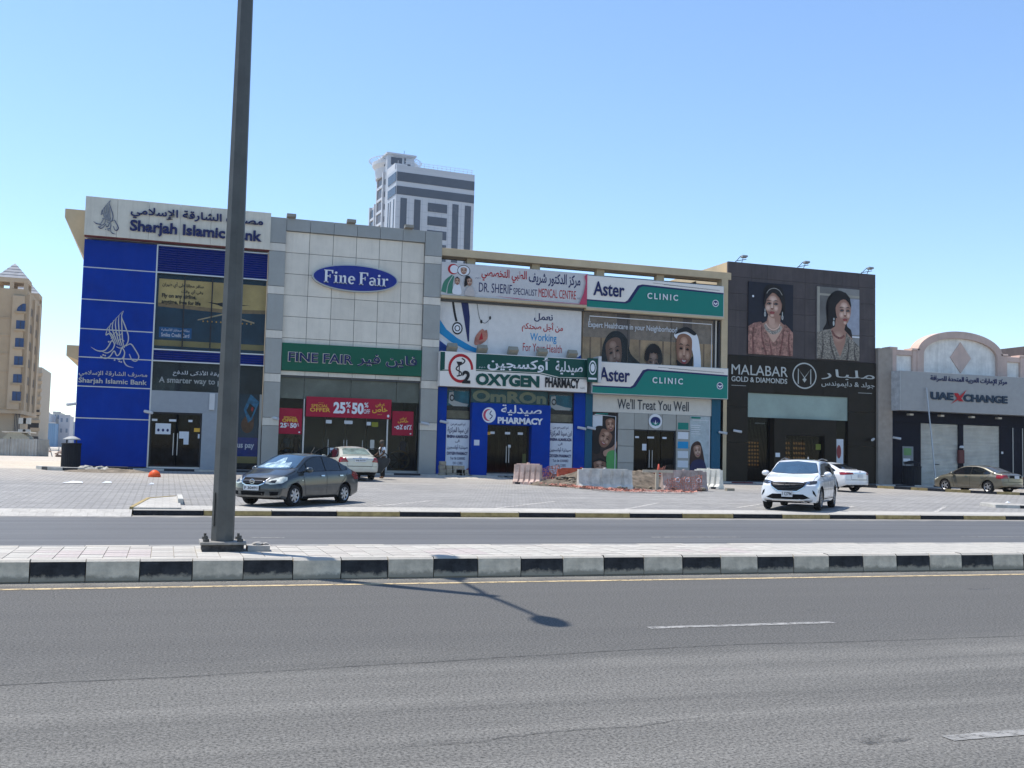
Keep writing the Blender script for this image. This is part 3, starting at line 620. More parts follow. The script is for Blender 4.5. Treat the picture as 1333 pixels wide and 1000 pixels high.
# bank signs
sgn = thing('fascia_sign', 'long white fascia sign with navy bilingual lettering over the blue bank', 'sign', (LX, F-.35, zfb))
Fp = Panel(LX-.02, zfb, RX+.05, ztop, F-.35)
nseg = 6
for i in range(nseg): q = Fp.sub(i/nseg, .03, (i+1)/nseg, 1); box('fascia_panel', OFFW, sgn, q.x0+.006, q.x1-.006, F-.35, F-.002, q.z0, q.z1, .004)
box('red_edge', mat('maroon_edge', (.13, .03, .03), .6), sgn, Fp.x0+.02, Fp.x1-.02, F-.3, F-.01, Fp.z0, Fp.z0+.06)
Fp.text('مصرف الشارقة الإسلامي', .235, .545, .955, .85, NAVY, sgn, .02, .07, .02); Fp.text('Sharjah Islamic Bank', .235, .13, .95, .50, NAVY, sgn, .032, .07, .02)
def bird(panel, m, parent, wd, dep=False):
    a = Art(panel, .03)
    for i in range(6):      # the upright feathers of the wing
        t = i/5; tx, ty = .33+.27*t, .70+.27*t**.8; a.stroke([(tx, ty), (tx-.035+.04*t, ty-.14), (.37+.055*i, .58-.02*i), (.47+.045*i, .42-.015*i)], [.35*wd, .9*wd, wd, .6*wd], m)
    a.stroke([(.30, .66), (.33, .69), (.62, 1.0), (.60, .90), (.68, .74), (.76, .56), (.74, .42), (.62, .34), (.52, .36)], [.3*wd, .5*wd, .3*wd, .7*wd, wd, wd, wd, .9*wd, .5*wd], m)
    a.stroke([(.0, .33), (.14, .27), (.28, .28), (.36, .36), (.42, .46), (.48, .40), (.44, .30), (.34, .24), (.24, .26)], [.2*wd, wd, wd, wd, wd, wd, wd, wd, .5*wd], m)
    a.stroke([(.20, .18), (.30, .14), (.40, .18), (.48, .28), (.54, .20), (.60, .24), (.64, .34), (.70, .26), (.66, .16), (.56, .13)], wd, m)
    a.stroke([(.72, .38), (.82, .42), (.92, .32), (1.0, .20), (.95, .12), (.86, .14), (.80, .24)], [.6*wd, wd, wd, wd, wd, wd, .6*wd], m)
    a.stroke([(.70, .24), (.69, .12), (.76, .03), (.90, .0)], [wd, wd, wd, .3*wd], m)
    a.stroke([(.44, .56), (.50, .62), (.56, .56), (.62, .60)], wd*.7, m); a.stroke([(.40, .50), (.46, .54)], wd*.6, m); a.stroke([(.54, .46), (.62, .50), (.68, .46)], wd*.7, m)
    for u, v in ((.26, .20), (.30, .19), (.50, .12), (.36, .44), (.60, .10), (.64, .09)): a.ell(u, v, .018, .014, m)
    return a.build('emblem', parent)
bird(Fp.sub(.045, .10, .175, .93), NAVY, sgn, .045); bird(Fp.sub(.05, .12, .17, .91, .02), SILV, sgn, .02)
wsg = thing('wall_sign', 'silver bird emblem and bank name standing off the blue panels', 'sign', (0, F, 4))
q = Panel.px(121, 403, 180, 479, F-.02); bird(q, SILV, wsg, .052)
Bp = Panel(LX, .6, XB, zs[0], F-.02)
b1 = at(103, 481.5, F); b2 = at(191, 503.5, F); q = Panel(b1.x, b2.z, b2.x, b1.z, F-.02)
q.text('مصرف الشارقة الإسلامي', .0, .53, 1, 1.0, SILV, wsg, .012, .03, .01); q.text('Sharjah Islamic Bank', .0, .0, 1, .46, SILV, wsg, .018, .03, .01)
cctv(97, 526, 'on the left corner of the blue bank wall', F, -1); cctv(190, 536, 'between the blue panels and the bank door'); cctv(353.5, 544, 'on the pillar between bank and clothes shop')

# ------------------------------------------------------------------ clothes shop
fx0 = RX+.02; fx1 = at(570, 450, F).x+.02
ff = thing('clothes_shop_building', 'grey and white panelled shop building with tall pillars and a green sign', 'building', (fx0, F, .6))
zt = at(463, 292, F-.25).z; PWd = at(373, 300, F-.25).x-fx0
gx0 = fx0+PWd+.0; gx1 = at(554, 310, F-.25).x
box('building_mass', BEIGE2, ff, fx0+.05, fx1-.05, 59, 74, .4, zt-.5)
box('party_wall', BEIGE2, ff, fx0+.04, fx0+.3, F+.1, 59, .4, zt-.35); box('party_wall', BEIGE2, ff, fx1-.3, fx1-.03, F+.1, 59, .4, zt-.35)
ybands = [280, 316, 326.5, 372, 382.5, 429.5, 440, 486, 497, 543.5, 554, 612]
zb_ = [at(360-(y-280)*.04, y, F-.25).z for y in ybands]; zb_[-1] = .62; zb_[0] = zt
for xa, xb in ((fx0, gx0), (gx1, fx1)):
    for i in range(11):
        box('pillar_panel', GREYC if i % 2 == 0 else GREYL, ff, xa+.008, xb-.008, F-.25 if i % 2 == 0 else F-.235, F+.1, zb_[i+1]+.01, zb_[i]-.01, .004)
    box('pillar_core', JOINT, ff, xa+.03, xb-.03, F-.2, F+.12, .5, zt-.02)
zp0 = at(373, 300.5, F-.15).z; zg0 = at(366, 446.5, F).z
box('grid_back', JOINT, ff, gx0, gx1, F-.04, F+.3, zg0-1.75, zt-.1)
for i in range(6):
    xa = gx0+(gx1-gx0)*i/6; xb = gx0+(gx1-gx0)*(i+1)/6
    box('parapet_panel', GREYC, ff, xa+.01, xb-.01, F-.22, F+.1, zp0+.01, zt, .004)
    ys_ = [300.5, 328.5, 357, 384.5, 412, 440, 447]; zz = [zp0-(zp0-zg0)*k/5.25 for k in range(6)]+[zg0]
    for j in range(6):
        if zz[j]-zz[j+1] > .05: box('facade_tile', TILE, ff, xa+.012, xb-.012, F-.08, F-.03, zz[j+1]+.012, zz[j]-.012, .003)
zs1 = at(366, 482.5, F).z; zs0 = at(366, 488, F).z
for i in range(6):
    xa = gx0+(gx1-gx0)*i/6; xb = gx0+(gx1-gx0)*(i+1)/6; box('soffit_panel', GREYL, ff, xa+.01, xb-.01, F-.12, F+.3, zs0, zs1, .003)
box('window_head', GREYC, ff, gx0, gx1, F+.1, F+.3, zs0-.05, zs1)
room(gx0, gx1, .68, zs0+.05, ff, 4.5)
wz0 = .85; tz = at(366, 518, F).z
FROST = mat('frosted_reflection_glass', (.125, .135, .11), .25, 0, var=.25, scale=.5)  # dusty frosted glass, its grey-green reflections put into the colour
for i in range(4):
    xa = gx0+(gx1-gx0)*[0, .17, .5, .83][i]; xb = gx0+(gx1-gx0)*[.17, .5, .83, 1][i]
    box('transom_glass', FROST, ff, xa+.01, xb-.01, F+.12, F+.14, tz, zs0)
dx0 = gx0+(gx1-gx0)*.175; dx1 = gx0+(gx1-gx0)*.77
for xa, xb in ((gx0, dx0), (dx1, gx1)): pane('window_glass', Panel(xa+.03, wz0, xb-.03, tz, F+.12), GLASS, ff); 
for k in range(4): xa = dx0+(dx1-dx0)*k/4; xb = dx0+(dx1-dx0)*(k+1)/4; pane('door_glass', Panel(xa+.03, wz0, xb-.03, tz-.0, F+.16), GLASS, ff)
for xx in (dx0, dx1): b = MB(); b.tube([(xx, F+.05, wz0), (xx, F+.05, tz)], .05, 8); b.build('door_post', STEEL, ff)
mid = (dx0+dx1)/2
for s in (-.08, .08, .9, -.9): b = MB(); b.tube([(mid+s, F+.08, 1.3), (mid+s, F+.08, 2.4)], .02, 6); b.build('door_handle', STEEL, ff)
box('window_plinth', GREYC, ff, gx0, gx1, F-.02, F+.3, .55, wz0)
DPp = Panel(dx0, wz0, dx1, tz, F+.1)
for (u0, v0, u1, v1) in ((.30, .02, .46, .31), (.62, .02, .78, .30)): q = DPp.sub(u0, v0, u1, v1); q.board('notice', PAPER, ff, .01); Art(q, .004).rect(.3, .35, .7, .7, NAVY).rect(.15, .8, .85, .88, NAVY).build('notice_print', ff)
for (u0, v0, u1, v1, m) in ((.26, .66, .33, .71, PAPER), (.48, .66, .58, .71, PAPER), (.75, .65, .80, .70, PAPER), (.81, .63, .89, .70, mat('dim_yellow_label', (.25, .25, .03), .6)), (.8, .3, .85, .44, SILV)): DPp.sub(u0, v0, u1, v1).board('door_label', m, ff, .008)
# mannequins and wicker wheel display
MAN = mat('mannequin_teal_cloth', (.10, .19, .22), .7, var=.3); MANS = mat('mannequin_skin', (.22, .2, .17), .6); WICK = mat('wicker', (.16, .11, .05), .8, var=.3)
def mannequin(px, label, c, h=1.75):
    p = at(px, 600, F+.8); x = p.x; y = F+.8; z0 = .95; t = thing('mannequin', label, 'mannequin', (x, y, z0), 'mannequins in the clothes shop window')
    b = MB(); b.lathe([(.16, z0+.75*h/1.75), (.2, z0+.85), (.15, z0+1.1), (.2, z0+1.35), (.17, z0+1.45), (.06, z0+1.5)], (x, y, 0), 12); b.build('shirt', c, t, True)
    b = MB(); b.lathe([(.05, z0+1.5), (.09, z0+1.58), (.1, z0+1.68), (.05, z0+1.77)], (x, y, 0), 10)
    for s in (-1, 1): b.tube([(x+s*.18, y, z0+1.4), (x+s*.27, y-.02, z0+1.1), (x+s*.27, y-.08, z0+.8)], [.06, .045, .035], 8)
    b.build('body', MANS, t, True); b = MB()
    for s in (-1, 1): b.tube([(x+s*.09, y, z0+.8), (x+s*.1, y, z0+.4), (x+s*.11, y, z0)], [.1, .08, .06], 8)
    b.build('trousers', ROOM, t, True)
mannequin(372, 'mannequin in a teal shirt at the left of the clothes shop window', MAN); mannequin(385, 'dark mannequin beside the teal shirted one under the left red banner', mat('dark_cloth', (.06, .06, .065), .8, var=.3))
mannequin(524, 'mannequin in a long blue dress under the right red banner', mat('blue_cloth', (.04, .07, .13), .8, var=.3))
for px, lb in ((374, 'round wicker display wheel at the foot of the left clothes shop window'), (519, 'round wicker display wheel below the mannequin in the right clothes shop window')):
    p = at(px, 602, F+.5); t = tag(thing('display_wheel', lb, 'display wheel', (p.x, F+.5, 1), 'wicker wheels in the shop window'))
    b = MB(); b.tube([(p.x+.55*cos(a), F+.5, 1.4+.5*sin(a)) for a in [2*pi*k/20 for k in range(21)]], .045, 6); b.build('rim', WICK, t)
    for k in range(4): b = MB(); a = pi*k/4; b.tube([(p.x-.53*cos(a), F+.5, 1.4-.48*sin(a)), (p.x+.53*cos(a), F+.5, 1.4+.48*sin(a))], .025, 5); b.build('spoke', WICK, t)
# green shop sign
gs = thing('shop_sign', 'green sign with outlined navy lettering above the clothes shop window', 'sign', (gx0, F-.2, zs1))
Gp = Panel(gx0+.02, zs1+.02, gx1-.02, zg0, F-.28); Gp.board('board', GREEN, gs, .18, .01)
for (bd, mm, dy) in ((.04, GREYL, .01), (.012, NAVY, .05)):
    Gp.text('FINE FAIR', .045 if bd < .03 else .04, .33 if bd < .03 else .31, .495 if bd < .03 else .50, .66 if bd < .03 else .68, mm, gs, bd, .03, dy); Gp.text('فاين فير', .53, .27, .965, .74, mm, gs, bd*.8, .03, dy)
# oval sign
c = at(463, 362.5, F-.3); rx = abs(at(519, 368, F-.3).x-at(407, 356, F-.3).x)/2; rz = .72
ov = thing('oval_sign', 'blue oval sign with white serif lettering on the tiled wall', 'sign', (c.x, F-.3, c.z))
def oval(k, y0, y1, m, nm):
    b = MB(); b.prism_y([(c.x+rx*k*cos(2*pi*i/48), c.z+rz*(1-(1-k)*rx/rz*.8)*sin(2*pi*i/48)) for i in range(48)], y0, y1); b.build(nm, m, ov)
oval(1, F-.3, F-.05, SILV, 'oval_rim'); oval(.965, F-.33, F-.29, mat('oval_blue', (.006, .022, .22), .35, var=.05), 'oval_face')
# serif letters drawn as strokes with slab feet
def serif(word, x0, x1, z0, z1, Y, m, parent):
    H_ = z1-z0; b = MB(); x = 0; glyphs = []
    def bx(xa, xb, za, zb2): glyphs.append([(xa, za), (xb, za), (xb, zb2), (xa, zb2)])
    for ch in word:
        if ch == 'F': bx(x+.06, x+.22, 0, 1); bx(x, x+.3, 0, .06); bx(x, x+.07, .94, 1); bx(x+.22, x+.62, .93, 1); glyphs.append([(x+.56, .74), (x+.62, .74), (x+.62, .94), (x+.5, .94)]); bx(x+.22, x+.42, .48, .55); bx(x+.38, x+.44, .38, .65); x += .68
        if ch == 'i': bx(x+.07, x+.21, 0, .62); bx(x, x+.28, 0, .06); bx(x, x+.08, .56, .62); glyphs.append([(x+.14+.09*cos(2*pi*k/10), .82+.09*sin(2*pi*k/10)) for k in range(10)]); x += .34
        if ch == 'n': bx(x+.07, x+.2, 0, .62); bx(x, x+.27, 0, .06); bx(x, x+.08, .56, .62); glyphs.append([(x+.2, .44), (x+.3, .64), (x+.42, .66), (x+.5, .56), (x+.5, .46), (x+.37, .46), (x+.35, .54), (x+.29, .54)]); bx(x+.37, x+.5, 0, .47); bx(x+.31, x+.56, 0, .06); x += .62
        if ch == 'e':
            o = [(x+.27+.25*cos(a), .32+.33*sin(a)) for a in [R(t) for t in range(0, 330, 15)]]; i_ = [(x+.27+.11*cos(a), .32+.24*sin(a)) for a in [R(t) for t in range(315, -1, -15)]]; 
            for k in range(21): glyphs.append([o[k], o[k+1] if k+1 < len(o) else o[-1], i_[len(i_)-1-min(k+1, 21)], i_[len(i_)-1-k]])
            bx(x+.14, x+.5, .3, .37); x += .6
        if ch == 'a':
            o = [(x+.22+.2*cos(a), .19+.2*sin(a)) for a in [R(t) for t in range(0, 361, 20)]]; i_ = [(x+.22+.08*cos(a), .19+.11*sin(a)) for a in [R(t) for t in range(0, 361, 20)]]
            for k in range(18): glyphs.append([o[k], o[k+1], i_[k+1], i_[k]])
            bx(x+.34, x+.47, .04, .52); glyphs.append([(x+.47, .0), (x+.54, .04), (x+.54, .08), (x+.4, .08)]); o = [(x+.25+.22*cos(a), .46+.19*sin(a)) for a in [R(t) for t in range(20, 161, 20)]]; i_ = [(x+.25+.1*cos(a), .46+.12*sin(a)) for a in [R(t) for t in range(20, 161, 20)]]
            for k in range(7): glyphs.append([o[k], o[k+1], i_[k+1], i_[k]])
            x += .58
        if ch == 'r': bx(x+.07, x+.21, 0, .62); bx(x, x+.28, 0, .06); bx(x, x+.08, .56, .62); glyphs.append([(x+.21, .42), (x+.3, .64), (x+.42, .65), (x+.45, .52), (x+.36, .49), (x+.3, .55)]); x += .46
        if ch == ' ': x += .2
    for g in glyphs: b.prism_y([(x0+(x1-x0)*p[0]/x, z0+H_*p[1]) for p in g], Y, Y+.05+.004*random.random())
    return b.build('lettering', m, parent)
serif('Fine Fair', c.x-rx*.73, c.x+rx*.76, c.z-rz*.46, c.z+rz*.46, F-.39, WHT, ov)
# red banners
def banner(label, a, b_, c_, d, big, ar=False):
    q = Panel.px(a, b_, c_, d, F-.12 if big else F-.02); t = thing('sale_banner', label, 'banner', (q.x0, q.Y, q.z0)); q.board('cloth', CRIM, t, .05, .004)
    if big:
        q.text('SPECIAL', .06, .48, .255, .63, YEL, t, .012); q.text('OFFER', .045, .25, .28, .45, YEL, t, .02); q.text('25', .315, .2, .455, .78, WHT, t, .045)
        q.text('%', .46, .52, .515, .8, WHT, t, .02); q.text('&', .475, .24, .505, .45, WHT, t, .02); q.text('50', .53, .2, .67, .78, WHT, t, .045); q.text('%', .675, .55, .725, .8, WHT, t, .02); q.text('OFF', .67, .24, .745, .46, WHT, t, .01)
        q.text('عرض', .81, .58, .92, .82, YEL, t, .02); q.text('خاص', .77, .28, .955, .62, YEL, t, .03); q.text('ONLY', .83, .2, .89, .25, YEL, t); q.text('NOW', .14, .68, .2, .72, YEL, t); Art(q).ell(.965, .16, .014, .07, WHT).build('dot', t)
    elif not ar: q.text('SPECIAL', .22, .60, .78, .68, YEL, t, .03); q.text('OFFER', .16, .46, .84, .59, YEL, t, .04); q.text('25', .08, .24, .36, .43, WHT, t, .04); q.text('%', .37, .3, .46, .42, WHT, t); q.text('50', .50, .24, .78, .43, WHT, t, .04); q.text('%', .8, .3, .88, .42, WHT, t); Art(q).ell(.9, .08, .04, .03, WHT).build('dot', t)
    else: q.text('عرض', .36, .62, .68, .76, YEL, t, .02); q.text('خاص', .26, .5, .76, .66, YEL, t, .03); q.text('٪٥٠', .1, .24, .5, .45, WHT, t, .03); q.text('٪٢٥', .56, .24, .92, .45, WHT, t, .03); Art(q).ell(.88, .08, .04, .03, WHT).build('dot', t)
banner('long crimson sale banner hanging over the clothes shop door', 399, 516, 509, 546, True)
banner('small crimson sale banner left of the clothes shop door', 363, 531, 392.5, 565.5, False); banner('small crimson sale banner with arabic figures right of the clothes shop door', 511, 535, 537.5, 567.5, False, True)
for px, py, lb in ((390, 283, 'leftmost floodlight on the roof edge above the tiled wall'), (467, 290, 'middle floodlight on the roof edge above the oval sign'), (541, 297, 'rightmost floodlight on the tiled shop roof, beside the tower')): flood(px, 0, lb, F-.2, mat('beige_metal', (.3, .27, .22), .6), .55, z=zt)
cctv(549, 551, 'on the right pillar of the clothes shop', F-.25)
box('barrel_rail', STEEL, ff, fx0+.1, fx1-.1, F+.4, F+.45, zt-.4, zt-.35)
# ------------------------------------------------------------------ medical row
SK1 = mat('skin_print', (.44, .25, .175), .5, var=.08, scale=2); SK2 = mat('skin_print_shade', (.33, .175, .12), .5, var=.05); HAIR = mat('hair_print', (.012, .009, .009), .5, var=0)
LIP = mat('lip_print', (.30, .06, .06), .5, var=0); SKL = mat('skin_print_light', (.50, .31, .22), .5, var=.05); BRN = mat('brown_wood_print', (.30, .19, .11), .5, var=.3, scale=.8)
HI = mat('skin_highlight_print', (.62, .38, .28), .5, var=.05, scale=3); DEEP = mat('skin_print_deep', (.20, .09, .06), .5, var=0)
def face(A, u, v, w, h, tilt=0, skin=None, smile=True, brow=True, look=0.):
    """a printed generic face in soft tones, w/h half sizes in panel units"""
    sk, mid, hi = (.24, .12, .075), (.40, .225, .15), (.55, .345, .245)
    if skin is SKL: sk, mid, hi = (.34, .19, .13), (.50, .32, .235), (.64, .45, .35)
    def P(a, b): return (u+w*(a*cos(tilt)-b*sin(tilt)*.9), v+h*(b*cos(tilt)+a*sin(tilt)*.9))
    def M_(c): return mat('print_tone_%02d_%02d_%02d' % tuple(round(q*60) for q in c), c, .5, var=0)
    A.poly([P(a, b) for a, b in ((-.96, .35), (-.83, .88), (0, 1.08), (.83, .88), (.96, .35), (.86, -.3), (.52, -.85), (0, -1.06), (-.52, -.85), (-.86, -.3))], M_(sk), True)
    A.soft(*P(-.08, .08), w*.84, h*.9, sk, mid, 5); A.soft(*P(-.05, .62), w*.45, h*.26, mid, hi, 4)
    for s_ in (-1, 1): A.soft(*P(look+s_*.42, -.2), w*.27, h*.24, mid, hi, 3)
    A.poly([P(look-.06, .3), P(look+.05, .3), P(look+.1, -.2), P(look-.1, -.2)], M_(hi)); A.poly([P(look-.17, -.22), P(look, -.31), P(look+.18, -.22), P(look, -.24)], DEEP, True)
    for s_ in (-1, 1):
        c = look+s_*.4; A.soft(*P(c, .19), w*.27, h*.13, sk, (.14, .07, .05), 2); A.poly([P(c-.2, .14), P(c, .235), P(c+.2, .14), P(c, .10)], HAIR, True)
        if brow: A.poly([P(c-.27, .36), P(c, .46), P(c+.27, .37), P(c, .40)], HAIR, True)
    if smile: A.poly([P(look-.36, -.46), P(look, -.50), P(look+.36, -.46), P(look+.2, -.70), P(look, -.77), P(look-.2, -.70)], LIP, True); A.poly([P(look-.25, -.50), P(look, -.53), P(look+.25, -.50), P(look+.12, -.60), P(look-.12, -.60)], mat('teeth_print', (.55, .52, .48), .5, var=0), True)
    else: A.poly([P(look-.25, -.57), P(look, -.49), P(look+.25, -.57), P(look, -.67)], LIP, True)
EYEW = mat('eye_print', (.42, .38, .36), .5, var=0)

mx0 = fx1+.02; mx1 = at(946, 480, F).x-.02
mr = thing('clinic_building', 'long beige building with roof beam holding the pharmacy and clinic signs', 'building', (mx0, F, .6))
zr1 = at(760, 339, F).z; zr0 = zr1-.42
pd_ = lambda q: Panel.px(*q)
SA = Panel.px(575.5, 340.7, 763, 397.4, F-.35); SC = Panel.px(763.4, 358, 942, 413, F-.35)
mzx = SA.x1
box('building_mass', BEIGE2, mr, mx0, mx1, 59, 74, .4, SA.z1-1.2); box('party_wall', BEIGE2, mr, mzx-.2, mzx+.2, F+.3, 59, .4, SA.z1-.8)
box('front_wall', BEIGE2, mr, mx0, mx1, F+.9, F+1.2, 10.5, SA.z1-.7)
box('roof_beam', BEIGE, mr, mx0-.2, mx1+.2, F-.1, F+.9, zr0, zr1, .01)
box('roof_beam', BEIGE, mr, mx0, mx1, 62, 62.9, zr0, zr1, .01)
for pxp in (613.5, 698, 782, 860): x = at(pxp, 345, F+.2).x; box('beam_post', BEIGE, mr, x-.24, x+.24, F+.2, F+.6, SA.z1-1.1, zr0)
box('end_pier', BEIGE, mr, mx1-.42, mx1, F-.1, F+.5, .5, zr0)
for z in (SA.z1+.1, SA.z1+.32): b = MB(); b.tube([(mx0, F+.5, z), (mx1, F+.5, z)], .03, 6); b.build('service_cable', DARKF, mr)
for x0_, x1_, p_, z_ in ((SA.x0, SA.x1, SA, 0), (SC.x0, SC.x1, SC, 0)): box('sign_ledge', BEIGE, mr, x0_, x1_, F-.45, F+.3, p_.z0-.16, p_.z0-.012, .01)
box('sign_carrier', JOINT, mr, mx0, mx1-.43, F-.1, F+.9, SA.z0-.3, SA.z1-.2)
# medical centre sign
ms = thing('medical_centre_sign', 'long grey white specialist medical centre sign with crescent logo below the roof beam', 'sign', (SA.x0, SA.Y, SA.z0))
SA.board('board', mat('sign_grey_white', (.57, .55, .54), .4, var=.04), ms, .24, .01)
A = Art(SA)
MG = mat('logo_green_print', (.05, .20, .13), .5, var=0); PNK = mat('pink_print', (.50, .06, .12), .5, var=0)
A.stroke([(.015, .08), (.03, .38), (.07, .62)], [.28, .24, .06], MG); A.stroke([(.06, .05), (.06, .3), (.08, .6)], [.35, .25, .06], MG)
A.ell(.075, .80, .036, .16, RED).ell(.082, .80, .028, .125, WHT); A.ell(.145, .78, .043, .17, BLACK).ell(.145, .78, .039, .15, WHT); face(A, .145, .77, .022, .1, 0, SKL)
A.poly([(.075, .06), (.08, .3), (.1, .36), (.125, .3), (.13, .05)], WHT, True); face(A, .103, .43, .018, .10, 0, SKL, False); A.poly([(.082, .5), (.1, .58), (.122, .5), (.1, .54)], HAIR)
A.poly([(.15, .3), (.155, .58), (.18, .62), (.195, .5), (.17, .35)], HAIR, True); face(A, .185, .44, .018, .11, .1, SKL, False); A.poly([(.155, .04), (.17, .26), (.2, .3), (.22, .04)], mat('pale_coat_print', (.5, .45, .42), .5, var=0), True)
A.poly([(1, 0), (.945, .0), (.975, .35), (.99, .7), (.98, .9), (1, 1)], PNK, False); A.poly([(.945, 0), (.5, .03), (.35, .07), (.6, .035), (.945, .015)], PNK)
A.build('logo', ms)
SA.text('مركز الدكتور شريف', .59, .50, .955, .92, NAVY, ms, .02); SA.text('الطبي التخصصي', .265, .52, .575, .92, RED, ms, .02); SA.text('ذ.م.م', .225, .56, .26, .62, NAVY, ms)
SA.text('DR. SHERIF', .25, .17, .475, .46, NAVY, ms, .0); SA.text('SPECIALIST', .485, .17, .65, .37, NAVY, ms, .0); SA.text('MEDICAL CENTRE', .66, .15, .925, .42, RED, ms, .0); SA.text('LLC', .935, .17, .955, .22, NAVY, ms)
# working-for-your-health print wall
HW = Panel.px(573.5, 388, 760, 470, F+.05); hz0 = at(577, 462, F).z; HW = Panel(mx0+.02, hz0-.4, mzx-.1, SA.z0-.17, F+.05)
hw = thing('poster_wall', 'white health poster with stethoscope and blue swoosh above the pharmacy sign', 'poster', (HW.x0, HW.Y, HW.z0)); 
for i in range(3): q = HW.sub(i/3, 0, (i+1)/3, 1); box('print_sheet', mat('poster_white', (.69, .67, .64), .4, var=.05), hw, q.x0+.004, q.x1-.004, F+.05, F+.25, q.z0, q.z1)
A = Art(HW); CY = mat('cyan_print', (.01, .26, .52), .5, var=.03); DB = mat('deep_print_blue', (.01, .06, .27), .5, var=.05); PG = mat('pinkish_print', (.46, .36, .42), .5, var=.1)
A.poly([(0, 0), (0, .25), (.0, .35), (.1, .22), (.25, .08), (.45, .0)], DB, False); A.poly([(0, .4), (.12, .24), (.28, .1), (.5, .0), (.42, 0), (.22, .09), (.08, .22), (0, .35)], WHT); A.poly([(0, .68), (.05, .52), (.12, .4), (.22, .28), (.34, .18), (.30, .15), (.18, .22), (.08, .33), (0, .46)], CY)
A.poly([(.34, .16), (.6, .14), (.9, .11), (1, .1), (1, .05), (.7, .04), (.4, .08)], PG, False); A.poly([(.55, 0), (.75, .05), (.98, .2), (1, .24), (1, 0)], DB, False)
A.poly([(.14, 1), (.19, 1), (.205, .75), (.205, .35), (.195, .35), (.165, .72)], NAVY)
A.stroke([(.085, 1), (.10, .8), (.115, .66)], .12, BLACK); A.ell(.122, .55, .036, .1, BLACK).ell(.122, .55, .028, .075, WHT).ell(.122, .55, .02, .05, BLACK).ell(.122, .55, .013, .035, WHT)
A.stroke([(.25, 1), (.265, .8), (.28, .7), (.31, .66), (.34, .72)], .025, BLACK); A.ell(.285, .68, .008, .03, BLACK); A.ell(.345, .75, .007, .03, BLACK)
A.poly([(.24, .32), (.25, .45), (.29, .56), (.31, .54), (.325, .55), (.33, .42), (.30, .34), (.265, .30)], mat('hand_pink_print', (.5, .2, .14), .5, var=.3, scale=3), True); A.poly([(.27, .38), (.29, .52), (.3, .4)], RED)
A.build('poster_print', hw)
HW.text('نعمل', .655, .74, .79, .88, NAVY, hw, .02); HW.text('من أجل صحتكم', .57, .56, .865, .74, RED, hw, .02); HW.text('Working', .63, .39, .82, .55, CY, hw, .01); HW.text('For Your Health', .58, .25, .86, .38, RED, hw, .0)
# pharmacy sign box
OXp = Panel.px(571.5, 456.8, 764, 511, F-.7); OX = Panel(mx0-.06, OXp.z0, OXp.x1, OXp.z1, F-.7)
ox = thing('pharmacy_sign', 'projecting green and white pharmacy sign with red ring logo', 'sign', (OX.x0, F-.7, OX.z0)); OX.board('board', WHITE, ox, .7, .012)
PGn = mat('pharmacy_green', (.0, .065, .05), .4, var=.03); A = Art(OX)
A.poly([(0, .45), (0, .98), (.03, .98), (.03, .48)], PGn); A.poly([(.235, .98), (1, .98), (1, .44), (.8, .42), (.68, .52), (.235, .52)], PGn); A.stroke([(.0, .44), (.03, .455), (.235, .49), (.67, .49), (.79, .39), (1, .405)], .05, PGn, False)
A.ell(.135, .53, .082, .42, RED, n=32).ell(.135, .53, .066, .335, WHITE, n=32); A.poly([(.165, .12), (.235, .12), (.235, .52), (.2, .5), (.175, .3)], WHITE)
A.poly([(.105, .72), (.145, .72), (.135, .62), (.115, .62)], BLACK); A.stroke([(.125, .64), (.125, .3)], .06, BLACK); A.stroke([(.14, .82), (.16, .76), (.15, .68), (.12, .6), (.105, .5), (.135, .42), (.14, .34), (.11, .3)], .07, BLACK)
A.build('logo', ox)
OX.text('2', .145, .10, .20, .47, BLACK, ox, .05, dy=.04); OX.text('OXYGEN', .235, .07, .665, .42, PGn, ox, .055, .03); OX.text('PHARMACY', .705, .10, .945, .40, BLACK, ox, .04, .03); OX.text('LLC', .955, .1, .985, .16, BLACK, ox)
OX.text('صيدلية', .775, .50, .965, .90, WHT, ox, .015, .03); OX.text('أوكسجين', .31, .52, .735, .97, WHT, ox, .02, .03); OX.text('ذ.م.م', .255, .56, .295, .62, WHT, ox)
for i, px in enumerate((588, 627, 667, 705, 744)):
    p = at(px, 453+i*3.2, F-.3); t = thing('sign_lamp', ['beige sign lamp at the left end on top of the pharmacy sign', 'second sign lamp from the left on top of the pharmacy sign', 'middle sign lamp on top of the pharmacy sign', 'fourth sign lamp from the left on top of the pharmacy sign', 'rightmost sign lamp on top of the pharmacy sign'][i], 'lamp', (p.x, F-.3, OX.z1), 'lamps along the pharmacy sign')
    b = MB(); b.prism([(F-.62, OX.z1+.28), (F-.3, OX.z1+.02), (F-.1, OX.z1+.1), (F-.4, OX.z1+.5)], p.x-.27, p.x+.27); b.build('lamp_housing', mat('lamp_beige', (.33, .30, .23), .6), t); b = MB(); b.tube([(p.x, F-.3, OX.z1), (p.x, F-.25, OX.z1+.15)], .03, 5); b.build('bracket', DARKF, t)
# blade sign between the two signs
bs = thing('blade_sign', 'small projecting blade sign with oval emblem between pharmacy and clinic signs', 'sign', (mzx, F-1, 6)); q = Panel.px(765, 466, 782, 498, F-1.0)
box('blade_face', PGn, bs, q.x0, q.x0+.62, F-1.0, F-.92, q.z0, q.z1); box('blade_edge', CAMM, bs, q.x0+.63, q.x0+.8, F-1.1, F-.3, q.z0-.02, q.z1+.12, .01); A = Art(Panel(q.x0, q.z0, q.x0+.62, q.z1, F-1.0)); A.ell(.5, .6, .36, .3, WHT).ell(.5, .6, .29, .24, PGn).ell(.5, .6, .2, .17, WHT).rect(.1, .1, .9, .18, WHT); A.build('emblem', bs)
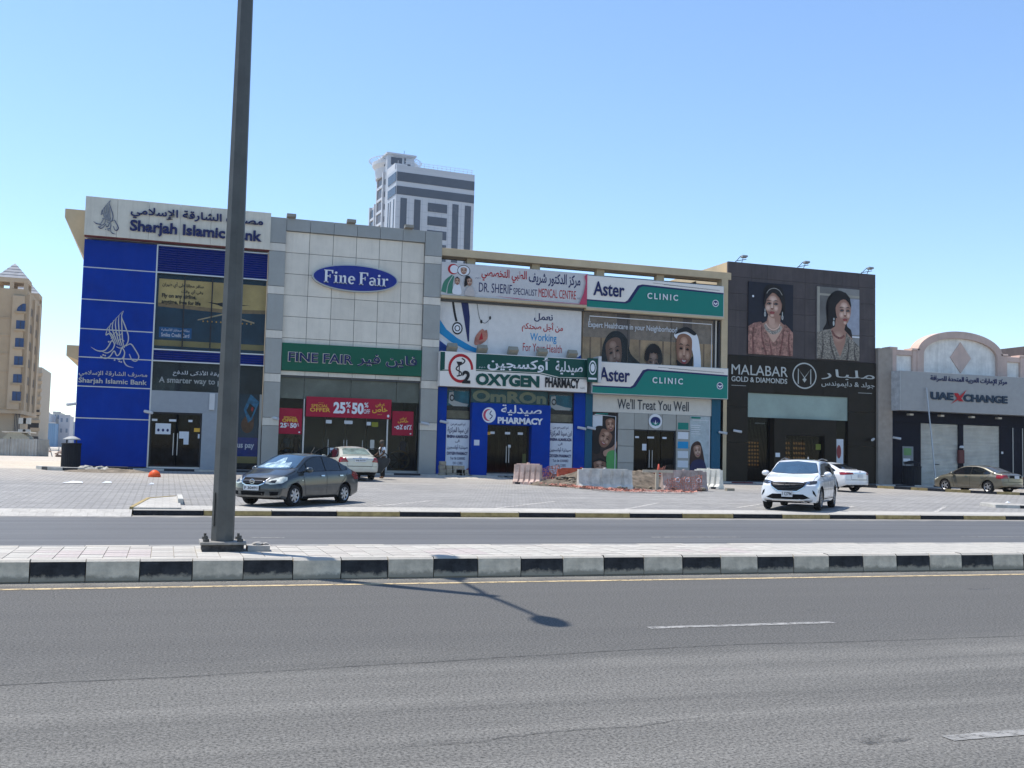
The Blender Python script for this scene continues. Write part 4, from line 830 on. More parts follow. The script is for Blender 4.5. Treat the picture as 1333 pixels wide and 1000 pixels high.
# pharmacy ground floor
pz1 = OX.z0-.02; pz0 = .7; pxs = lambda px: at(px, 560, F).x
a0, a1, a2, a3, a4, a5, a6, a7, a8 = mx0+.03, pxs(580), pxs(611.5), pxs(632), pxs(689), pxs(713), pxs(746), pxs(760.5), pxs(770)
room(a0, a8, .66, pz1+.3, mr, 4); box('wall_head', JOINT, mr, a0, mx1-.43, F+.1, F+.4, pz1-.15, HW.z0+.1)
box('blue_column', BLUE2, mr, a0, a1, F-.1, F+.3, .5, pz1); box('blue_column', BLUE2, mr, a6, a7, F-.1, F+.3, .5, pz1); box('teal_column', TEAL, mr, a7+.01, a8, F-.12, F+.3, .5, pz1)
zd = at(660, 553.5, F-.4).z; zc = at(614, 524, F-.4).z
box('portal_pier', BLUE2, mr, a2, a3, F-.4, F+.3, .5, zc); box('portal_pier', BLUE2, mr, a4, a5, F-.4, F+.3, .5, zc); box('portal_head', BLUE2, mr, a3+.002, a4-.002, F-.398, F+.3, zd, zc-.002)
DPh = Panel(a3+.03, .82, a4-.03, zd-.03, F-.0); 
for u0, u1 in ((0, .5), (.5, 1)): q = DPh.sub(u0, 0, u1, 1); pane('door_glass', Panel(q.x0+.02, q.z0, q.x1-.02, q.z1, F), GLASS, mr)
frame(DPh, .06, .05, DARKF, mr, 'door_frame'); box('door_step', CONC if False else M_CONC, mr, a3, a4, F-.35, F+.3, .5, .8)
for u in (.47, .53): b = MB(); b.tube([(DPh.X(u), F-.1, 1.4), (DPh.X(u), F-.1, 2.3)], .025, 6); b.build('door_handle', STEEL, mr)
for (u0, v0, u1, v1, m) in ((.02, .8, .1, .86, YEL), (.1, .82, .2, .87, PAPER), (.44, .82, .56, .87, PAPER), (.74, .82, .86, .87, PAPER), (.52, .54, .58, .6, PAPER), (.86, .1, .95, .42, mat('olive_poster', (.12, .12, .04), .6))): DPh.sub(u0, v0, u1, v1, .02).board('door_label', m, mr, .006)
Panel(a3-.75, 2.3, a3-.45, 2.6, F-.41).board('intercom_plate', PAPER, mr, .01)
PS = Panel(a2, zd, a5, zc, F-.4)
ps = thing('portal_sign', 'white pharmacy lettering with crescent emblem on the blue portal', 'sign', (a2, F-.4, zd)); PS.text('صيدلية', .36, .46, .88, .96, WHT, ps, .015, .03); PS.text('PHARMACY', .32, .06, .90, .37, WHT, ps, .045, .03)
A = Art(PS, .02); A.ell(.21, .44, .085, .36, WHT, n=28).ell(.2, .44, .065, .28, PNK, n=28).ell(.225, .44, .06, .25, WHT, n=28).stroke([(.24, .65), (.22, .5), (.25, .4), (.22, .25)], .05, NAVY); A.build('emblem', ps)
# transom windows over the pharmacy with product prints
PR1 = mat('aqua_print', (.01, .14, .2), .5, var=.5, scale=1.2); 
def product(x0, x1, z0, z1):
    q = Panel(x0+.02, z0, x1-.02, z1, F+.12); pane('window_print', q, PR1, mr); a = Art(q); a.rect(0, 0, 1, .28, mat('tan_print', (.22, .19, .12), .5, var=.2)); a.poly([(0, .28), (0, .42), (.5, .48), (1, .4), (1, .28)], BLACK)
    a.poly([(.1, .52), (.12, .85), (.3, .88), (.34, .6), (.7, .52), (.95, .5), (.9, .42), (.3, .42)], SILV); a.ell(.24, .68, .1, .11, BLACK).ell(.24, .68, .06, .06, SILV); a.build('product_print', mr)
    q.text('360° Accuracy', .1, .88, .8, .96, SILV, mr, .01, dy=.02, name='window_lettering'); pane('window_glass', Panel(x0+.02, z0, x1-.02, z1, F+.04), glassmat('print_glass'), mr); frame(Panel(x0, z0, x1, z1, F+.03), .04, .03, DARKF, mr, 'window_frame')
zt1 = at(596, 546, F).z
product(a1, a2, zt1, pz1); product(a5, a6, zt1, pz1); 
OMp = Panel(a2-.02, zc-.0, a5+.02, pz1, F+.05); pane('window_back', OMp, mat('teal_dim_print', (.02, .10, .11), .4, var=.2), mr); om = thing('window_lettering_sign', 'dull silver rounded window lettering above the blue pharmacy portal', 'sign', (a2, F, zc)); OMp.text('OmROn', .03, .10, .97, .92, mat('olive_green_letters', (.25, .28, .17), .5, var=.05), om, .045, .004, .02)
pane('window_glass', Panel(OMp.x0, OMp.z0, OMp.x1, OMp.z1, F-.06), glassmat('print_glass'), mr); box('mullion', DARKF, mr, a2-.04, a2-.0, F-.08, F+.1, zc, pz1); box('mullion', DARKF, mr, a5, a5+.04, F-.08, F+.1, zc, pz1)
def notice(x0, x1, label):
    q = Panel(x0+.03, .82, x1-.03, zt1-.02, F-.03); t = thing('notice_poster', label, 'poster', (q.x0, q.Y, q.z0)); q.board('sheet', PAPER, t, .02); NV = NAVY
    q.text('تم تغييرهم من', .18, .87, .82, .94, NV, t, .01); q.text('ابن سينا المركزية', .06, .73, .95, .86, NV, t, .02); q.text('IBNSINA ALMARKAZIA', .04, .65, .96, .71, NV, t, .05); q.text('الى', .40, .56, .58, .62, NV, t, .02)
    q.text('صيدلية أوكسجين', .06, .43, .94, .53, NV, t, .02); q.text('OXYGEN PHARMACY', .05, .33, .95, .39, NV, t, .04); q.text('Tel: 06 5300082', .2, .24, .84, .29, NV, t, .01); q.text('050 123882', .32, .15, .74, .2, NV, t)
    a = Art(q); a.poly([(0, 0), (0, .09), (.2, 0)], RED).poly([(1, 0), (1, .09), (.72, 0)], RED); a.build('corner_print', t)
notice(a1, a2, 'white bilingual notice left of the blue pharmacy portal'); notice(a5, a6, 'white bilingual notice right of the blue pharmacy portal')
box('window_plinth', M_CONC, mr, a1, a2, F-.05, F+.3, .5, .8); box('window_plinth', M_CONC, mr, a5, a6, F-.05, F+.3, .5, .8)
cctv(574, 549, 'on the left blue pharmacy column', F-.1); cctv(752.5, 557, 'on the right blue pharmacy column', F-.1); cctv(765, 557, 'on the teal column between pharmacy and clinic', F-.12)
# clinic signs
EMB = mat('emblem_navy', (.01, .02, .12), .5, var=0)
def clinic_sign(P_, label, dp):
    t = thing('clinic_sign', label, 'sign', (P_.x0, P_.Y, P_.z0), 'teal and white clinic signs'); P_.board('frame', STEEL, t, dp, .01); q = P_.sub(.004, .02, .996, .98, .012); q.board('board', TGRN, t, .03); A = Art(q)
    A.poly([(0, 1), (1, 1), (1, .74), (.40, .81), (.36, .76), (.30, .30), (.27, .24), (0, .24)], WHITE); A.poly([(1, .74), (1, .79), (.395, .86), (.36, .81), (.29, .30), (.27, .24), (0, .24), (0, .20), (.28, .19), (.31, .26), (.375, .74), (.40, .80)], NAVY)
    A.poly([(.47, .93), (.97, .87), (.97, .875), (.47, .94)], BLACK); A.poly([(.55, .905), (.97, .85), (.97, .857), (.55, .915)], BLACK)
    A.ell(.94, .42, .024, .12, WHT).ell(.94, .42, .019, .095, EMB).poly([(.925, .42), (.94, .36), (.956, .42), (.95, .46), (.94, .41), (.93, .46)], WHT); A.build('sign_print', t)
    q.text('Aster', .045, .38, .265, .84, NAVY, t, .018, .02, dy=.03); q.text('CLINIC', .43, .40, .655, .60, WHT, t, .02, .03, dy=.03, sp=1.45); return t
clinic_sign(SC, 'upper clinic sign, below the roof beam', .24)
CS2 = Panel.px(771, 470, 947.5, 520, F-.8); clinic_sign(CS2, 'lower clinic sign, directly over the clinic entrance', .8)
# family poster window
FP = Panel(mzx+.02, CS2.z1-.9, mx1-.86, SC.z0-.17, F+.1)
fp = thing('family_poster', 'brown window poster of a smiling veiled woman, child and man above the lower clinic sign', 'poster', (FP.x0, FP.Y, FP.z0)); FP.board('sheet', mat('poster_brown', (.60, .39, .21), .5, var=.3, scale=.7), fp, .05)
A = Art(FP); A.rect(0, .62, 1, 1, mat('poster_greybrown', (.34, .26, .19), .5, var=.2)); 
for u in (.05, .13, .42, .6, .92): A.rect(u, .15, u+.012, .62, BRN)
A.rect(.25, .5, .35, 1, mat('poster_dark_stripe', (.17, .13, .11), .5)); A.rect(.76, .72, .83, 1, mat('poster_dark_stripe'  , (.1, .09, .09), .5))
A.poly([(.13, .2), (.15, .52), (.20, .70), (.27, .73), (.33, .62), (.36, .4), (.45, .22), (.46, .0), (.08, .0)], BLACK, True); face(A, .235, .38, .062, .235, .25, SK1)
face(A, .53, .25, .058, .21, -.1, SK1)
for k in range(15): ang_ = R(-15+k*14); A.ell(.53+.052*cos(ang_), .36+.16*sin(ang_), .018, .06, HAIR, n=9)
for k in range(7): A.ell(.49+.013*k, .47+.02*(k % 2), .014, .05, HAIR, n=8)
A.poly([(.44, 0), (.47, .08), (.53, .1), (.6, .07), (.63, 0)], mat('child_shirt_print', (.30, .30, .33), .5), True)
A.poly([(.69, .70), (.72, .80), (.78, .83), (.85, .78), (.88, .66), (.9, .3), (.88, 0), (.84, 0), (.83, .5)], WHT, True); face(A, .765, .48, .064, .26, -.05, SK1); A.poly([(.705, .35), (.72, .22), (.77, .1), (.82, .2), (.835, .42), (.79, .30), (.74, .3)], HAIR, True); A.poly([(.69, .74), (.73, .83), (.79, .86), (.855, .78), (.84, .74), (.78, .79), (.72, .76)], BLACK, True)
A.poly([(.74, 0), (.76, .14), (.82, .16), (.92, .12), (.95, 0)], mat('robe_print', (.35, .3, .24), .5), True)
for s in ([(.04, .86), (.04, .93), (.98, .93), (.98, .1)],): A.stroke(s, .05, WHT, False)
A.build('poster_print', fp); FP.text('Expert Healthcare in your Neighborhood', .035, .74, .71, .85, WHT, fp, .01, dy=.075)
for k in (1, 2): box('window_joint', mat('poster_joint', (.12, .09, .07), .5), fp, FP.X(k/3)-.012, FP.X(k/3)+.012, F+.055, F+.1, FP.z0, FP.z1)
pane('poster_glass', Panel(FP.x0, FP.z0, FP.x1, FP.z1, F+.02), glassmat('print_glass'), fp); box('dark_side_window', DARKF, mr, FP.x1+.02, mx1-.44, F+.1, F+.3, FP.z0, FP.z1); box('window_trim', GREYL, mr, FP.x1+.12, FP.x1+.2, F+.02, F+.1, FP.z0, FP.z1)
b = MB(); b.tube([(mx1-.55, F-.05, CS2.z1+.1), (mx1-.55, F-.05, SC.z0-.3)], .07, 8); b.build('rain_pipe', DARKF, mr)
# clinic ground floor
cz1 = CS2.z0; WP = Panel(a8+.02, at(850, 539, F).z, pxs(925.5), cz1, F-.05); wp = thing('slogan_panel', 'white slogan panel over the grey clinic entrance', 'sign', (WP.x0, WP.Y, WP.z0)); WP.board('board', mat('slogan_white', (.64, .61, .55), .4, var=.04), wp, .3, .005); WP.text("We'll Treat You Well", .2, .22, .80, .82, mat('slate_letters', (.03, .04, .06), .4, var=0), wp, .0, .02)
c0, c1, c2, c3, c4, c5, c6, c7 = a8+.02, pxs(803.5), pxs(824.5), pxs(879), pxs(897), pxs(925), pxs(938), mx1-.42
room(c0, c6, .64, cz1, mr, 4); zdt = at(850, 560, F-.1).z
box('teal_column', TEAL, mr, c5+.01, c6+.1, F-.1, F+.3, .5, cz1); box('clinic_side_trim', BEIGE2, mr, c6+.11, c7, F-.0, F+.3, .5, cz1+.6)
def panels(x0, x1, z0, z1, nx, nz):
    for i in range(nx):
        for j in range(nz): box('grey_panel', GREYC, mr, x0+(x1-x0)*i/nx+.01, x0+(x1-x0)*(i+1)/nx-.01, F-.1, F+.2, z0+(z1-z0)*j/nz+.01, z0+(z1-z0)*(j+1)/nz-.01, .003)
panels(c1, c2, .6, WP.z0, 1, 4); panels(c2, c3, zdt, WP.z0, 3, 1); panels(c3+.02, c4, .6, WP.z0, 1, 4)
CD = Panel(c2, .78, c3, zdt, F+.05); 
for u0, u1 in ((.02, .34), (.34, .66), (.66, .98)): q = CD.sub(u0, 0, u1, 1); pane('door_glass', Panel(q.x0+.02, q.z0, q.x1-.02, q.z1, F+.05), DGLASS, mr)
frame(CD, .06, .05, DARKF, mr, 'door_frame'); box('door_step', M_CONC, mr, c2, c3, F-.1, F+.3, .5, .76)
for u in (.38, .45): b = MB(); b.tube([(CD.X(u), F-.02, 1.3), (CD.X(u), F-.02, 2.3)], .022, 6); b.build('door_handle', STEEL, mr)
for q in ((.05, .82, .14, .86), (.34, .82, .5, .86), (.7, .82, .8, .86), (.22, .56, .32, .7)): CD.sub(*q, .02).board('door_label', PAPER, mr, .006)
em = Panel.px(844, 540, 862, 557, F-.12); emt = thing('round_emblem', 'round white emblem with navy and teal centre over the clinic door', 'sign', (em.x0, F-.12, em.z0)); A = Art(em, .0); b = MB(); b.prism_y([((em.x0+em.x1)/2+.42*cos(2*pi*k/28), (em.z0+em.z1)/2+.42*sin(2*pi*k/28)) for k in range(28)], F-.15, F-.1); b.build('disc', WHT, emt)
A = Art(em, .035); A.ell(.5, .5, .36, .36, EMB).poly([(.16, .45), (.3, .35), (.5, .42), (.7, .35), (.84, .45), (.75, .2), (.5, .12), (.25, .2)], TGRN, False).poly([(.3, .5), (.45, .3), (.5, .62), (.55, .3), (.7, .5), (.55, .25), (.45, .25)], WHT); A.build('emblem', emt)
for k, m in enumerate((TGRN, PAPER, CY, PAPER, PAPER)): Panel(c3+.12, 3.55-.55*k, c4-.1, 3.95-.55*k, F-.11).board('info_plate', m, mr, .01)
# left and right clinic posters
LPp = Panel(c0+.03, .82, c1-.04, WP.z0-.02, F-.02); lp = thing('children_poster', 'tall poster of three laughing children left of the clinic door', 'poster', (LPp.x0, F, LPp.z0)); LPp.board('sheet', mat('poster_darkbrown', (.05, .03, .025), .5, var=.3), lp, .03)
A = Art(LPp); A.rect(0, .75, .4, .95, PAPER); A.poly([(.45, .95), (.45, .75), (.6, .7), (.95, .75), (.98, .95), (.7, 1)], HAIR, True); face(A, .73, .80, .2, .1, .1, SK1); A.poly([(.12, .76), (.02, .6), (.05, .36), (.30, .36), (.36, .6), (.5, .72), (.4, .78)], HAIR, True); face(A, .5, .58, .27, .14, -.5, SK1); A.poly([(.45, .38), (.8, .45), (1, .55), (1, .45), (.7, .34), (.5, .3)], SK1, True)
A.poly([(.6, .35), (.95, .38), (1, .1), (.8, .0), (.6, .1)], mat('lime_print', (.1, .35, .1), .5), True); face(A, .32, .13, .26, .11, .2, SK1); A.poly([(.0, .2), (.3, .27), (.6, .2), (.3, .23)], HAIR, True); A.stroke([(.05, .96), (.92, .94), (.92, .03), (.1, .03)], .04, WHT, False); A.rect(.1, .965, .6, .985, TGRN); A.build('poster_print', lp)
RPp = Panel(c4+.04, .82, c5-.03, WP.z0-.02, F-.02); rp = thing('girl_poster', 'tall pale poster of a long haired laughing girl right of the clinic door', 'poster', (RPp.x0, F, RPp.z0)); RPp.board('sheet', mat('poster_pale', (.46, .52, .53), .5, var=.15), rp, .03)
A = Art(RPp); A.poly([(.05, .1), (.05, .45), (.2, .56), (.45, .58), (.6, .48), (.75, .2), (.7, .05)], mat('hair_brown_print', (.06, .028, .02), .5, var=.2), True); face(A, .38, .42, .19, .095, .15, SKL); A.poly([(.02, 0), (.05, .2), (.3, .28), (.7, .26), (.85, .05), (.85, 0)], mat('navy_top_print', (.03, .03, .09), .5, var=.1), True); A.poly([(.4, 0), (.45, .14), (.6, .14), (.65, 0)], TGRN)
for k in range(5): A.rect(.05, .84-.035*k, .5-.05*(k % 2), .85-.035*k, WHT)
A.stroke([(.1, .93), (.93, .93), (.93, .03), (.2, .03)], .04, WHT, False); A.rect(.05, .955, .5, .985, TGRN); A.build('poster_print', rp)
box('window_plinth', M_CONC, mr, c0, c1, F-.05, F+.3, .5, .8); box('window_plinth', M_CONC, mr, c4, c5, F-.05, F+.3, .5, .8); cctv(936, 563, 'on the teal column right of the clinic', F-.1)

# ------------------------------------------------------------------ jewellery shop
jx0 = mx1+.04; jx1 = at(1139.5, 480, F).x
STONE = mat('grey_stone_cladding', (.078, .062, .062), .5, 0., var=.16, scale=.9, streak=.25); STB = mat('black_stone_cladding', (.020, .0145, .010), .3, var=.2, scale=1.2, spec=.12)
jw = thing('jewellery_building', 'dark stone clad jewellery shop building with two tall portrait posters', 'building', (jx0, F, .5)); zj = at(1040, 348.5, F).z; zjb = at(946, 461.5, F).z
box('building_mass', BEIGE, jw, jx0+.02, jx1-.02, F+.15, F+.4, 8, zj-.02); box('building_body', BEIGE2, jw, jx0+.02, jx1-.02, 59, 74, .4, zj-.6); box('side_parapet', BEIGE, jw, jx0+.02, jx0+.4, F+.4, 74, 8, zj-.02); box('side_parapet', BEIGE, jw, jx1-.4, jx1-.02, F+.4, 74, .4, zj-.02); box('party_wall', BEIGE2, jw, jx0+.02, jx0+.4, F+.4, 59, .4, 8)
cols = [0, .155, .26, .51, .64, .77, .88, 1]; rows = [0, .30, .48, .66, .84, 1]
for i in range(7):
    for j in range(5):
        box('stone_panel', STONE, jw, jx0+(jx1-jx0)*cols[i]+.006, jx0+(jx1-jx0)*cols[i+1]-.006, F+.002*((i+j) % 2), F+.14, zjb+(zj-zjb)*rows[j]+.006, zjb+(zj-zjb)*rows[j+1]-.006, .004)
box('stone_back', JOINT, jw, jx0+.01, jx1-.01, F+.08, F+.145, .5, zj-.015) if False else None
ow0 = at(973, 530, F).x; ow1 = at(1103.5, 530, F).x; zo1 = at(1040, 514.5, F).z; zo0 = at(1040, 545.5, F).z
for k, (xa, xb) in enumerate(((jx0, ow0), (ow1, jx1))):
    zr = [.55, 2.9, 5.0, zjb-.01]
    for j in range(3): box('black_stone_panel', STB, jw, xa+.006, xb-.006, F-.06, F+.2, zr[j]+.005, zr[j+1]-.005, .004)
n = 4
for k in range(n): xa = ow0+(ow1-ow0)*k/n; box('black_stone_panel', STB, jw, xa+.005, xa+(ow1-ow0)/n-.005, F-.06, F+.2, zo1, zjb-.01, .004)
room(ow0-.3, ow1+.3, .5, zo1+.1, jw, 4, mat('shop_dark', (.02, .018, .016), .6)); box('transom_glass', mat('frosted_aqua_glass', (.28, .35, .31), .2, var=.12, scale=.5), jw, ow0, ow1, F+.02, F+.05, zo0, zo1)
px_ = lambda p: at(p, 590, F).x; e0, e1, e2, e3 = px_(1004), px_(1019), px_(1070), px_(1085); ze = at(1040, 567, F-.3).z
box('entrance_portal', STB, jw, e0, e1, F-.3, F+.3, .5, zo0-.02); box('entrance_portal', STB, jw, e2, e3, F-.3, F+.3, .5, zo0-.02); box('portal_head', STB, jw, e1, e2, F-.298, F+.3, ze, zo0-.022)
for xa, xb in ((ow0, e0), (e3, ow1)): pane('window_glass', Panel(xa+.03, .7, xb-.03, zo0-.02, F+.1), GLASS, jw)
for xa, xb in ((e1, (e1+e2)/2), ((e1+e2)/2, e2)): pane('door_glass', Panel(xa+.03, .62, xb-.03, ze-.02, F), GLASS, jw)
AMB = mat('amber_lit_display', (.60, .27, .07), .5, var=.5, scale=5, emit=.12); 
for xa, xb, z0, z1 in ((e1+.2, (e1+e2)/2-.3, .9, 3.2), ((e1+e2)/2-.1, e2-.6, .9, 3.2), (ow0+.4, e0-.3, 1.4, 3.1)):
    q = Panel(xa, z0, xb, z1, F+.9); q.board('display_case', mat('dark_wood', (.05, .022, .01), .5, var=.3), jw, .1); A = Art(q)
    for r_ in range(7):
        for c_ in range(5): A.ell(.1+.2*c_, .9-.13*r_, .07, .04, AMB, a=.5, n=8)
    A.build('jewellery_rows', jw)
Panel(e3+.1, .7, e3+.75, 3.3, F+.06).board('white_standee', PAPER, jw, .02); A = Art(Panel(e3+.1, .7, e3+.75, 3.3, F+.06)); A.ell(.5, .7, .25, .16, LIP).ell(.5, .3, .3, .1, HAIR); A.build('standee_print', jw); Panel(e2-.45, 2.6, e2-.1, 2.95, F-.02).board('door_label', mat('olive_label', (.2, .22, .04), .6), jw, .01); Panel(e0+.1, 2.1, e0+.4, 2.35, F-.31).board('card_reader', PAPER, jw, .02)
for p_ in (.1, .5): q = at(985+8*p_*2, 545, F+.9); box('spot_lamp', WHT, jw, q.x-.15, q.x+.15, F+.9, F+1, zo0-.35, zo0-.28)
js = thing('jewellery_sign', 'silver lettering with ringed monogram on black stone above the jewellery entrance', 'sign', (jx0, F-.07, zo1)); SJ = Panel(jx0, zo1, jx1, zjb, F-.07)
def ppan(a, b_, c, d): return Panel.px(a, b_, c, d, F-.07)
q = ppan(952, 474, 1025, 501); q.text('MALABAR', 0, .44, 1, 1.0, SILV, js, .0, .03); q.text('GOLD & DIAMONDS', 0, .04, .99, .33, SILV, js, .01, .03)
q = ppan(1069, 480, 1138, 507); q.text('ملبار', .0, .42, 1, 1, SILV, js, .0, .03); q.text('جولد & دايموندس', .0, .0, 1, .36, SILV, js, .0, .03)
q = ppan(1031.5, 471.5, 1062.5, 507); A = Art(q, .02); cc = [(.5+.48*cos(2*pi*k/32), .5+.48*sin(2*pi*k/32)) for k in range(33)]; A.stroke(cc, .08, SILV, False); A.stroke([(.24, .18), (.24, .76), (.5, .42), (.76, .76), (.76, .18)], .075, SILV, False); A.poly([(.5, .24), (.41, .36), (.5, .42), (.59, .36)], SILV); A.build('monogram', js)
for a, b_, c, d in ((952, 501, 971, 503), (1117, 511, 1135, 513)): A = Art(ppan(a, b_, c, d), .01); A.rect(0, .3, 1, .8, SILV); A.build('small_print', js)
# portraits: generic models
def portrait(a, b_, c, d, label, v):
    q = Panel.px(a, b_, c, d, F-.08); t = thing('portrait_poster', label, 'poster', (q.x0, q.Y, q.z0)); q.board('sheet', mat('poster_night', (.012, .012, .022), .4, var=.1) if v == 0 else mat('poster_grey', (.26, .25, .235), .4, var=.2, scale=.4), t, .07); A = Art(q, .006)
    sk, mid, hi = (.36, .20, .145), (.55, .345, .26), (.74, .52, .41)
    def soft_face(cu, cv, rw, rh, turn):
        A.poly([(cu+rw*x, cv+rh*y) for x, y in ((-.96, .4), (-.8, .92), (0, 1.1), (.8, .92), (.96, .4), (.88, -.25), (.55, -.8), (.08, -1.06), (-.45, -.85), (-.84, -.3))], mat('print_sk', sk, .5, var=0), True)
        A.soft(cu+rw*turn*.3, cv+rh*.08, rw*.84, rh*.92, sk, mid, 5); A.soft(cu+rw*turn*.45, cv+rh*.55, rw*.45, rh*.3, mid, hi, 4); A.soft(cu+rw*(turn-.42), cv-rh*.2, rw*.3, rh*.26, mid, hi, 4); A.soft(cu+rw*(turn+.42), cv-rh*.2, rw*.24, rh*.24, mid, hi, 4); A.soft(cu+rw*turn, cv-rh*.82, rw*.22, rh*.14, mid, hi, 3)
        def Q(a, b): return (cu+rw*(turn+a), cv+rh*b)
        A.poly([Q(-.05, .32), Q(.04, .32), Q(.09, -.2), Q(-.09, -.2)], mat('print_hi', hi, .5, var=0)); A.poly([Q(.05, .3), Q(.12, .2), Q(.19, -.22), Q(.1, -.15)], mat('print_sk', sk, .5, var=0)); A.poly([Q(-.16, -.24), Q(0, -.33), Q(.17, -.24), Q(.08, -.2), Q(-.08, -.2)], DEEP, True)
        for s_ in (-1, 1):
            c = s_*.41*(1 if s_*turn <= 0 else .82)
            A.soft(*Q(c, .2), rw*.3, rh*.15, sk, (.12, .06, .05), 3); A.poly([Q(c-.25, .14), Q(c-.05, .24), Q(c+.13, .23), Q(c+.25, .15), Q(c+.08, .09), Q(c-.12, .09)], BLACK, True); A.poly([Q(c-.17, .14), Q(c-.07, .18), Q(c-.06, .12)], EYEW); A.poly([Q(c+.1, .18), Q(c+.17, .15), Q(c+.08, .12)], EYEW); A.poly([Q(c-.3, .37), Q(c-.02, .47), Q(c+.3, .39), Q(c+.02, .41)], HAIR, True)
        A.poly([Q(-.28, -.56), Q(-.09, -.47), Q(0, -.5), Q(.09, -.47), Q(.28, -.56), Q(.12, -.69), Q(-.12, -.69)], LIP, True); A.poly([Q(-.25, -.565), Q(0, -.555), Q(.25, -.565), Q(0, -.585)], DEEP); A.poly([Q(-.1, -.62), Q(.1, -.62), Q(0, -.67)], mat('lip_light', (.45, .14, .13), .5, var=0))
    if v == 0:
        GW = mat('rose_gown_print', (.40, .205, .16), .5, var=.5, scale=6); GD = mat('rose_gown_shade', (.22, .09, .075), .5, var=.4, scale=6); A.ell(.1, .8, .022, .016, WHT)
        A.poly([(.36, .78), (.33, .90), (.42, .97), (.57, .985), (.72, .95), (.80, .85), (.82, .70), (.78, .56), (.70, .56), (.42, .60)], HAIR, True)
        A.poly([(.06, .36), (.22, .42), (.40, .45), (.44, .56), (.72, .56), (.71, .46), (.86, .41), (1, .33), (1, .1), (.06, .1)], mat('print_sk', sk, .5, var=0)); A.soft(.56, .40, .24, .09, sk, mid, 5); A.poly([(.44, .56), (.47, .42), (.58, .44), (.56, .54)], mat('print_mid', mid, .5, var=0), True)
        A.poly([(0, 0), (0, .38), (.12, .43), (.28, .455), (.36, .36), (.50, .20), (.60, .20), (.76, .36), (.82, .44), (.94, .37), (1, .3), (1, 0)], GW)
        for q in ([(.14, .43), (.10, .25), (.12, .0)], [(.30, .44), (.30, .25), (.40, .0)], [(.46, .22), (.50, .1), (.52, 0)], [(.80, .42), (.76, .22), (.70, .0)], [(.93, .37), (.90, .2), (.93, 0)]): A.stroke(q, [.03, .10, .14], GD)
        A.poly([(.36, .38), (.48, .24), (.56, .18), (.64, .24), (.76, .38), (.66, .33), (.56, .30), (.46, .33)], mat('print_mid', mid, .5, var=0), True)
        A.stroke([(.37, .42), (.42, .35), (.55, .31), (.68, .35), (.72, .41)], .20, mat('necklace_print', (.42, .37, .31), .4, var=.6, scale=16)); A.stroke([(.38, .44), (.44, .385), (.55, .35), (.66, .385), (.70, .44)], .05, mat('print_hi', hi, .5, var=0))
        soft_face(.55, .685, .205, .165, -.16)
        A.poly([(.33, .66), (.34, .84), (.44, .94), (.56, .96), (.70, .93), (.79, .82), (.80, .60), (.755, .64), (.735, .72), (.68, .80), (.60, .85), (.53, .875), (.46, .83), (.39, .77), (.365, .70)], HAIR); A.stroke([(.39, .85), (.45, .905), (.56, .93), (.67, .905), (.74, .84)], .04, mat('tiara_print', (.40, .38, .34), .4, var=.5, scale=20))
        for u, vv in ((.355, .56), (.745, .53)): A.ell(u, vv, .022, .034, SILV).ell(u, vv, .011, .018, mat('pearl_shade', (.25, .2, .18), .4)).ell(u, vv+.055, .01, .025, SILV)
    else:
        A.rect(0, 0, .5, 1, mat('wall_shade_print', (.19, .18, .165), .5, var=.2, scale=.5)); A.rect(0, .88, 1, .91, mat('beige_print', (.36, .33, .27), .5)); A.rect(.0, .0, .06, 1, mat('beige_print', (.36, .33, .27), .5)); A.rect(.68, .36, 1, .86, mat('window_light_print', (.34, .36, .42), .5, var=.1)); A.rect(.66, .32, 1, .34, WHT)
        A.poly([(.14, .40), (.22, .52), (.20, .72), (.26, .86), (.42, .955), (.60, .955), (.74, .88), (.80, .74), (.70, .5), (.80, .42), (.82, .30), (.70, .32), (.62, .42), (.36, .40)], HAIR, True)
        SQ = mat('sequin_gown_print', (.28, .245, .20), .4, var=.8, scale=14); SQD = mat('sequin_gown_shade', (.12, .10, .085), .5, var=.6, scale=14)
        A.poly([(.1, .3), (.3, .41), (.42, .46), (.44, .58), (.68, .54), (.64, .42), (.84, .30), (.6, .02), (.3, .1)], mat('print_sk', sk, .5, var=0)); A.soft(.5, .32, .16, .10, sk, mid, 5)
        A.poly([(0, 0), (0, .36), (.16, .40), (.32, .42), (.40, .22), (.54, .04), (.66, .24), (.68, .38), (.86, .27), (1, .2), (1, 0)], SQ)
        for q in ([(.12, .39), (.14, .2), (.1, 0)], [(.30, .40), (.32, .2), (.42, 0)], [(.72, .34), (.74, .18), (.70, 0)], [(.9, .25), (.88, .1), (.92, 0)]): A.stroke(q, [.03, .10, .16], SQD)
        A.stroke([(.34, .40), (.42, .33), (.54, .30), (.64, .34)], .14, mat('ruby_necklace', (.25, .10, .08), .4, var=.7, scale=16))
        soft_face(.61, .66, .19, .17, .2); A.poly([(.36, .50), (.38, .66), (.44, .76), (.54, .83), (.64, .855), (.72, .81), (.79, .73), (.76, .87), (.66, .94), (.52, .955), (.36, .92), (.25, .80), (.24, .55), (.30, .46)], HAIR); A.ell(.375, .50, .022, .036, SILV).ell(.38, .56, .016, .018, SILV)
    A.build('poster_print', t)
portrait(974.6, 366.3, 1032, 464, 'tall portrait poster of a woman in a rose gown on a black ground', 0); portrait(1063.8, 372.8, 1118.5, 470, 'tall portrait poster of a woman in a sequined gown on a grey ground', 1)
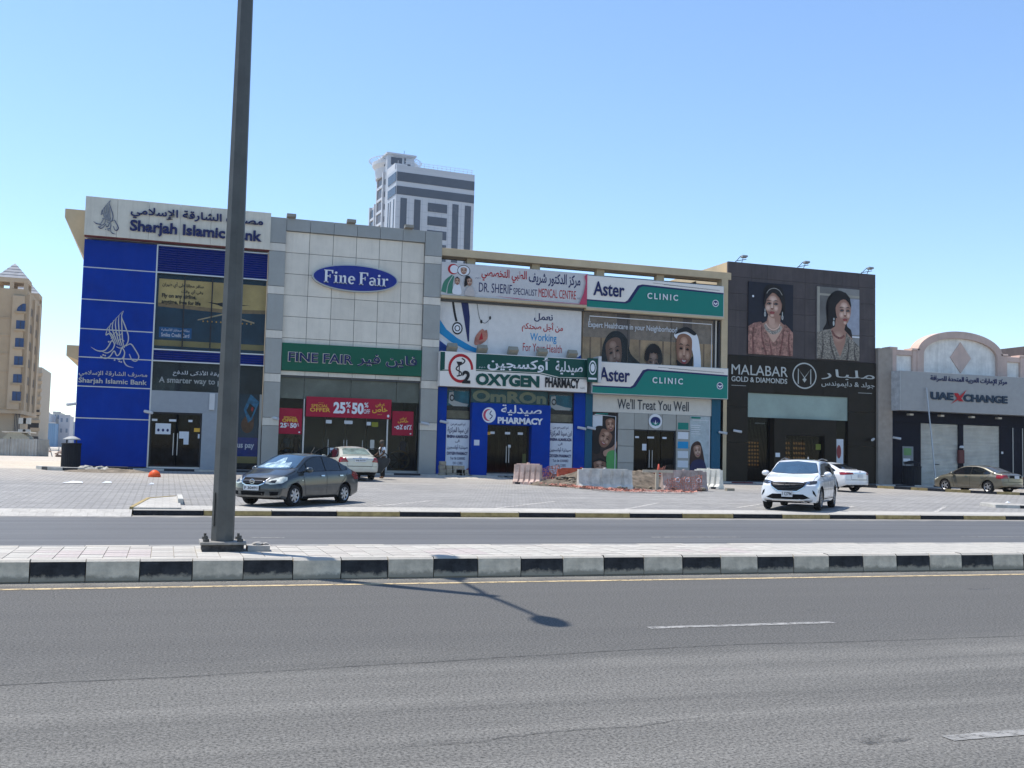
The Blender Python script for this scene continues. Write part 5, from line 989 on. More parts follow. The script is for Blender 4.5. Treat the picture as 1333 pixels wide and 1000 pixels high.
for i, px in enumerate((966, 1047, 1130)):
    p = at(px, 340+i*9, F-.3); t = thing('roof_floodlight', ['left floodlight on the roof of the dark stone jewellery shop', 'middle floodlight on the roof of the dark stone jewellery shop', 'right floodlight on the roof of the dark stone jewellery shop'][i], 'floodlight', (p.x, F, zj), 'floodlights on the jewellery roof')
    b = MB(); b.tube([(p.x-.25, F+.1, zj-.03), (p.x-.1, F-.3, zj+.3)], .02, 5); b.tube([(p.x+.2, F+.1, zj-.03), (p.x+.1, F-.3, zj+.3)], .02, 5); b.tube([(p.x-.25, F+.05, zj+.05), (p.x+.3, F-.3, zj+.15)], .02, 5); b.build('bracket', DARKF, t)
    b = MB(); b.prism([(F-.6, zj+.24), (F-.3, zj+.2), (F-.28, zj+.32), (F-.56, zj+.34)], p.x-.1, p.x+.22); b.build('lamp_housing', GREYC, t)
cctv(955, 561, 'on the black stone left of the jewellery window', F-.06); cctv(1135, 572, 'on the black stone at the right end of the jewellery shop', F-.06, -1)

# ------------------------------------------------------------------ exchange building
PINK = mat('pink_render', (.62, .46, .385), .8, streak=.4, var=.1, scale=1, bump=.1); PW_ = mat('stained_white_render', (.80, .76, .69), .8, var=.14, scale=1.5, streak=.6); PIER = mat('grey_beige_pier', (.35, .295, .245), .8, var=.1)
ux0 = jx1+.03; ux1 = ux0+14.5; ex = thing('exchange_building', 'low white and pink building with curved gable and closed shutters', 'building', (ux0, F, .5)); Y1 = F+.1
zw = at(1160, 455, Y1).z; uu = lambda px, py=470, Y=Y1: at(px, py, Y).x
box('building_mass', PW_, ex, ux0, ux1, F+.6, 72, .4, zw-.1); pr1 = uu(1157, 600)
box('corner_pier', PIER, ex, ux0, pr1, F-.25, F+.6, .4, zw, .01)
# cornice blocks and gable
cz = at(1240, 432, Y1).z; g0 = uu(1190); g1 = uu(1302); 
for xa, xb in ((pr1, g0-.002), (g1+.002, ux1)):
    box('parapet_wall', PW_, ex, xa, xb, F-.0, F+.6, 6, zw-.35); box('parapet_moulding', PINK, ex, xa, xb, F-.12, F+.62, zw-.35, zw, .02)
for xx in (pr1+.15, g0-.1, g1+.1, uu(1328, 490)): box('pink_pilaster', PINK, ex, xx-.22, xx+.22, F-.16, F-.005, 6, zw-.002, .01); box('pilaster_cap', PINK, ex, xx-.28, xx+.28, F-.2, F+.6, zw+.002, zw+.14, .02)
gm = (g0+g1)/2; gr = (g1-g0)/2; zsp = zw-.25; rise = cz-zsp; arc = [(gm+gr*cos(pi*k/28), zsp+rise*sin(pi*k/28)**.9) for k in range(29)]; arci = [(gm+(gr-.5)*cos(pi*k/28), zsp+(rise-.45)*sin(pi*k/28)**.9) for k in range(29)]
b = MB(); b.prism_y([(g0+.3, 6)]+arci[::-1]+[(g1-.3, 6)], F-.0, F+.3) if False else b.prism_y([(g1-.5, 6)]+arci+[(g0+.5, 6)], F+.0, F+.5); b.build('gable_wall', PW_, ex)
b = MB()
for k in range(28): b.add([(x, y, z) for y in (F-.2, F+.62) for x, z in (arci[k], arc[k], arc[k+1], arci[k+1])], [(0, 1, 2, 3), (7, 6, 5, 4), (1, 5, 6, 2), (0, 3, 7, 4)])
b.box(g0, g0+.5, F-.2, F+.62, 6, zsp); b.box(g1-.5, g1, F-.2, F+.62, 6, zsp); b.build('gable_arch', PINK, ex)
dz_ = at(1247, 466, Y1).z; dxx = uu(1248.5); b = MB(); b.prism_y([(dxx-.82, dz_), (dxx, dz_-1.0), (dxx+.82, dz_), (dxx, dz_+1.0)], F-.05, F+.02); b.build('diamond_ornament', PINK, ex)
# exchange sign box
ES0 = at(1172, 482.5, F-1.1); ES1 = at(1172, 534, F-1.1); es = thing('exchange_sign', 'wide grey box sign with navy letters and red cross stroke over the shutters', 'sign', (ES0.x, F-1.1, ES1.z)); ESG = mat('sign_box_grey', (.32, .315, .31), .4, .1, var=.05)
EP = Panel(ES0.x, ES1.z, ux1-.5, ES0.z, F-1.1); EP.board('board', ESG, es, 1.05, .01)
b = MB(); b.add([(ES0.x-.015, F-1.1, EP.z1), (ES0.x-.015, F-1.1, EP.z0), (ES0.x-.015, F-.26, EP.z0), (ES0.x-.015, F-.26, EP.z1), (ES0.x-.001, F-1.1, EP.z1), (ES0.x-.001, F-1.1, EP.z0), (ES0.x-.001, F-.26, EP.z0), (ES0.x-.001, F-.26, EP.z1)], [(0, 1, 2, 3), (4, 7, 6, 5), (0, 4, 5, 1), (1, 5, 6, 2), (2, 6, 7, 3), (3, 7, 4, 0)]); b.build('side_plate', mat('sign_side_pale', (.6, .6, .59), .4, .2, var=.2), es)  # side plate coloured paler than the front board
q = Panel.px(1211, 488.5, 1310.5, 503, F-1.1); q.text('مركز الإمارات العربية المتحدة للصرافة', 0, .0, 1, 1, NAVY, es, .012, .03)
DN = mat('dark_navy_letters', (.01, .03, .06), .35, var=0); q = Panel.px(1211, 510, 1311, 526, F-1.1); q.text('UAE', 0, .10, .29, 1.0, DN, es, .05, .05); q.text('CHANGE', .42, .02, 1, .92, DN, es, .045, .05)
A = Art(q, .06); A.poly([(.25, -.35), (.33, .30), (.46, 1.45), (.40, .5)], RED, clip=False); A.poly([(.30, .95), (.35, .95), (.41, .05), (.36, .05)], RED); A.poly([(.29, .95), (.34, 1.0), (.42, .0), (.36, .1)], RED); A.build('red_cross_stroke', es)
# shopfront
DK = mat('dark_shopfront', (.007, .008, .018), .5, var=.2, spec=.1); zsh = at(1200, 551, F+.3).z
box('shopfront_head', DK, ex, pr1, ux1, F+.1, F+.6, zsh, EP.z0+.3); s0, s1, s2, s3 = (at(p, 590, F+.2).x for p in (1198, 1247, 1253.5, 1301))
box('shopfront_wall', DK, ex, pr1, s0, F+.15, F+.6, .4, zsh); box('shopfront_wall', DK, ex, s1, s2, F+.15, F+.6, .4, zsh); box('shopfront_wall', DK, ex, s3, ux1, F+.15, F+.6, .4, zsh)
SHT = mat('shutter_grey', (.66, .65, .60), .5, .1, var=.1, scale=1.5)
for xa, xb in ((s0, s1), (s1+(s2-s1), s3)):
    n = 44
    for i in range(n):
        z = .55+(zsh-.55)*i/n; h = (zsh-.55)/n; b = MB(); b.prism([(F+.26, z), (F+.22, z+h*.3), (F+.2, z+h*.6), (F+.25, z+h*.96), (F+.3, z+h*.96), (F+.3, z)], xa+.005, xb-.005); b.build('shutter_slat', SHT, ex)
b = MB(); b.tube([(s0+.35*(s1-s0), F+.1, 1.9), (s0+.47*(s1-s0), F+.1, 1.9)], .025, 5); b.build('shutter_handle', DARKF, ex)
at_ = Panel.px(1175, 581, 1189, 628, F+.1); atm = thing('cash_machine', 'lit cash machine recess in the dark exchange shopfront behind the black bin', 'cash machine', (at_.x0, F+.1, .7)); at_.board('surround', mat('atm_grey', (.2, .22, .24), .4, .2), atm, .05); A = Art(at_); A.rect(.1, .75, .8, .95, mat('atm_screen_green', (.12, .26, .10), .4)).rect(.05, .58, .7, .66, PAPER).rect(.1, .1, .9, .45, DARKF).rect(.15, .5, .85, .56, DARKF); A.build('screen', atm)
for i, px in enumerate((1184, 1224, 1264, 1299)): p = at(px, 538+i*1.5, F-.3); box('eave_spotlight', GREYL, ex, p.x-.14, p.x+.14, F-.5, F-.2, EP.z0-.26, EP.z0-.14, .02); box('spot_stem', DARKF, ex, p.x-.02, p.x+.02, F-.36, F-.32, EP.z0-.14, EP.z0)
p = at(1250, 588, F+.1); t = thing('fire_extinguisher', 'red fire extinguisher box between the two grey shutters', 'extinguisher', (p.x, F, p.z)); box('case', mat('dull_red_case', (.13, .04, .04), .5), t, p.x-.2, p.x+.2, F-.05, F+.14, p.z-.75, p.z+.1, .02); b = MB(); b.lathe([(.13, 0), (.15, .08), (.08, .16)], (p.x, F-.02, p.z+.22), 12); b.build('alarm_dome', PAPER, t)
Panel.px(1303.5, 588, 1306, 591, F+.1).board('door_label', PAPER, ex, .01)
cctv(1162, 570, 'on the dark wall left of the exchange shutters', F+.15); b = MB(); p0 = at(1206, 505, F-1.2); p1 = at(1218.5, 631, F-2.1); b.tube([tuple(p0), (p0.x*.55+p1.x*.45, F-1.7, p0.z*.45+p1.z*.55), tuple(p1)], .045, 6); tag(b.build('leaning_pole', STEEL), 'thin pale pole leaning in front of the left grey shutter', 'pole')
for dx in (.6, 1.4): box('wall_conduit', STEEL, ex, s3+.4+dx, s3+.44+dx, F+.1, F+.14, 1, 4.4)
# row continues out of frame
nb = thing('neighbour_building', 'dark edged neighbour shop at the right picture border', 'building', (ux1, F, .5)); box('building_mass', STONE, nb, ux1+.02, ux1+14, F-.2, 72, .4, zw+1.2)
# ------------------------------------------------------------------ tower behind
def rotated(root, ang, piv):
    root.rotation_euler = (0, 0, ang)
TCL = mat('tower_light_cladding', (.43, .46, .50), .5, .1, var=.06, scale=.08); TGL = mat('tower_grey_glass', (.060, .075, .10), .25, .1, var=.12, scale=.1); TBR = mat('tower_brown_glass', (.10, .08, .07), .3, .1, var=.15, scale=.1); TW = mat('tower_white_frame', (.52, .54, .57), .5, var=.05)
TY = 235.; c0_ = at(516.5, 219, TY); TX, TZ = c0_.x, c0_.z; ang = R(5)
tw = thing('office_tower', 'tall grey and white office tower with round rooftop deck behind the shops', 'tower', (TX, TY, 1), world=False); tw.rotation_euler = (0, 0, ang)
Wt = 18.
for _k in range(12): _q = at(618, 232, TY+Wt*sin(ang)); Wt = (_q.x-TX)/cos(ang)
Dt = 21.; Ht = TZ-1
def tb(name, m, *a, bev=0): return box(name, m, tw, *a, bev)
tb('tower_body', TCL, 0, Wt, 0, 16.2, 0, Ht); tb('tower_rear_wing', TCL, .01, Wt-.01, 16.21, 21, 0, Ht-5)
pxm = Wt/101.5   # one photo pixel across the face
hz = Wt/101.5*1.02
def zz_(py): return Ht-(py-219)*hz
for py0, py1 in ((223, 234), (240, 250)): tb('glass_band', TGL, .0+.15, Wt-.05, -.12, -.01, zz_(py1), zz_(py0))
for py0, py1 in ((223, 234), (240, 250)): tb('glass_band', TGL, -.12, -.01, .15, 6.5, zz_(py1), zz_(py0))
for u0, u1 in ((6, 14), (23.5, 31.5), (73, 81), (89.5, 97.5)): tb('glass_strip', TGL, u0*pxm, u1*pxm, -.12, -.01, 0, zz_(254))
z = 256
while z < 330: tb('window_band', TGL, 41*pxm, 66*pxm, -.12, -.01, zz_(z+10.5), zz_(z)); z += 16.5
for k in range(1, 12): tb('cladding_joint', mat('tower_joint', (.3, .34, .4), .5), k*Wt/12-.03, k*Wt/12+.03, -.03, .0, 0, zz_(252))
z = 250
while z < 340: tb('cladding_joint', MATS['tower_joint'], .02, Wt-.02, -.028, .001, zz_(z)-.03, zz_(z)+.03); z += 9
# left flank: stepped white frames with brown glass
for k in range(12):
    zt_ = zz_(216+k*15.5); tb('flank_window', TBR, -.3, -.01, 10.4, 14.6, zt_-2.1, zt_); tb('small_window', TGL, -.11, -.01, 9.0, 9.5, zt_-2.3, zt_-1); tb('flank_frame', TW, -.45, -.015, 10.3, 14.7, zt_-2.75, zt_-2.12)
    if k > 1: tb('flank_window', TGL, -.3, -.01, 16.9, 20.4, zt_-2.6, zt_-.5); tb('small_window', TGL, -.2, -.01, 15.4, 15.9, zt_-2.3, zt_-1); tb('flank_frame', TW, -.45, -.015, 16.8, 20.5, zt_-3.2, zt_-2.62)
for y0 in (1.2, 4.0, 5.6): tb('flank_strip', TGL, -.1, -.01, y0, y0+.5, 0, zz_(255))
for y0, y1, t_ in ((9.7, 10.29, .5), (14.71, 15.2, .5), (16.25, 16.79, .6), (20.51, 21, .6)): tb('flank_pier', TW, -t_, -.015, y0, y1, 0, Ht+(1.5 if y0 < 16 else -5))
tb('roof_parapet', TCL, 0.02, Wt-.02, .02, .5, Ht, Ht+.9); b = MB()
for k in range(18): b.tube([(k*Wt/18+.4, .4, Ht+.9), (k*Wt/18+.4, .4, Ht+2.0)], .05, 4)
for zz in (1.45, 2.0): b.tube([(2, .4, Ht+zz), (Wt-.3, .4, Ht+zz)], .05, 4)
b.build('roof_railing', TW, tw)
tb('roof_block', TCL, .02, 6.7, 8, 16, Ht-3, Ht+5.4); tb('roof_block_window', TGL, .9, 3.6, 7.86, 7.99, Ht+3, Ht+4.8); tb('roof_block_window', TGL, 4.2, 4.5, 7.86, 7.99, Ht+2, Ht+4.9); tb('roof_slab', TW, -.3, 7.1, 7.5, 16.4, Ht+5.4, Ht+5.8)
tb('roof_block_window', TGL, -.10, .01, 10, 11.5, Ht+3, Ht+5); tb('roof_step', TW, .01, 3, 1.5, 7.9, Ht, Ht+1.6); tb('service_box', TGL, 3.2, 4.2, 3, 4, Ht+.9, Ht+2.2)
b = MB(); cx_, cy_ = 3.7, 13.8; b.lathe([(4.7, Ht+.5), (4.9, Ht+2.9), (5.6, Ht+3.8), (5.6, Ht+4.6), (4, Ht+4.6)], (cx_, cy_, 0), 40); b.build('helipad_deck', TW, tw)
b = MB()
for k in range(40): a = 2*pi*k/40; b.tube([(cx_+5.6*cos(a), cy_+5.6*sin(a), Ht+4.6), (cx_+6.4*cos(a), cy_+6.4*sin(a), Ht+5.2)], .06, 4)
b.tube([(cx_+6.4*cos(2*pi*k/40), cy_+6.4*sin(2*pi*k/40), Ht+5.2) for k in range(41)], .08, 4); b.build('deck_railing', TW, tw)
b = MB(); b.tube([(4.4, 9, Ht+5.7), (4.4, 9, Ht+7.0)], .06, 4); b.build('antenna', DARKF, tw)

# ------------------------------------------------------------------ sand-coloured block at the left
SAND = mat('sandstone_render', (.40, .305, .20), .8, var=.1, scale=.3, bump=.1); SAND2 = mat('sandstone_light', (.45, .35, .24), .8, var=.08, scale=.4); WINB = mat('blue_window_glass', (.018, .05, .14), .15, .0, var=.15); SHG = mat('grey_shingle', (.36, .36, .37), .8, var=.15, scale=1)
AY = 150.; U = AY/FPX*.985; e_ = at(37.5, 600, AY); AX = at(36.5, 450, AY).x; ap = thing('apartment_block', 'tall sand coloured apartment block with pyramid roof turrets at the left edge', 'building', (AX, AY, .9)); GZ = .9
zr_ = at(36, 377, AY).z; zo_ = at(32, 534, AY).z; AX = at(36, 380, AY).x; AD = 17.
lx = at(-40, 450, AY).x-8
box('building_body', SAND, ap, lx, AX, AY, AY+AD, zo_, zr_); box('ground_storey', SAND2, ap, lx, at(17, 560, AY+1).x, AY+1, AY+AD-1, GZ, zo_)
box('underside_beam', SAND2, ap, lx, AX+.03, AY-.1, AY+AD+.1, zo_-.5, zo_-.01, .02)
bx0 = at(16.5, 400, AY).x; box('corner_bay', SAND2, ap, bx0, AX-.25, AY-.4, AY-.0, zo_, zr_-.9, .05)
wins = [(23.4, 395, 34, 405), (21.7, 417, 32.7, 428), (20, 440, 31.5, 451.5), (18.5, 463.7, 30, 475), (17, 487, 28.5, 498), (15.5, 509.5, 27.5, 521.5)]
wx0 = sum(at(q[0], q[1], AY-.4).x for q in wins)/6; wx1 = sum(at(q[2], q[1], AY-.4).x for q in wins)/6
DSW = mat('dim_side_window', (.12, .09, .07), .4, var=.2)
for i, q in enumerate(wins):
    z1 = at(q[0], q[1], AY-.4).z; z0 = at(q[0], q[3], AY-.4).z
    if i == 0: b = MB(); b.prism_y([(wx0, z0), (wx1, z0), (wx1, z1), (wx1-.35, z1), (wx0+.4, z1-.2), (wx0+.1, z1-.5), (wx0, z1-.8)], AY-.45, AY-.39); b.build('window', WINB, ap)
    else: box('window', WINB, ap, wx0, wx1, AY-.45, AY-.39, z0, z1)
    b = MB(); b.box((wx0+wx1)/2-.03, (wx0+wx1)/2+.03, AY-.47, AY-.44, z0, z1-.1); b.build('window_bar', DARKF, ap)
    box('window_sill', SAND, ap, wx0-.25, wx1+.15, AY-.6, AY-.38, z0-.28, z0-.03)
    zl = z0-.95; box('storey_line', SAND, ap, lx, AX+.06, AY-.09, AY-.0, zl, zl+.16)
    for k in range(5): box('side_window', DSW, ap, AX-.04, AX+.05, AY+1.6+k*3.1, AY+3.0+k*3.1, z0, z1)
for k in range(3): box('side_pier', SAND2, ap, AX+.0, AX+.3, AY+.3+k*5.8, AY+1.1+k*5.8, zo_, zr_-.6)
def turret(cx, cy, r, h, z0, ph):
    box('turret_ring', SAND2, ap, cx-r, cx+r, cy-r, cy+r, z0+ph, z0+ph+.6, .02)
    for sx_, sy_ in ((-1, -1), (1, -1), (-1, 1), (1, 1), (0, -1), (0, 1)): box('turret_post', SAND2, ap, cx+sx_*(r-.25)-.25, cx+sx_*(r-.25)+.25, cy+sy_*(r-.25)-.25, cy+sy_*(r-.25)+.25, z0, z0+ph)
    n = 5
    for k in range(n):
        r0 = (r-.05)*(1-k/n)+.02; r1 = (r-.05)*(1-(k+1)/n)+.01; b = MB(); za = z0+ph+.6+h*k/n; zb = za+h/n
        b.add([(cx-r0-.05, cy-r0-.05, za), (cx+r0+.05, cy-r0-.05, za), (cx+r0+.05, cy+r0+.05, za), (cx-r0-.05, cy+r0+.05, za), (cx-r1, cy-r1, zb), (cx+r1, cy-r1, zb), (cx+r1, cy+r1, zb), (cx-r1, cy+r1, zb)], [(0, 1, 5, 4), (1, 2, 6, 5), (2, 3, 7, 6), (3, 0, 4, 7), (4, 5, 6, 7), (3, 2, 1, 0)]); b.build('shingle_course', SHG, ap)
turret(AX-1.95, AY+2.0, 1.95, 2.2, zr_, .85); turret(AX-1.95, AY+AD-2.2, 1.95, 2.2, zr_-.2, .85)
for k in range(4): box('drain_pipe', DARKF, ap, at(18+k*2, 560, AY+.9).x, at(18+k*2, 560, AY+.9).x+.12, AY+.8, AY+.95, GZ, zo_-.5)
for k in range(5): xq = at(24+(k % 2)*6, 560, AY+.9).x; box('air_conditioner', GREYL, ap, xq, xq+.9, AY+.5, AY+.99, zo_-1.8-(k//2)*1.5, zo_-1.0-(k//2)*1.5, .03)
# thinner block behind it
b2 = thing('rear_apartment_block', 'narrow beige apartment block peeping out behind the sand coloured block', 'building', (AX, 190, 1)); q0 = at(40, 560, 190).x; q1 = at(53.5, 500, 190).x; zq = at(50, 478, 190).z
box('building_body', mat('pale_beige_wall', (.44, .38, .30), .8, var=.08), b2, q0-12, q1, 190, 205, .9, zq)
for k in range(8): box('balcony', SAND2, b2, q1-1.2, q1+.2, 189.3, 190, zq-1.5-k*1.3, zq-1-k*1.3)
for k in range(3): box('window', DARKF, b2, q0-.5, q0+1.2, 189.9, 189.99, 2+k*2.2, 3+k*2.2)
# far buildings between block and bank, haze put into their bluish colours
FB = [(54, 63, 538, 330, (.50, .50, .50), 'pale far apartment block with balcony strips beside the narrow beige block'), (60.5, 71, 551, 325, (.17, .30, .46), 'low pale blue hall in front of the far apartment blocks'), (62, 69, 541, 345, (.38, .45, .52), 'far grey blue block rising above the pale blue hall'), (69, 77, 537, 350, (.50, .47, .42), 'far cream block right of the pale blue hall'), (77, 89.5, 541, 335, (.47, .47, .50), 'far grey white block with many windows near the bank corner'), (89, 96, 550, 360, (.35, .45, .55), 'far bluish block half hidden by the bank corner')]
for (xa, xb, yt, Yd, c_, lb) in FB:
    A0 = at(xa, yt, Yd); B0 = at(xb, 575, Yd); t = thing('far_building', lb, 'building', (A0.x, Yd, 1), 'far buildings beyond the fence'); box('wall', mat('far_wall_%d' % xa, c_, .8, var=.05, scale=.1), t, A0.x, B0.x, Yd, Yd+14, .9, A0.z)
    fl = int((A0.z-2)/3.2); nw = max(2, int((B0.x-A0.x)/1.1))
    if xa != 60.5:
        for i in range(fl):
            for j in range(nw): u = A0.x+(B0.x-A0.x)*(j+.5)/nw; box('window', mat('far_window', (.17, .22, .29), .4), t, u-.28, u+.28, Yd-.05, Yd-.0, A0.z-1.9-i*3.1, A0.z-.7-i*3.1)
    else:
        for j in range(5): u = A0.x+(B0.x-A0.x)*(j+.5)/5; box('cladding_rib', mat('far_rib', (.14, .26, .42), .6), t, u-.08, u+.08, Yd-.06, Yd, 1, A0.z-.2)
    box('roof_edge', mat('far_roof_edge', (.5, .5, .5), .7), t, A0.x-.1, B0.x+.1, Yd-.15, Yd+.3, A0.z, A0.z+.3)
# tent roofed site hut and hoarding
FY = 92.; h0 = at(4, 570, FY+2); h1 = at(35, 586, FY+2); ht = thing('site_hut', 'low cream site hut behind the corrugated hoarding', 'hut', (h0.x, FY+2, .8)); b = MB(); zt2 = at(20, 563, FY+2).z; x0_, x1_ = h0.x, h1.x
b.prism_y([(x0_, .8), (x1_+.3, .8), (x1_, zt2-.35), (x1_-.5, zt2), (x0_+.4, zt2), (x0_, zt2-.4)], FY+2, FY+6); b.build('hut_body', mat('hut_cream', (.40, .38, .30), .8, var=.1), ht); box('hut_roof', GREYL, ht, x0_-.1, x1_+.2, FY+1.9, FY+6.1, zt2, zt2+.08)
th_ = at(48, 573, FY+3); tr = thing('parked_truck', 'dark truck cab partly hidden behind the corrugated hoarding', 'truck', (th_.x, FY+3, .8)); box('cab', mat('truck_dark_blue', (.03, .035, .06), .5), tr, th_.x-.8, th_.x+.2, FY+3, FY+5.5, 1.2, th_.z+.1, .1); box('truck_bed', mat('truck_blue_grey', (.12, .15, .2), .5), tr, th_.x-2, th_.x-.85, FY+3, FY+6, 1.2, th_.z-.1, .05)
CORR = mat('galvanised_hoarding', (.36, .37, .36), .5, .2, var=.15, scale=1.2); fn = thing('site_hoarding', 'grey corrugated sheet hoarding across the side street', 'fence', (-12, FY, .8)); xL = at(-60, 580, FY).x; xR = at(64, 580, FY).x; zf1 = at(30, 571.5, FY).z; n = 0; x = xL
while x < xR:
    x2 = min(x+2.0, xR); dyy = random.uniform(-.05, .05); tl = random.uniform(-.04, .04); k = 16; b = MB()
    vs = [(x+(x2-x)*i/k*.985, FY+dyy+(.05 if i % 2 else 0), z+(tl if z > 1.5 else 0)) for z in (.75, zf1) for i in range(k+1)]; vs += [(a, bb+.02, c) for a, bb, c in vs]; m_ = k+1
    b.add(vs, [(i, i+1, m_+i+1, m_+i) for i in range(k)]+[(2*m_+i+1, 2*m_+i, 3*m_+i, 3*m_+i+1) for i in range(k)]); b.build('corrugated_sheet', CORR, fn)
    b = MB(); b.tube([(x, FY+.15, .7), (x, FY+.15, zf1+.1)], .04, 5); b.build('fence_post', DARKF, fn); x += 2.0
# bent sheets and rubble where the hoarding ends
b = MB()
for k in range(5): x = xR+.3+k*.35; b.tube([(x, FY, .7), (x+random.uniform(-.5, .5), FY+.2, 1.6+random.random()*.6)], .05, 4)
tag(b.build('bent_fence_scraps', CORR), 'bent leftover fence sheets at the broken end of the hoarding', 'scrap')
b = MB()
for k in range(60): b.rock((xR+2.4+random.gauss(0, .9), FY-1+random.gauss(0, .8), .85+abs(random.gauss(0, .22))), random.uniform(.12, .32))
tag(b.build('rubble_heap', mat('pinkish_rubble', (.36, .27, .22), .9, var=.3)), 'pinkish rubble heap at the end of the hoarding near the bank', 'rubble', kind='stuff')
# ------------------------------------------------------------------ cars
def lin(pts, x):
    if x <= pts[0][0]: return pts[0][1]
    for (a, b), (c, d) in zip(pts, pts[1:]):
        if x <= c: return b+(d-b)*(x-a)/(c-a)
    return pts[-1][1]
def smo(pts, x, r=.09): return sum(lin(pts, x+r*k/3)*wk for k, wk in ((-3, .5), (-2, 1), (-1, 1.5), (0, 2), (1, 1.5), (2, 1), (3, .5)))/8
def paint(name, col, metal=.0, rough=.32, coat=1.):
    if name in MATS: return MATS[name]
    m = mat(name, col, rough, metal, var=.05, scale=3, coat=coat); n = m.node_tree; L = n.links.new; b = n.nodes['Principled BSDF']
    # road dust towards the sills
    src = b.inputs['Base Color'].links[0].from_socket; tc = n.nodes.new('ShaderNodeTexCoord'); sx = n.nodes.new('ShaderNodeSeparateXYZ'); L(tc.outputs['Object'], sx.inputs[0])
    t = n.nodes.new('ShaderNodeTexNoise'); t.inputs['Scale'].default_value = 5; t.inputs['Detail'].default_value = 7; L(tc.outputs['Object'], t.inputs[0])
    ma = n.nodes.new('ShaderNodeMath'); ma.operation = 'MULTIPLY_ADD'; L(t.outputs[0], ma.inputs[0]); ma.inputs[1].default_value = .35; L(sx.outputs[2], ma.inputs[2])
    mr = n.nodes.new('ShaderNodeMapRange'); mr.inputs[1].default_value = .75; mr.inputs[2].default_value = .3; mr.inputs[3].default_value = 0; mr.inputs[4].default_value = .4; L(ma.outputs[0], mr.inputs[0])
    x = n.nodes.new('ShaderNodeMix'); x.data_type = 'RGBA'; L(mr.outputs[0], x.inputs[0]); L(src, x.inputs[6]); x.inputs[7].default_value = (.26, .23, .19, 1); L(x.outputs[2], b.inputs['Base Color']); return m
TYRE = mat('tyre_rubber', (.018, .018, .019), .85, var=.3, scale=8); RIM = mat('alloy_rim', (.45, .45, .46), .35, .7, var=.05); UNDER = mat('underbody_black', (.008, .008, .009), .8, var=0)
CGL = mat('tinted_car_glass', (.006, .008, .010), .04, 0, var=0, spec=.6); WSG = mat('windscreen_glass', (.035, .075, .12), .05, 0, var=.2, scale=1, spec=.7, coat=.6); SEAM = mat('panel_gap', (.006, .006, .006), .7, var=0)
CHR = mat('chrome_trim', (.6, .6, .6), .15, 1., var=0); HLG = mat('headlamp_lens', (.72, .72, .62), .12, .1, var=.3, scale=9, coat=1); HLD = mat('headlamp_dark', (.03, .032, .035), .15, .0, var=.3, scale=9, coat=.2); TLR = mat('tail_lamp_red', (.25, .008, .01), .15, 0, var=.2, scale=8, coat=1); GRB = mat('grille_black', (.008, .008, .009), .7, var=0, spec=.05); PLT = mat('number_plate_white', (.6, .61, .62), .5, var=0); FOIL = mat('sunshade_foil', (.42, .56, .62), .25, .35, var=.45, scale=6, bump=.9, bscale=5)
def fill2d(out, step):
    rs = []
    for i in range(len(out)):
        a = Vector(out[i]); c = Vector(out[(i+1) % len(out)]); k = max(1, int((c-a).length/step)); rs += [a+(c-a)*j/k for j in range(k)]
    n = len(rs); xs = [p.x for p in rs]; ys = [p.y for p in rs]; pts = list(rs)
    def inside(x, y):
        r = False; j = n-1
        for i in range(n):
            if (rs[i].y > y) != (rs[j].y > y) and x < (rs[j].x-rs[i].x)*(y-rs[i].y)/(rs[j].y-rs[i].y)+rs[i].x: r = not r
            j = i
        return r
    y = min(ys)+step*.5
    while y < max(ys):
        x = min(xs)+step*.5
        while x < max(xs):
            if inside(x, y): pts.append(Vector((x, y)))
            x += step
        y += step
    r = delaunay_2d_cdt(pts, [], [list(range(n))], 1, 1e-5); return [tuple(v) for v in r[0]], [tuple(f) for f in r[2]]
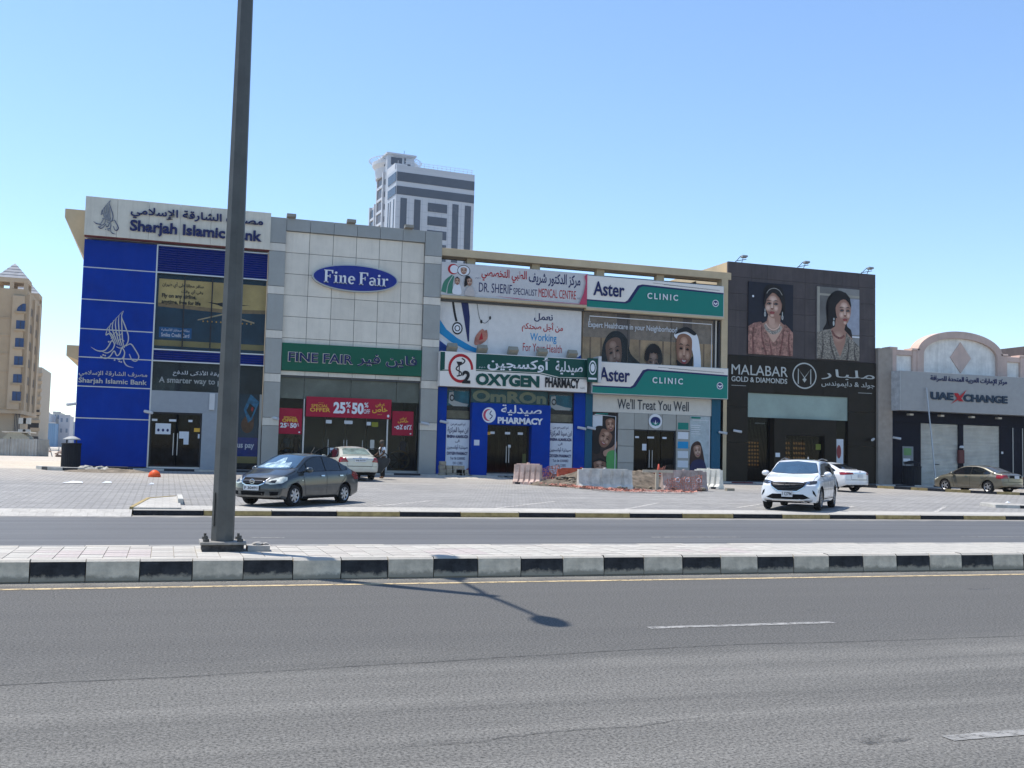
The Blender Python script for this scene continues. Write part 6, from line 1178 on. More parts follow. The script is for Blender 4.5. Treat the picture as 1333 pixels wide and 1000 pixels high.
class Car:
    def __init__(s, name, label, cat, L, hw, top, belt, bot, col, loc, th, wr=.32, wb=2.6, fx=None, tum=.38, crown=.06, ends=(.26, .22), scl=1., rim=RIM, spokes=7):
        s.L, s.hw, s.wr, s.col = L, hw, wr, col; h = L/2; s.fx = fx if fx is not None else wb/2; s.rx = s.fx-wb
        s.root = thing(name, label, cat, loc, world=False); s.root.rotation_euler = (0, 0, th); s.root.scale = (scl,)*3
        N = 110; M = 15; rings = []
        def section(x, xe):
            zt, zs, zb = smo(top, xe), smo(belt, xe), lin(bot, xe); zs = min(zs, zt-.02); hh = zt-zs; c = min(hh*.55, crown+.02); W = hw
            yr = W-.06-tum*(hh-c)-(.03 if hh > .25 else 0)
            P = [(0, zb), (W-.16, zb), (W-.045, zb+.05), (W-.018, zb+.14), (W-.002, zb+.30), (W, zb+.42*(zs-zb)+.08), (W-.008, zs-.16), (W-.022, zs-.06), (W-.055, zs), (W-.06-(W-.06-yr)*.5, zs+(hh-c)*.5), (yr, zt-c), (yr-.08, zt-c*.55), (yr*.6, zt-c*.2), (yr*.3, zt-c*.05), (0, zt)]
            q = spline(P, 3, False); return q
        def warp(x, y, z):
            a = abs(y)/hw; wf = sstep(h-1.0, h, x); wr_ = sstep(h-.8, h, -x)
            x -= wf*(ends[0]*a**2.6+.09*max(0, (z-.5))**1*1.2+.08*max(0, .38-z)); x += wr_*(ends[1]*a**3+.03*max(0, z-.5)+.1*max(0, .4-z)); return (x, y*(1-.05*sstep(.5*h, h, abs(x))), z)
        xs = [-h+L*i/N for i in range(N+1)]; V = []; Fc = []
        secs = [section(x, x) for x in xs]
        def ring(sec, x, k, dx=0):
            zc = sum(p[1] for p in sec)/len(sec)*.0+ (sec[0][1]+sec[-1][1])/2
            r = [(p[0]*(1-k), zc+(p[1]-zc)*(1-k)) for p in sec]; full = [(y, z) for y, z in r]+[(-y, z) for y, z in r[-2:0:-1]]
            return [warp(x+dx, y, z) for y, z in full]
        caps_f = [(.03, .02), (.08, .034), (.25, .04), (.5, .043), (.75, .044), (.97, .044)]
        rr = [ring(secs[0], xs[0], k, -d) for k, d in reversed(caps_f)]+[ring(sc, x, 0) for sc, x in zip(secs, xs)]+[ring(secs[-1], xs[-1], k, d) for k, d in caps_f]
        n = len(rr[0])
        for r in rr: V += r
        for i in range(len(rr)-1):
            for k in range(n): Fc.append((i*n+k, i*n+(k+1) % n, (i+1)*n+(k+1) % n, (i+1)*n+k))
        Fc += [tuple(range(n))[::-1], tuple(range((len(rr)-1)*n, len(rr)*n))]
        me = bpy.data.meshes.new('body'); me.from_pydata(V, [], Fc); bm = bmesh.new(); bm.from_mesh(me); bmesh.ops.recalc_face_normals(bm, faces=bm.faces); bm.to_mesh(me); bm.free()
        s.bvh = BVHTree.FromPolygons(V, Fc)
        # wheel arches
        o = link('body', me, None, None); tmp = []
        for xw in (s.fx, s.rx):
            for sd_ in (-1, 1):
                b = MB(); ya, yb = sorted((sd_*(hw-.27), sd_*(hw+.2))); b.lathe([(wr+.055, ya), (wr+.055, yb)], (xw, 0, wr+.01), 40, 'y'); c = b.build('cutter', None); tmp.append(c)
                md = o.modifiers.new('b', 'BOOLEAN'); md.object = c; md.operation = 'DIFFERENCE'; md.solver = 'EXACT'
        bpy.context.view_layer.update(); dg = bpy.context.evaluated_depsgraph_get(); me2 = bpy.data.meshes.new_from_object(o.evaluated_get(dg)); 
        for c in tmp+[o]: bpy.data.objects.remove(c)
        me2.name = 'body'; me2.materials.clear(); me2.materials.append(col); me2.materials.append(UNDER)
        for p in me2.polygons:
            c = p.center; inn = False
            for xw in (s.fx, s.rx):
                if math.hypot(c.x-xw, c.z-wr-.01) < wr+.062 and abs(c.y) < hw-.012 and abs(c.z) < wr*2+.2: inn = True
            p.material_index = 1 if (inn or (p.normal.z < -.7 and c.z < .45)) else 0; p.use_smooth = True
        s.body = link('body', me2, None, s.root)
        try: me2.set_sharp_from_angle(angle=R(42))
        except Exception: pass
        # wheels
        for xw in (s.fx, s.rx):
            for sd_ in (-1, 1):
                yo = sd_*(hw-.035); b = MB(); pr_ = [(wr*.66, -.10), (wr*.93, -.105), (wr, -.07), (wr, .07), (wr*.93, .105), (wr*.66, .10)]; b.lathe(pr_, (xw, yo-sd_*.1, wr), 32, 'y', cap=False); ty = b.build('wheel', TYRE, s.root, True)
                b = MB(); b.lathe([(wr*.68, 0), (wr*.66, .02), (wr*.60, .0)], (xw, yo-sd_*.0-.01, wr), 28, 'y', cap=False)
                for k in range(spokes):
                    a = 2*pi*k/spokes; c, s_ = cos(a), sin(a)
                    for a2 in (a,):
                        r0, r1 = wr*.1, wr*.63; w0, w1 = .035, .028; q = [(r0, -w0), (r1, -w1), (r1, w1), (r0, w0)]; y0 = yo-sd_*.005; y1 = yo-sd_*.04
                        b.add([(xw+p*c-t*s_, y, wr+p*s_+t*c) for y in (y0, y1) for p, t in q], [(0, 1, 2, 3), (7, 6, 5, 4), (0, 4, 5, 1), (1, 5, 6, 2), (2, 6, 7, 3), (3, 7, 4, 0)])
                b.lathe([(.06, -.012), (.05, .012)], (xw, yo, wr), 12, 'y'); b.build('rim', rim, ty)
                b = MB(); b.lathe([(wr*.665, 0), (wr*.66, .01)], (xw, yo-sd_*.07-.005, wr), 24, 'y'); b.build('brake_disc', UNDER, ty)
    def ray(s, kind, a, b, sd_=1, off=.005):
        if kind == 'side': o, d = Vector((a, sd_*3, b)), Vector((0, -sd_, 0))
        elif kind == 'front': o, d = Vector((5, a, b)), Vector((-1, 0, 0))
        elif kind == 'rear': o, d = Vector((-5, a, b)), Vector((1, 0, 0))
        elif kind == 'top': o, d = Vector((a, b, 4)), Vector((0, 0, -1))
        elif kind in ('cf', 'cr'):   # corner: a = angle in degrees from the long axis
            cx = (s.L/2-.75)*(1 if kind == 'cf' else -1); t = R(a); dd = Vector((cos(t)*(1 if kind == 'cf' else -1), sd_*sin(t), 0)); o = Vector((cx, sd_*.25, b))+dd*3; d = -dd
        h = s.bvh.ray_cast(o, d)
        if h[0] is None:
            h = s.bvh.find_nearest(o+d*2.2)
        p, nn = h[0], h[1]
        if nn.dot(d) > 0: nn = -nn
        return p+nn*off
    def patch(s, name, kind, out, m, sd_=1, off=.005, step=.06, parent=None, smooth=True, sc=1.):
        if kind in ('cf', 'cr'): out2 = [(a/60., b) for a, b in out]; vs, fs = fill2d(out2, step*.7); vs = [(a*60., b) for a, b in vs]
        else: vs, fs = fill2d(out, step)
        b = MB(); b.add([tuple(s.ray(kind, a, c, sd_, off)) for a, c in vs], fs); return b.build(name, m, parent or s.root, True)
    def both(s, name, kind, out, m, **k): return [s.patch(name, kind, out, m, sd_=q, **k) for q in (1, -1)]
    def line(s, name, kind, pts, wd, m, sides=(1, -1), off=.004, parent=None):
        b = MB()
        q = []
        for (a, c), (e, f) in zip(pts, pts[1:]):
            k = max(1, int(math.hypot(e-a, f-c)/.05)); q += [(a+(e-a)*i/k, c+(f-c)*i/k) for i in range(k)]
        q.append(pts[-1])
        for sd_ in sides:
            vs = []
            for i, (a, c) in enumerate(q):
                t = Vector(q[min(i+1, len(q)-1)])-Vector(q[max(i-1, 0)]); t.normalize(); nx, nz = -t.y*wd/2, t.x*wd/2; vs += [tuple(s.ray(kind, a+nx, c+nz, sd_, off)), tuple(s.ray(kind, a-nx, c-nz, sd_, off))]
            b.add(vs, [(2*i, 2*i+1, 2*i+3, 2*i+2) for i in range(len(q)-1)])
        return b.build(name, m, parent or s.root, True)
    def mirror_(s, x, z, m, sc=1.):
        for sd_ in (1, -1):
            y = sd_*(s.hw+.06); b = MB(); rg = []
            for xx, k in ((-.09, .75), (-.07, 1), (.0, 1), (.06, .8), (.10, .35)):
                rg += [(x+xx*sc, y+sd_*.02+cos(a)*.115*k*sc, z+sin(a)*.085*k*sc) for a in [2*pi*j/12 for j in range(12)]]
            b.add(rg, [(i*12+j, i*12+(j+1) % 12, (i+1)*12+(j+1) % 12, (i+1)*12+j) for i in range(4) for j in range(12)]+[tuple(range(12)), tuple(range(48, 60))]); b.box(x-.03, x+.03, min(y, y-sd_*.16), max(y, y-sd_*.16), z-.07, z-.03); b.build('side_mirror', m, s.root, True)
    def handle(s, xs, z, m):
        for x in xs: s.both('door_handle', 'side', [(x-.09, z-.018), (x+.09, z-.014), (x+.09, z+.018), (x-.09, z+.018)], m, off=.03)
    def plate(s, kind, z, wd=.5, hg=.115, txt=None, y0=0):
        x, n_ = None, None; p = s.ray(kind, y0, z, 1, .02); sg = 1 if kind == 'front' else -1; b = MB(); x0 = p.x+sg*.01; b.box(min(x0, x0+sg*.012), max(x0, x0+sg*.012), y0-wd/2, y0+wd/2, z-hg/2, z+hg/2); o = b.build('number_plate', PLT, s.root)
        if txt:
            me = text_mesh(txt, .02); xs = [v.co.x for v in me.vertices]; ys = [v.co.y for v in me.vertices]; w_ = max(xs)-min(xs); h_ = max(ys)-min(ys)
            for v in me.vertices:
                u = (v.co.x-min(xs))/w_-.5; q = (v.co.y-min(ys))/h_-.5; v.co = (x0+sg*.015, y0+sg*u*wd*.86, z+q*hg*.62)
            link('lettering', me, BLACK, o)
    def badge(s, kind, z, r=.06, m=CHR):
        p = s.ray(kind, 0, z, 1, .012); sg = 1 if kind == 'front' else -1; b = MB(); b.tube([(p.x+sg*.012, r*cos(a)*1.15, z+r*sin(a)) for a in [2*pi*k/20 for k in range(21)]], .010, 6); b.box(min(p.x, p.x+sg*.02), max(p.x, p.x+sg*.02), -r, r, z-.012, z+.012); b.build('badge', m, s.root)
    def windows(s, side, splits, ws=None, rs=None, wsm=None, rsm=None, gl=None, pil=.05):
        """side window outline in (x, z), cut at the x positions of the pillars"""
        gl = gl or CGL; s.both('window_surround', 'side', side, SEAM, off=.003)
        cx = sum(p[0] for p in side)/len(side); cz = sum(p[1] for p in side)/len(side)
        def clip(poly, xa, xb):
            for lim, sgn in ((xa, 1), (xb, -1)):
                o = []
                for i in range(len(poly)):
                    a, c = poly[i], poly[(i+1) % len(poly)]; ia, ic = (a[0]-lim)*sgn >= 0, (c[0]-lim)*sgn >= 0
                    if ia: o.append(a)
                    if ia != ic: t = (lim-a[0])/(c[0]-a[0]); o.append((lim, a[1]+t*(c[1]-a[1])))
                poly = o
                if len(poly) < 3: return None
            return poly
        ins = [(cx+(x-cx)*.975, cz+(z-cz)*.93) for x, z in side]; ed = [9]+list(splits)+[-9]
        for xb, xa in zip(ed, ed[1:]):
            q = clip(ins, xa+pil/2, xb-pil/2)
            if q: s.both('side_window', 'side', q, gl, off=.007)
        if ws: s.patch('windscreen_surround', 'front', ws, SEAM, off=.003); s.patch('windscreen', 'front', [(y*.975, z if i < 0 else z) for i, (y, z) in enumerate([(y, zc+(z-zc)*.95) for (y, z) in ws for zc in (1.2*0+sum(q[1] for q in ws)/len(ws),)])], wsm or WSG, off=.008)
        if rs: s.patch('rear_window', 'rear', rs, rsm or CGL, off=.007)
    def undertray(s): pass

def put(x, y, dz=0): return (x, y, lotz(x, y)+dz)
# dark grey sedan, front three-quarter
G = paint('dark_grey_metallic', (.038, .046, .050), .35, .3)
top = [(-2.23, .93), (-2.15, 1.04), (-1.72, 1.10), (-.9, 1.43), (-.35, 1.52), (.15, 1.52), (.5, 1.47), (1.38, 1.05), (1.95, .90), (2.2, .76), (2.23, .70)]
belt = [(-2.23, .86), (-1.7, .99), (-.5, .96), (1.2, .91), (1.9, .80), (2.23, .64)]
c = Car('parked_car', 'dark grey sedan with a foil sunshade parked nose out beside the street lamp', 'car', 4.46, .86, top, belt, [(-2.23, .30), (-1.8, .2), (1.9, .19), (2.23, .24)], G, put(3.9, 32.3), R(228), .305, 2.6, 1.36)
side = spline([(1.22, .965), (.95, 1.12), (.62, 1.29), (.3, 1.40), (-.2, 1.435), (-.7, 1.40), (-1.15, 1.24), (-1.42, 1.08), (-1.3, 1.02), (-.6, 1.0), (.3, .985), (.9, .965)], 4)
c.windows(side, (.72, -.22, -1.05), [(-.70, 1.08), (-.5, 1.045), (0, 1.035), (.5, 1.045), (.70, 1.08), (.55, 1.44), (0, 1.475), (-.55, 1.44)], [(-.6, 1.14), (.6, 1.14), (.47, 1.42), (-.47, 1.42)])
c.patch('sunshade', 'front', [(-.60, 1.09), (0, 1.07), (.5, 1.10), (.40, 1.24), (.2, 1.22), (.05, 1.38), (-.05, 1.36), (-.15, 1.24), (-.4, 1.20)], FOIL, off=.011, step=.05)
c.both('headlight', 'cf', [(10, .66), (24, .62), (50, .66), (66, .74), (70, .83), (56, .84), (36, .80), (20, .74)], HLG, off=.008); c.both('headlight_reflector', 'cf', [(20, .68), (34, .66), (38, .74), (26, .73)], HLD, off=.012)
c.patch('grille', 'front', [(-.42, .80), (.42, .80), (.34, .64), (.2, .60), (-.2, .60), (-.34, .64)], GRB, off=.006)
for z in (.66, .72): c.line('grille_bar', 'front', [(-.33, z), (.33, z)], .014, mat('dark_chrome', (.07, .07, .075), .45, .5, var=0), (1,), .012)
c.line('grille_chrome', 'front', [(-.44, .80), (-.36, .64), (-.21, .585), (.21, .585), (.36, .64), (.44, .80)], .032, CHR, (1,), .014); c.badge('front', .695, .065)
c.patch('lower_intake', 'front', [(-.42, .42), (.42, .42), (.38, .31), (-.38, .31)], GRB, off=.006); c.both('fog_lamp_recess', 'cf', [(22, .42), (42, .42), (40, .33), (24, .31)], GRB, off=.006)
c.plate('front', .515, .52, .13, 'F 30491'); c.mirror_(.88, 1.04, G); c.handle((.02, -.98), .86, CHR)
c.line('door_gap', 'side', [(.98, .93), (.95, .7), (.84, .3), (-.2, .28)], .012, SEAM); c.line('door_gap', 'side', [(-.22, .98), (-.22, .28), (-.75, .3), (-1.0, .62), (-1.38, .95)], .012, SEAM); c.line('bonnet_gap', 'top', [(1.3, .76), (1.9, .72), (2.08, .5)], .012, SEAM, (1,)); c.line('bonnet_gap', 'top', [(1.3, -.76), (1.9, -.72), (2.08, -.5)], .012, SEAM, (1,))
c.both('tail_light', 'cr', [(20, .75), (64, .74), (78, .90), (66, .98), (30, .96)], TLR, off=.008); c.both('fuel_indicator', 'side', [(1.02, .72), (1.06, .72), (1.06, .75), (1.02, .75)], HLG, off=.012)
b = MB(); b.tube([(-.55, 0, 1.5), (-.75, 0, 1.7)], .008, 5); b.build('aerial', BLACK, c.root)
for sd_ in (1, -1): c.line('rocker_trim', 'side', [(.95, .24), (-.85, .24)], .06, UNDER, (sd_,), .006)
# white suv
Wp = paint('white_pearl_paint', (.74, .745, .75), 0, .25)
top = [(-2.53, .95), (-2.48, 1.12), (-2.3, 1.40), (-2.05, 1.62), (-1.2, 1.71), (-.2, 1.74), (.35, 1.71), (.65, 1.64), (1.42, 1.22), (2.1, 1.10), (2.45, .95), (2.53, .86)]
belt = [(-2.53, .9), (-2.2, 1.13), (-1, 1.12), (1.1, 1.06), (2.0, .98), (2.53, .80)]
c = Car('parked_suv', 'white sport utility car parked nose out beside the street kerb', 'car', 5.06, .98, top, belt, [(-2.53, .35), (-2, .26), (2.1, .25), (2.53, .26)], Wp, put(21.55, 32.4), R(226.5), .385, 2.93, 1.52, .33, .07, (.3, .22), 1., mat('grey_alloy', (.2, .2, .21), .35, .7, var=.05), 10)
side = spline([(1.18, 1.14), (.95, 1.27), (.62, 1.46), (.25, 1.57), (-.8, 1.60), (-1.5, 1.56), (-1.95, 1.42), (-2.1, 1.28), (-1.7, 1.22), (-.7, 1.18), (.4, 1.14)], 4)
c.windows(side, (.62, -.35, -1.35), [(-.80, 1.27), (-.6, 1.235), (0, 1.215), (.6, 1.235), (.80, 1.27), (.66, 1.60), (0, 1.655), (-.66, 1.60)], [(-.6, 1.25), (.6, 1.25), (.5, 1.55), (-.5, 1.55)])
c.patch('grille', 'front', [(-.60, .93), (-.3, .945), (.3, .945), (.60, .93), (.54, .78), (.34, .64), (-.34, .64), (-.54, .78)], GRB, off=.006)
for z in (.71, .76, .81, .86, .91): c.line('grille_bar', 'front', [(-.38-(z-.7)*.7, z), (.38+(z-.7)*.7, z)], .013, mat('dark_chrome', (.12, .12, .125)), (1,), .014)
c.line('grille_chrome', 'front', [(-.62, .93), (-.52, .78), (-.31, .645), (.31, .645), (.52, .78), (.62, .93)], .03, CHR, (1,), .014); c.badge('front', .84, .085, HLD)
c.both('headlight', 'cf', [(22, .90), (40, .87), (70, .92), (74, 1.0), (50, .985), (26, .95)], HLD, off=.009); c.both('headlight_lens', 'cf', [(33, .91), (42, .905), (43, .95), (34, .945)], CHR, off=.013)
c.patch('lower_intake', 'front', [(-.72, .43), (-.5, .55), (.5, .55), (.72, .43), (.5, .38), (-.5, .38)], GRB, off=.006); c.patch('lower_valance', 'front', [(-.8, .33), (.8, .33), (.7, .27), (-.7, .27)], UNDER, off=.006); c.line('bumper_chrome', 'front', [(-.8, .37), (-.5, .335), (.5, .335), (.8, .37)], .025, CHR, (1,), .01)
c.both('fog_slot', 'cf', [(44, .58), (50, .50), (53, .48), (48, .64), (43, .70)], GRB, off=.008); c.plate('front', .56, .36, .2, 'I 12794'); c.mirror_(.92, 1.22, Wp, 1.15); c.handle((.0, -1.15), 1.0, Wp)
c.line('door_gap', 'side', [(1.05, 1.08), (1.05, .8), (.95, .4), (-.35, .38)], .013, SEAM); c.line('door_gap', 'side', [(-.35, 1.15), (-.35, .38), (-1.0, .42), (-1.2, .8), (-1.35, 1.15)], .013, SEAM); c.line('lower_cladding', 'side', [(1.05, .33), (-.95, .33)], .13, mat('grey_cladding_plastic', (.12, .12, .12), .6), (1, -1), .008); c.line('sill_chrome', 'side', [(1.05, .42), (-.95, .42)], .02, CHR, (1, -1), .012)
c.line('bonnet_gap', 'top', [(1.4, .82), (2.05, .78), (2.3, .6)], .012, SEAM, (1,)); c.line('bonnet_gap', 'top', [(1.4, -.82), (2.05, -.78), (2.3, -.6)], .012, SEAM, (1,)); c.patch('sunroof', 'top', [(.35, -.42), (.35, .42), (-.45, .42), (-.45, -.42)], CGL, off=.006)
c.both('tail_light', 'cr', [(30, .96), (70, .95), (74, 1.06), (40, 1.05)], TLR, off=.008); b = MB(); b.prism([(-.03, 1.70), (.03, 1.70), (0, 1.83)], -1.6, -1.45); b.build('shark_fin', Wp, c.root)
for sd_ in (1, -1): b = MB(); b.tube([(.3, sd_*.64, 1.70), (-.4, sd_*.66, 1.76), (-1.7, sd_*.64, 1.71)], .02, 6); b.build('roof_rail', CHR, c.root)
# generic modern sedan proportions for the three rear-view cars
def sedan(label, col, loc, th, rear, rw, L=4.75, hw=.9, H=1.47, tail=TLR, wr=.32, plate_t='', trunk=1.04, glass=None, tl=None, lip=True, badge_=True, spokes=7, rim=RIM):
    h = L/2; top = [(-h, trunk-.10), (-h+.08, trunk), (-h+.62, trunk+.05), (-1.0, H-.08), (-.5, H), (.1, H), (.45, H-.05), (1.35, .99), (2.0, .86), (h-.05, .72), (h, .66)]; belt = [(-h, trunk-.16), (-1.6, .93), (0, .92), (1.2, .88), (2.0, .78), (h, .6)]
    c = Car('parked_car', label, 'car', L, hw, top, belt, [(-h, .34), (-h+.5, .21), (h-.4, .2), (h, .25)], col, loc, th, wr, 2.72, 1.40, .40, .06, (.28, .2), 1., rim, spokes)
    z = H-1.47; side = spline([(1.18, .94), (.9, 1.10), (.58, 1.27+z), (.25, 1.36+z), (-.25, 1.385+z), (-.75, 1.35+z), (-1.15, 1.20+z), (-1.42, 1.06), (-1.3, .99), (-.5, .965), (.4, .95)], 4)
    c.windows(side, (-.22, -1.02), [(-.70, 1.05), (0, 1.02), (.70, 1.05), (.54, 1.38+z), (0, 1.42+z), (-.54, 1.38+z)], rear, None, glass)
    c.both('headlight', 'cf', [(16, .62), (50, .62), (68, .74), (50, .76), (24, .70)], HLG, off=.008); c.mirror_(.86, 1.0, col); c.handle((.0, -.98), .84, col if badge_ else CHR)
    c.line('door_gap', 'side', [(.95, .9), (.92, .7), (.82, .3), (-.2, .28)], .012, SEAM); c.line('door_gap', 'side', [(-.22, .96), (-.22, .28), (-.78, .3), (-1.02, .62), (-1.4, .95)], .012, SEAM)
    c.line('boot_gap', 'rear', [(-.62, trunk-.02), (-.56, .62), (.56, .62), (.62, trunk-.02)], .012, SEAM, (1,)); c.line('bumper_gap', 'rear', [(-.8, .60), (.8, .60)], .012, SEAM, (1,)); c.patch('lower_valance', 'rear', [(-.6, .36), (.6, .36), (.5, .26), (-.5, .26)], UNDER, off=.006)
    c.both('tail_light', 'cr', tl or [(22, .74), (62, .72), (76, .86), (58, .94), (30, .92)], tail, off=.01)
    b = MB(); b.tube([(-h+.1, .5, .27), (-h-.02, .5, .26)], .03, 8); b.build('exhaust', CHR, c.root); return c
BE = paint('pearl_beige_paint', (.52, .51, .44), .1, .3)
c = sedan('pearl beige sedan with both rear doors open, parked nose to the clothes shop', BE, put(8.05, 48.4, .0), R(93), [(-.62, 1.12), (.62, 1.12), (.52, 1.40), (-.52, 1.40)], 1, 4.8, .9, 1.49, wr=.325, trunk=1.06, glass=mat('pale_green_rear_glass', (.16, .21, .19), .08, 0, var=.4, scale=3, spec=.7), tl=[(20, .80), (60, .76), (72, .92), (64, 1.0), (30, .98)])
c.plate('rear', .86, .5, .12, 'SHJ 52731'); c.line('boot_chrome', 'rear', [(-.34, .945), (.34, .945)], .025, CHR, (1,), .012); c.badge('rear', 1.0, .045)
b = MB(); b.tube([(-.85, .45, 1.45), (-1.0, .45, 1.62)], .008, 5); b.build('aerial', BLACK, c.root)
for sd_ in (1, -1):       # open front doors with window frames, hinged at the front edge
    b = MB(); hx, hy = -.2, sd_*.9; a = R(66); dirv = Vector((-cos(a), sd_*sin(a), 0)); nrm = Vector((dirv.y, -dirv.x, 0))*(1)
    prof = [(0, .30), (.0, .9), (.04, .95), (.95, 1.0), (1.0, .88), (.9, .66), (.68, .42), (.6, .28)]; P0 = [Vector((hx, hy, 0))+dirv*p+Vector((0, 0, q)) for p, q in prof]
    vs = [p+nrm*.06 for p in P0]+[p-nrm*.06 for p in P0]; k = len(P0); b.add(vs, [tuple(range(k)), tuple(range(k, 2*k))[::-1]]+[(i, (i+1) % k, k+(i+1) % k, k+i) for i in range(k)]); dr = b.build('open_door', mat('door_lining', (.06, .06, .058), .6, var=.2), c.root)
    b = MB(); vs = [p+nrm*(.065 if sd_*nrm.y*0+1 else 0)*(1 if (nrm.x > 0) else -1)*1.0 for p in P0]; vs2 = [v+nrm*.012*(1 if nrm.x > 0 else -1) for v in vs]; b.add(vs+vs2, [tuple(range(k)), tuple(range(k, 2*k))[::-1]]+[(i, (i+1) % k, k+(i+1) % k, k+i) for i in range(k)]); b.build('door_skin', BE, dr)
    b = MB(); fr_ = [(.04, .95), (.05, 1.41), (.25, 1.41), (.55, 1.34), (.8, 1.18), (.95, 1.0)]; b.tube([Vector((hx, hy, 0))+dirv*p+Vector((0, 0, q)) for p, q in fr_], .022, 6); b.build('window_frame', UNDER, dr)
    b = MB(); b.add([Vector((hx, hy, 0))+dirv*p+Vector((0, 0, q)) for p, q in fr_], [tuple(range(6))]); b.build('window_pane', glassmat('car_door_glass', (.35, .4, .42), .02), dr)
    b = MB(); b.tube([Vector((hx, hy, .62))+dirv*.25-nrm*.08, Vector((hx, hy, .66))+dirv*.85-nrm*.08], .03, 6); b.build('arm_rest', GREYC, dr)
c = sedan('white sedan seen from behind, parked nose to the jewellery shop', paint('white_sedan_paint', (.74, .745, .75), 0, .25), put(32.3, 46.5, -.02), R(103), [(-.60, 1.13), (.60, 1.13), (.5, 1.37), (-.5, 1.37)], 1, 4.62, .885, 1.46, trunk=1.07, tl=[(14, .88), (30, .86), (66, .84), (76, .95), (60, .98), (18, .96)])
c.plate('rear', .80, .32, .17, None); c.line('boot_chrome', 'rear', [(-.42, .92), (.42, .92)], .03, CHR, (1,), .012); c.badge('rear', .99, .05)
GP = paint('gold_beige_paint', (.17, .155, .115), .5, .35)
c = sedan('gold beige sedan parked side on before the grey shutters', GP, put(42.4, 46.9, .0), R(100), [(-.62, 1.12), (.62, 1.12), (.5, 1.37), (-.5, 1.37)], 1, 4.75, .9, 1.47, trunk=1.06, badge_=False, spokes=5, glass=mat('hazy_rear_glass', (.07, .075, .08), .1, 0, var=.3, scale=3), tl=[(24, .80), (60, .78), (72, .80), (72, .96), (60, .97), (28, .96)])
c.plate('rear', .87, .36, .15, None); c.line('boot_band', 'rear', [(-.5, .885), (.5, .885)], .14, UNDER, (1,), .008)
c = sedan('dark maroon car cut off by the left picture border', paint('maroon_paint', (.045, .008, .02), .3, .3), put(-11.35, 68, 0), R(75), [(-.62, 1.12), (.62, 1.12), (.5, 1.37), (-.5, 1.37)], 1)
c.plate('rear', .84)

# ------------------------------------------------------------------ person at the open door
def skin_body(name, joints, edges, m, parent, lev=2):
    me = bpy.data.meshes.new(name); me.from_pydata([j[0] for j in joints], edges, []); o = link(name, me, m, parent); md = o.modifiers.new('skin', 'SKIN'); me.skin_vertices or me.vertices
    if not me.skin_vertices: pass
    for i, j in enumerate(joints): sv = me.skin_vertices[0].data[i]; sv.radius = (j[1], j[2] if len(j) > 2 else j[1]); sv.use_root = (i == 0)
    md.use_smooth_shade = True; sb = o.modifiers.new('sub', 'SUBSURF'); sb.levels = lev; sb.render_levels = lev; return o
mp = put(9.72, 48.75); person = thing('person', 'man in white shirt and dark trousers standing inside the open car door', 'person', mp, world=False); person.rotation_euler = (0, 0, R(200))
SKN2 = mat('brown_skin', (.16, .085, .05), .6, var=.05); TRO = mat('dark_trousers', (.015, .016, .02), .8, var=.1); SHI = mat('white_shirt', (.66, .68, .70), .8, var=.06, bump=.2, bscale=8)
J = [((0, 0, .93), .15, .12), ((.0, 0, 1.12), .15, .11), ((.02, 0, 1.32), .17, .12), ((.04, 0, 1.45), .11, .09), ((.06, 0, 1.53), .055), ((.09, 0, 1.60), .075, .09), ((.10, 0, 1.70), .085, .095), ((.03, .19, 1.42), .06), ((.12, .25, 1.18), .05), ((.30, .22, 1.05), .038), ((.38, .20, 1.04), .03), ((.03, -.19, 1.42), .06), ((.12, -.25, 1.18), .05), ((.30, -.20, 1.08), .038), ((.38, -.18, 1.08), .03),
     ((0, .09, .85), .095), ((.02, .10, .48), .065), ((.0, .11, .09), .045), ((.12, .12, .04), .04), ((0, -.09, .85), .095), ((-.02, -.10, .48), .065), ((-.04, -.11, .09), .045), ((.08, -.12, .04), .04)]
E_ = [(0, 1), (1, 2), (2, 3), (3, 4), (4, 5), (5, 6), (3, 7), (7, 8), (8, 9), (9, 10), (3, 11), (11, 12), (12, 13), (13, 14), (0, 15), (15, 16), (16, 17), (17, 18), (0, 19), (19, 20), (20, 21), (21, 22)]
skin_body('body', J, E_, SKN2, person)
Js = [((0, 0, .92), .165, .135), ((.0, 0, 1.12), .17, .13), ((.02, 0, 1.32), .185, .135), ((.035, 0, 1.46), .10, .09), ((.03, .20, 1.42), .078), ((.07, .235, 1.28), .072), ((.03, -.20, 1.42), .078), ((.07, -.235, 1.28), .072)]; skin_body('shirt', Js, [(0, 1), (1, 2), (2, 3), (2, 4), (4, 5), (2, 6), (6, 7)], SHI, person)
Jt = [((0, 0, .95), .16, .13), ((0, .09, .84), .11), ((.02, .10, .48), .085), ((.0, .11, .10), .07), ((0, -.09, .84), .11), ((-.02, -.10, .48), .085), ((-.04, -.11, .10), .07)]; skin_body('trousers', Jt, [(0, 1), (1, 2), (2, 3), (0, 4), (4, 5), (5, 6)], TRO, person)
b = MB(); b.lathe([(.0, .13), (.07, .12), (.105, .05), (.108, -.02), (.1, -.06)], (.085, 0, 1.69), 16, cap=False); b.build('grey_hair', mat('greying_hair', (.12, .10, .08), .9, var=.3), person, True)
for sy_ in (-1, 1): b = MB(); b.lathe([(.001, -.02), (.03, 0), (.001, .03)], (.10, sy_*.09, 1.66), 8); b.build('ear', SKN2, person, True)
b = MB(); b.prism([(-.015, 1.63), (.015, 1.63), (0, 1.69)], .17, .205); b.build('nose', SKN2, person)
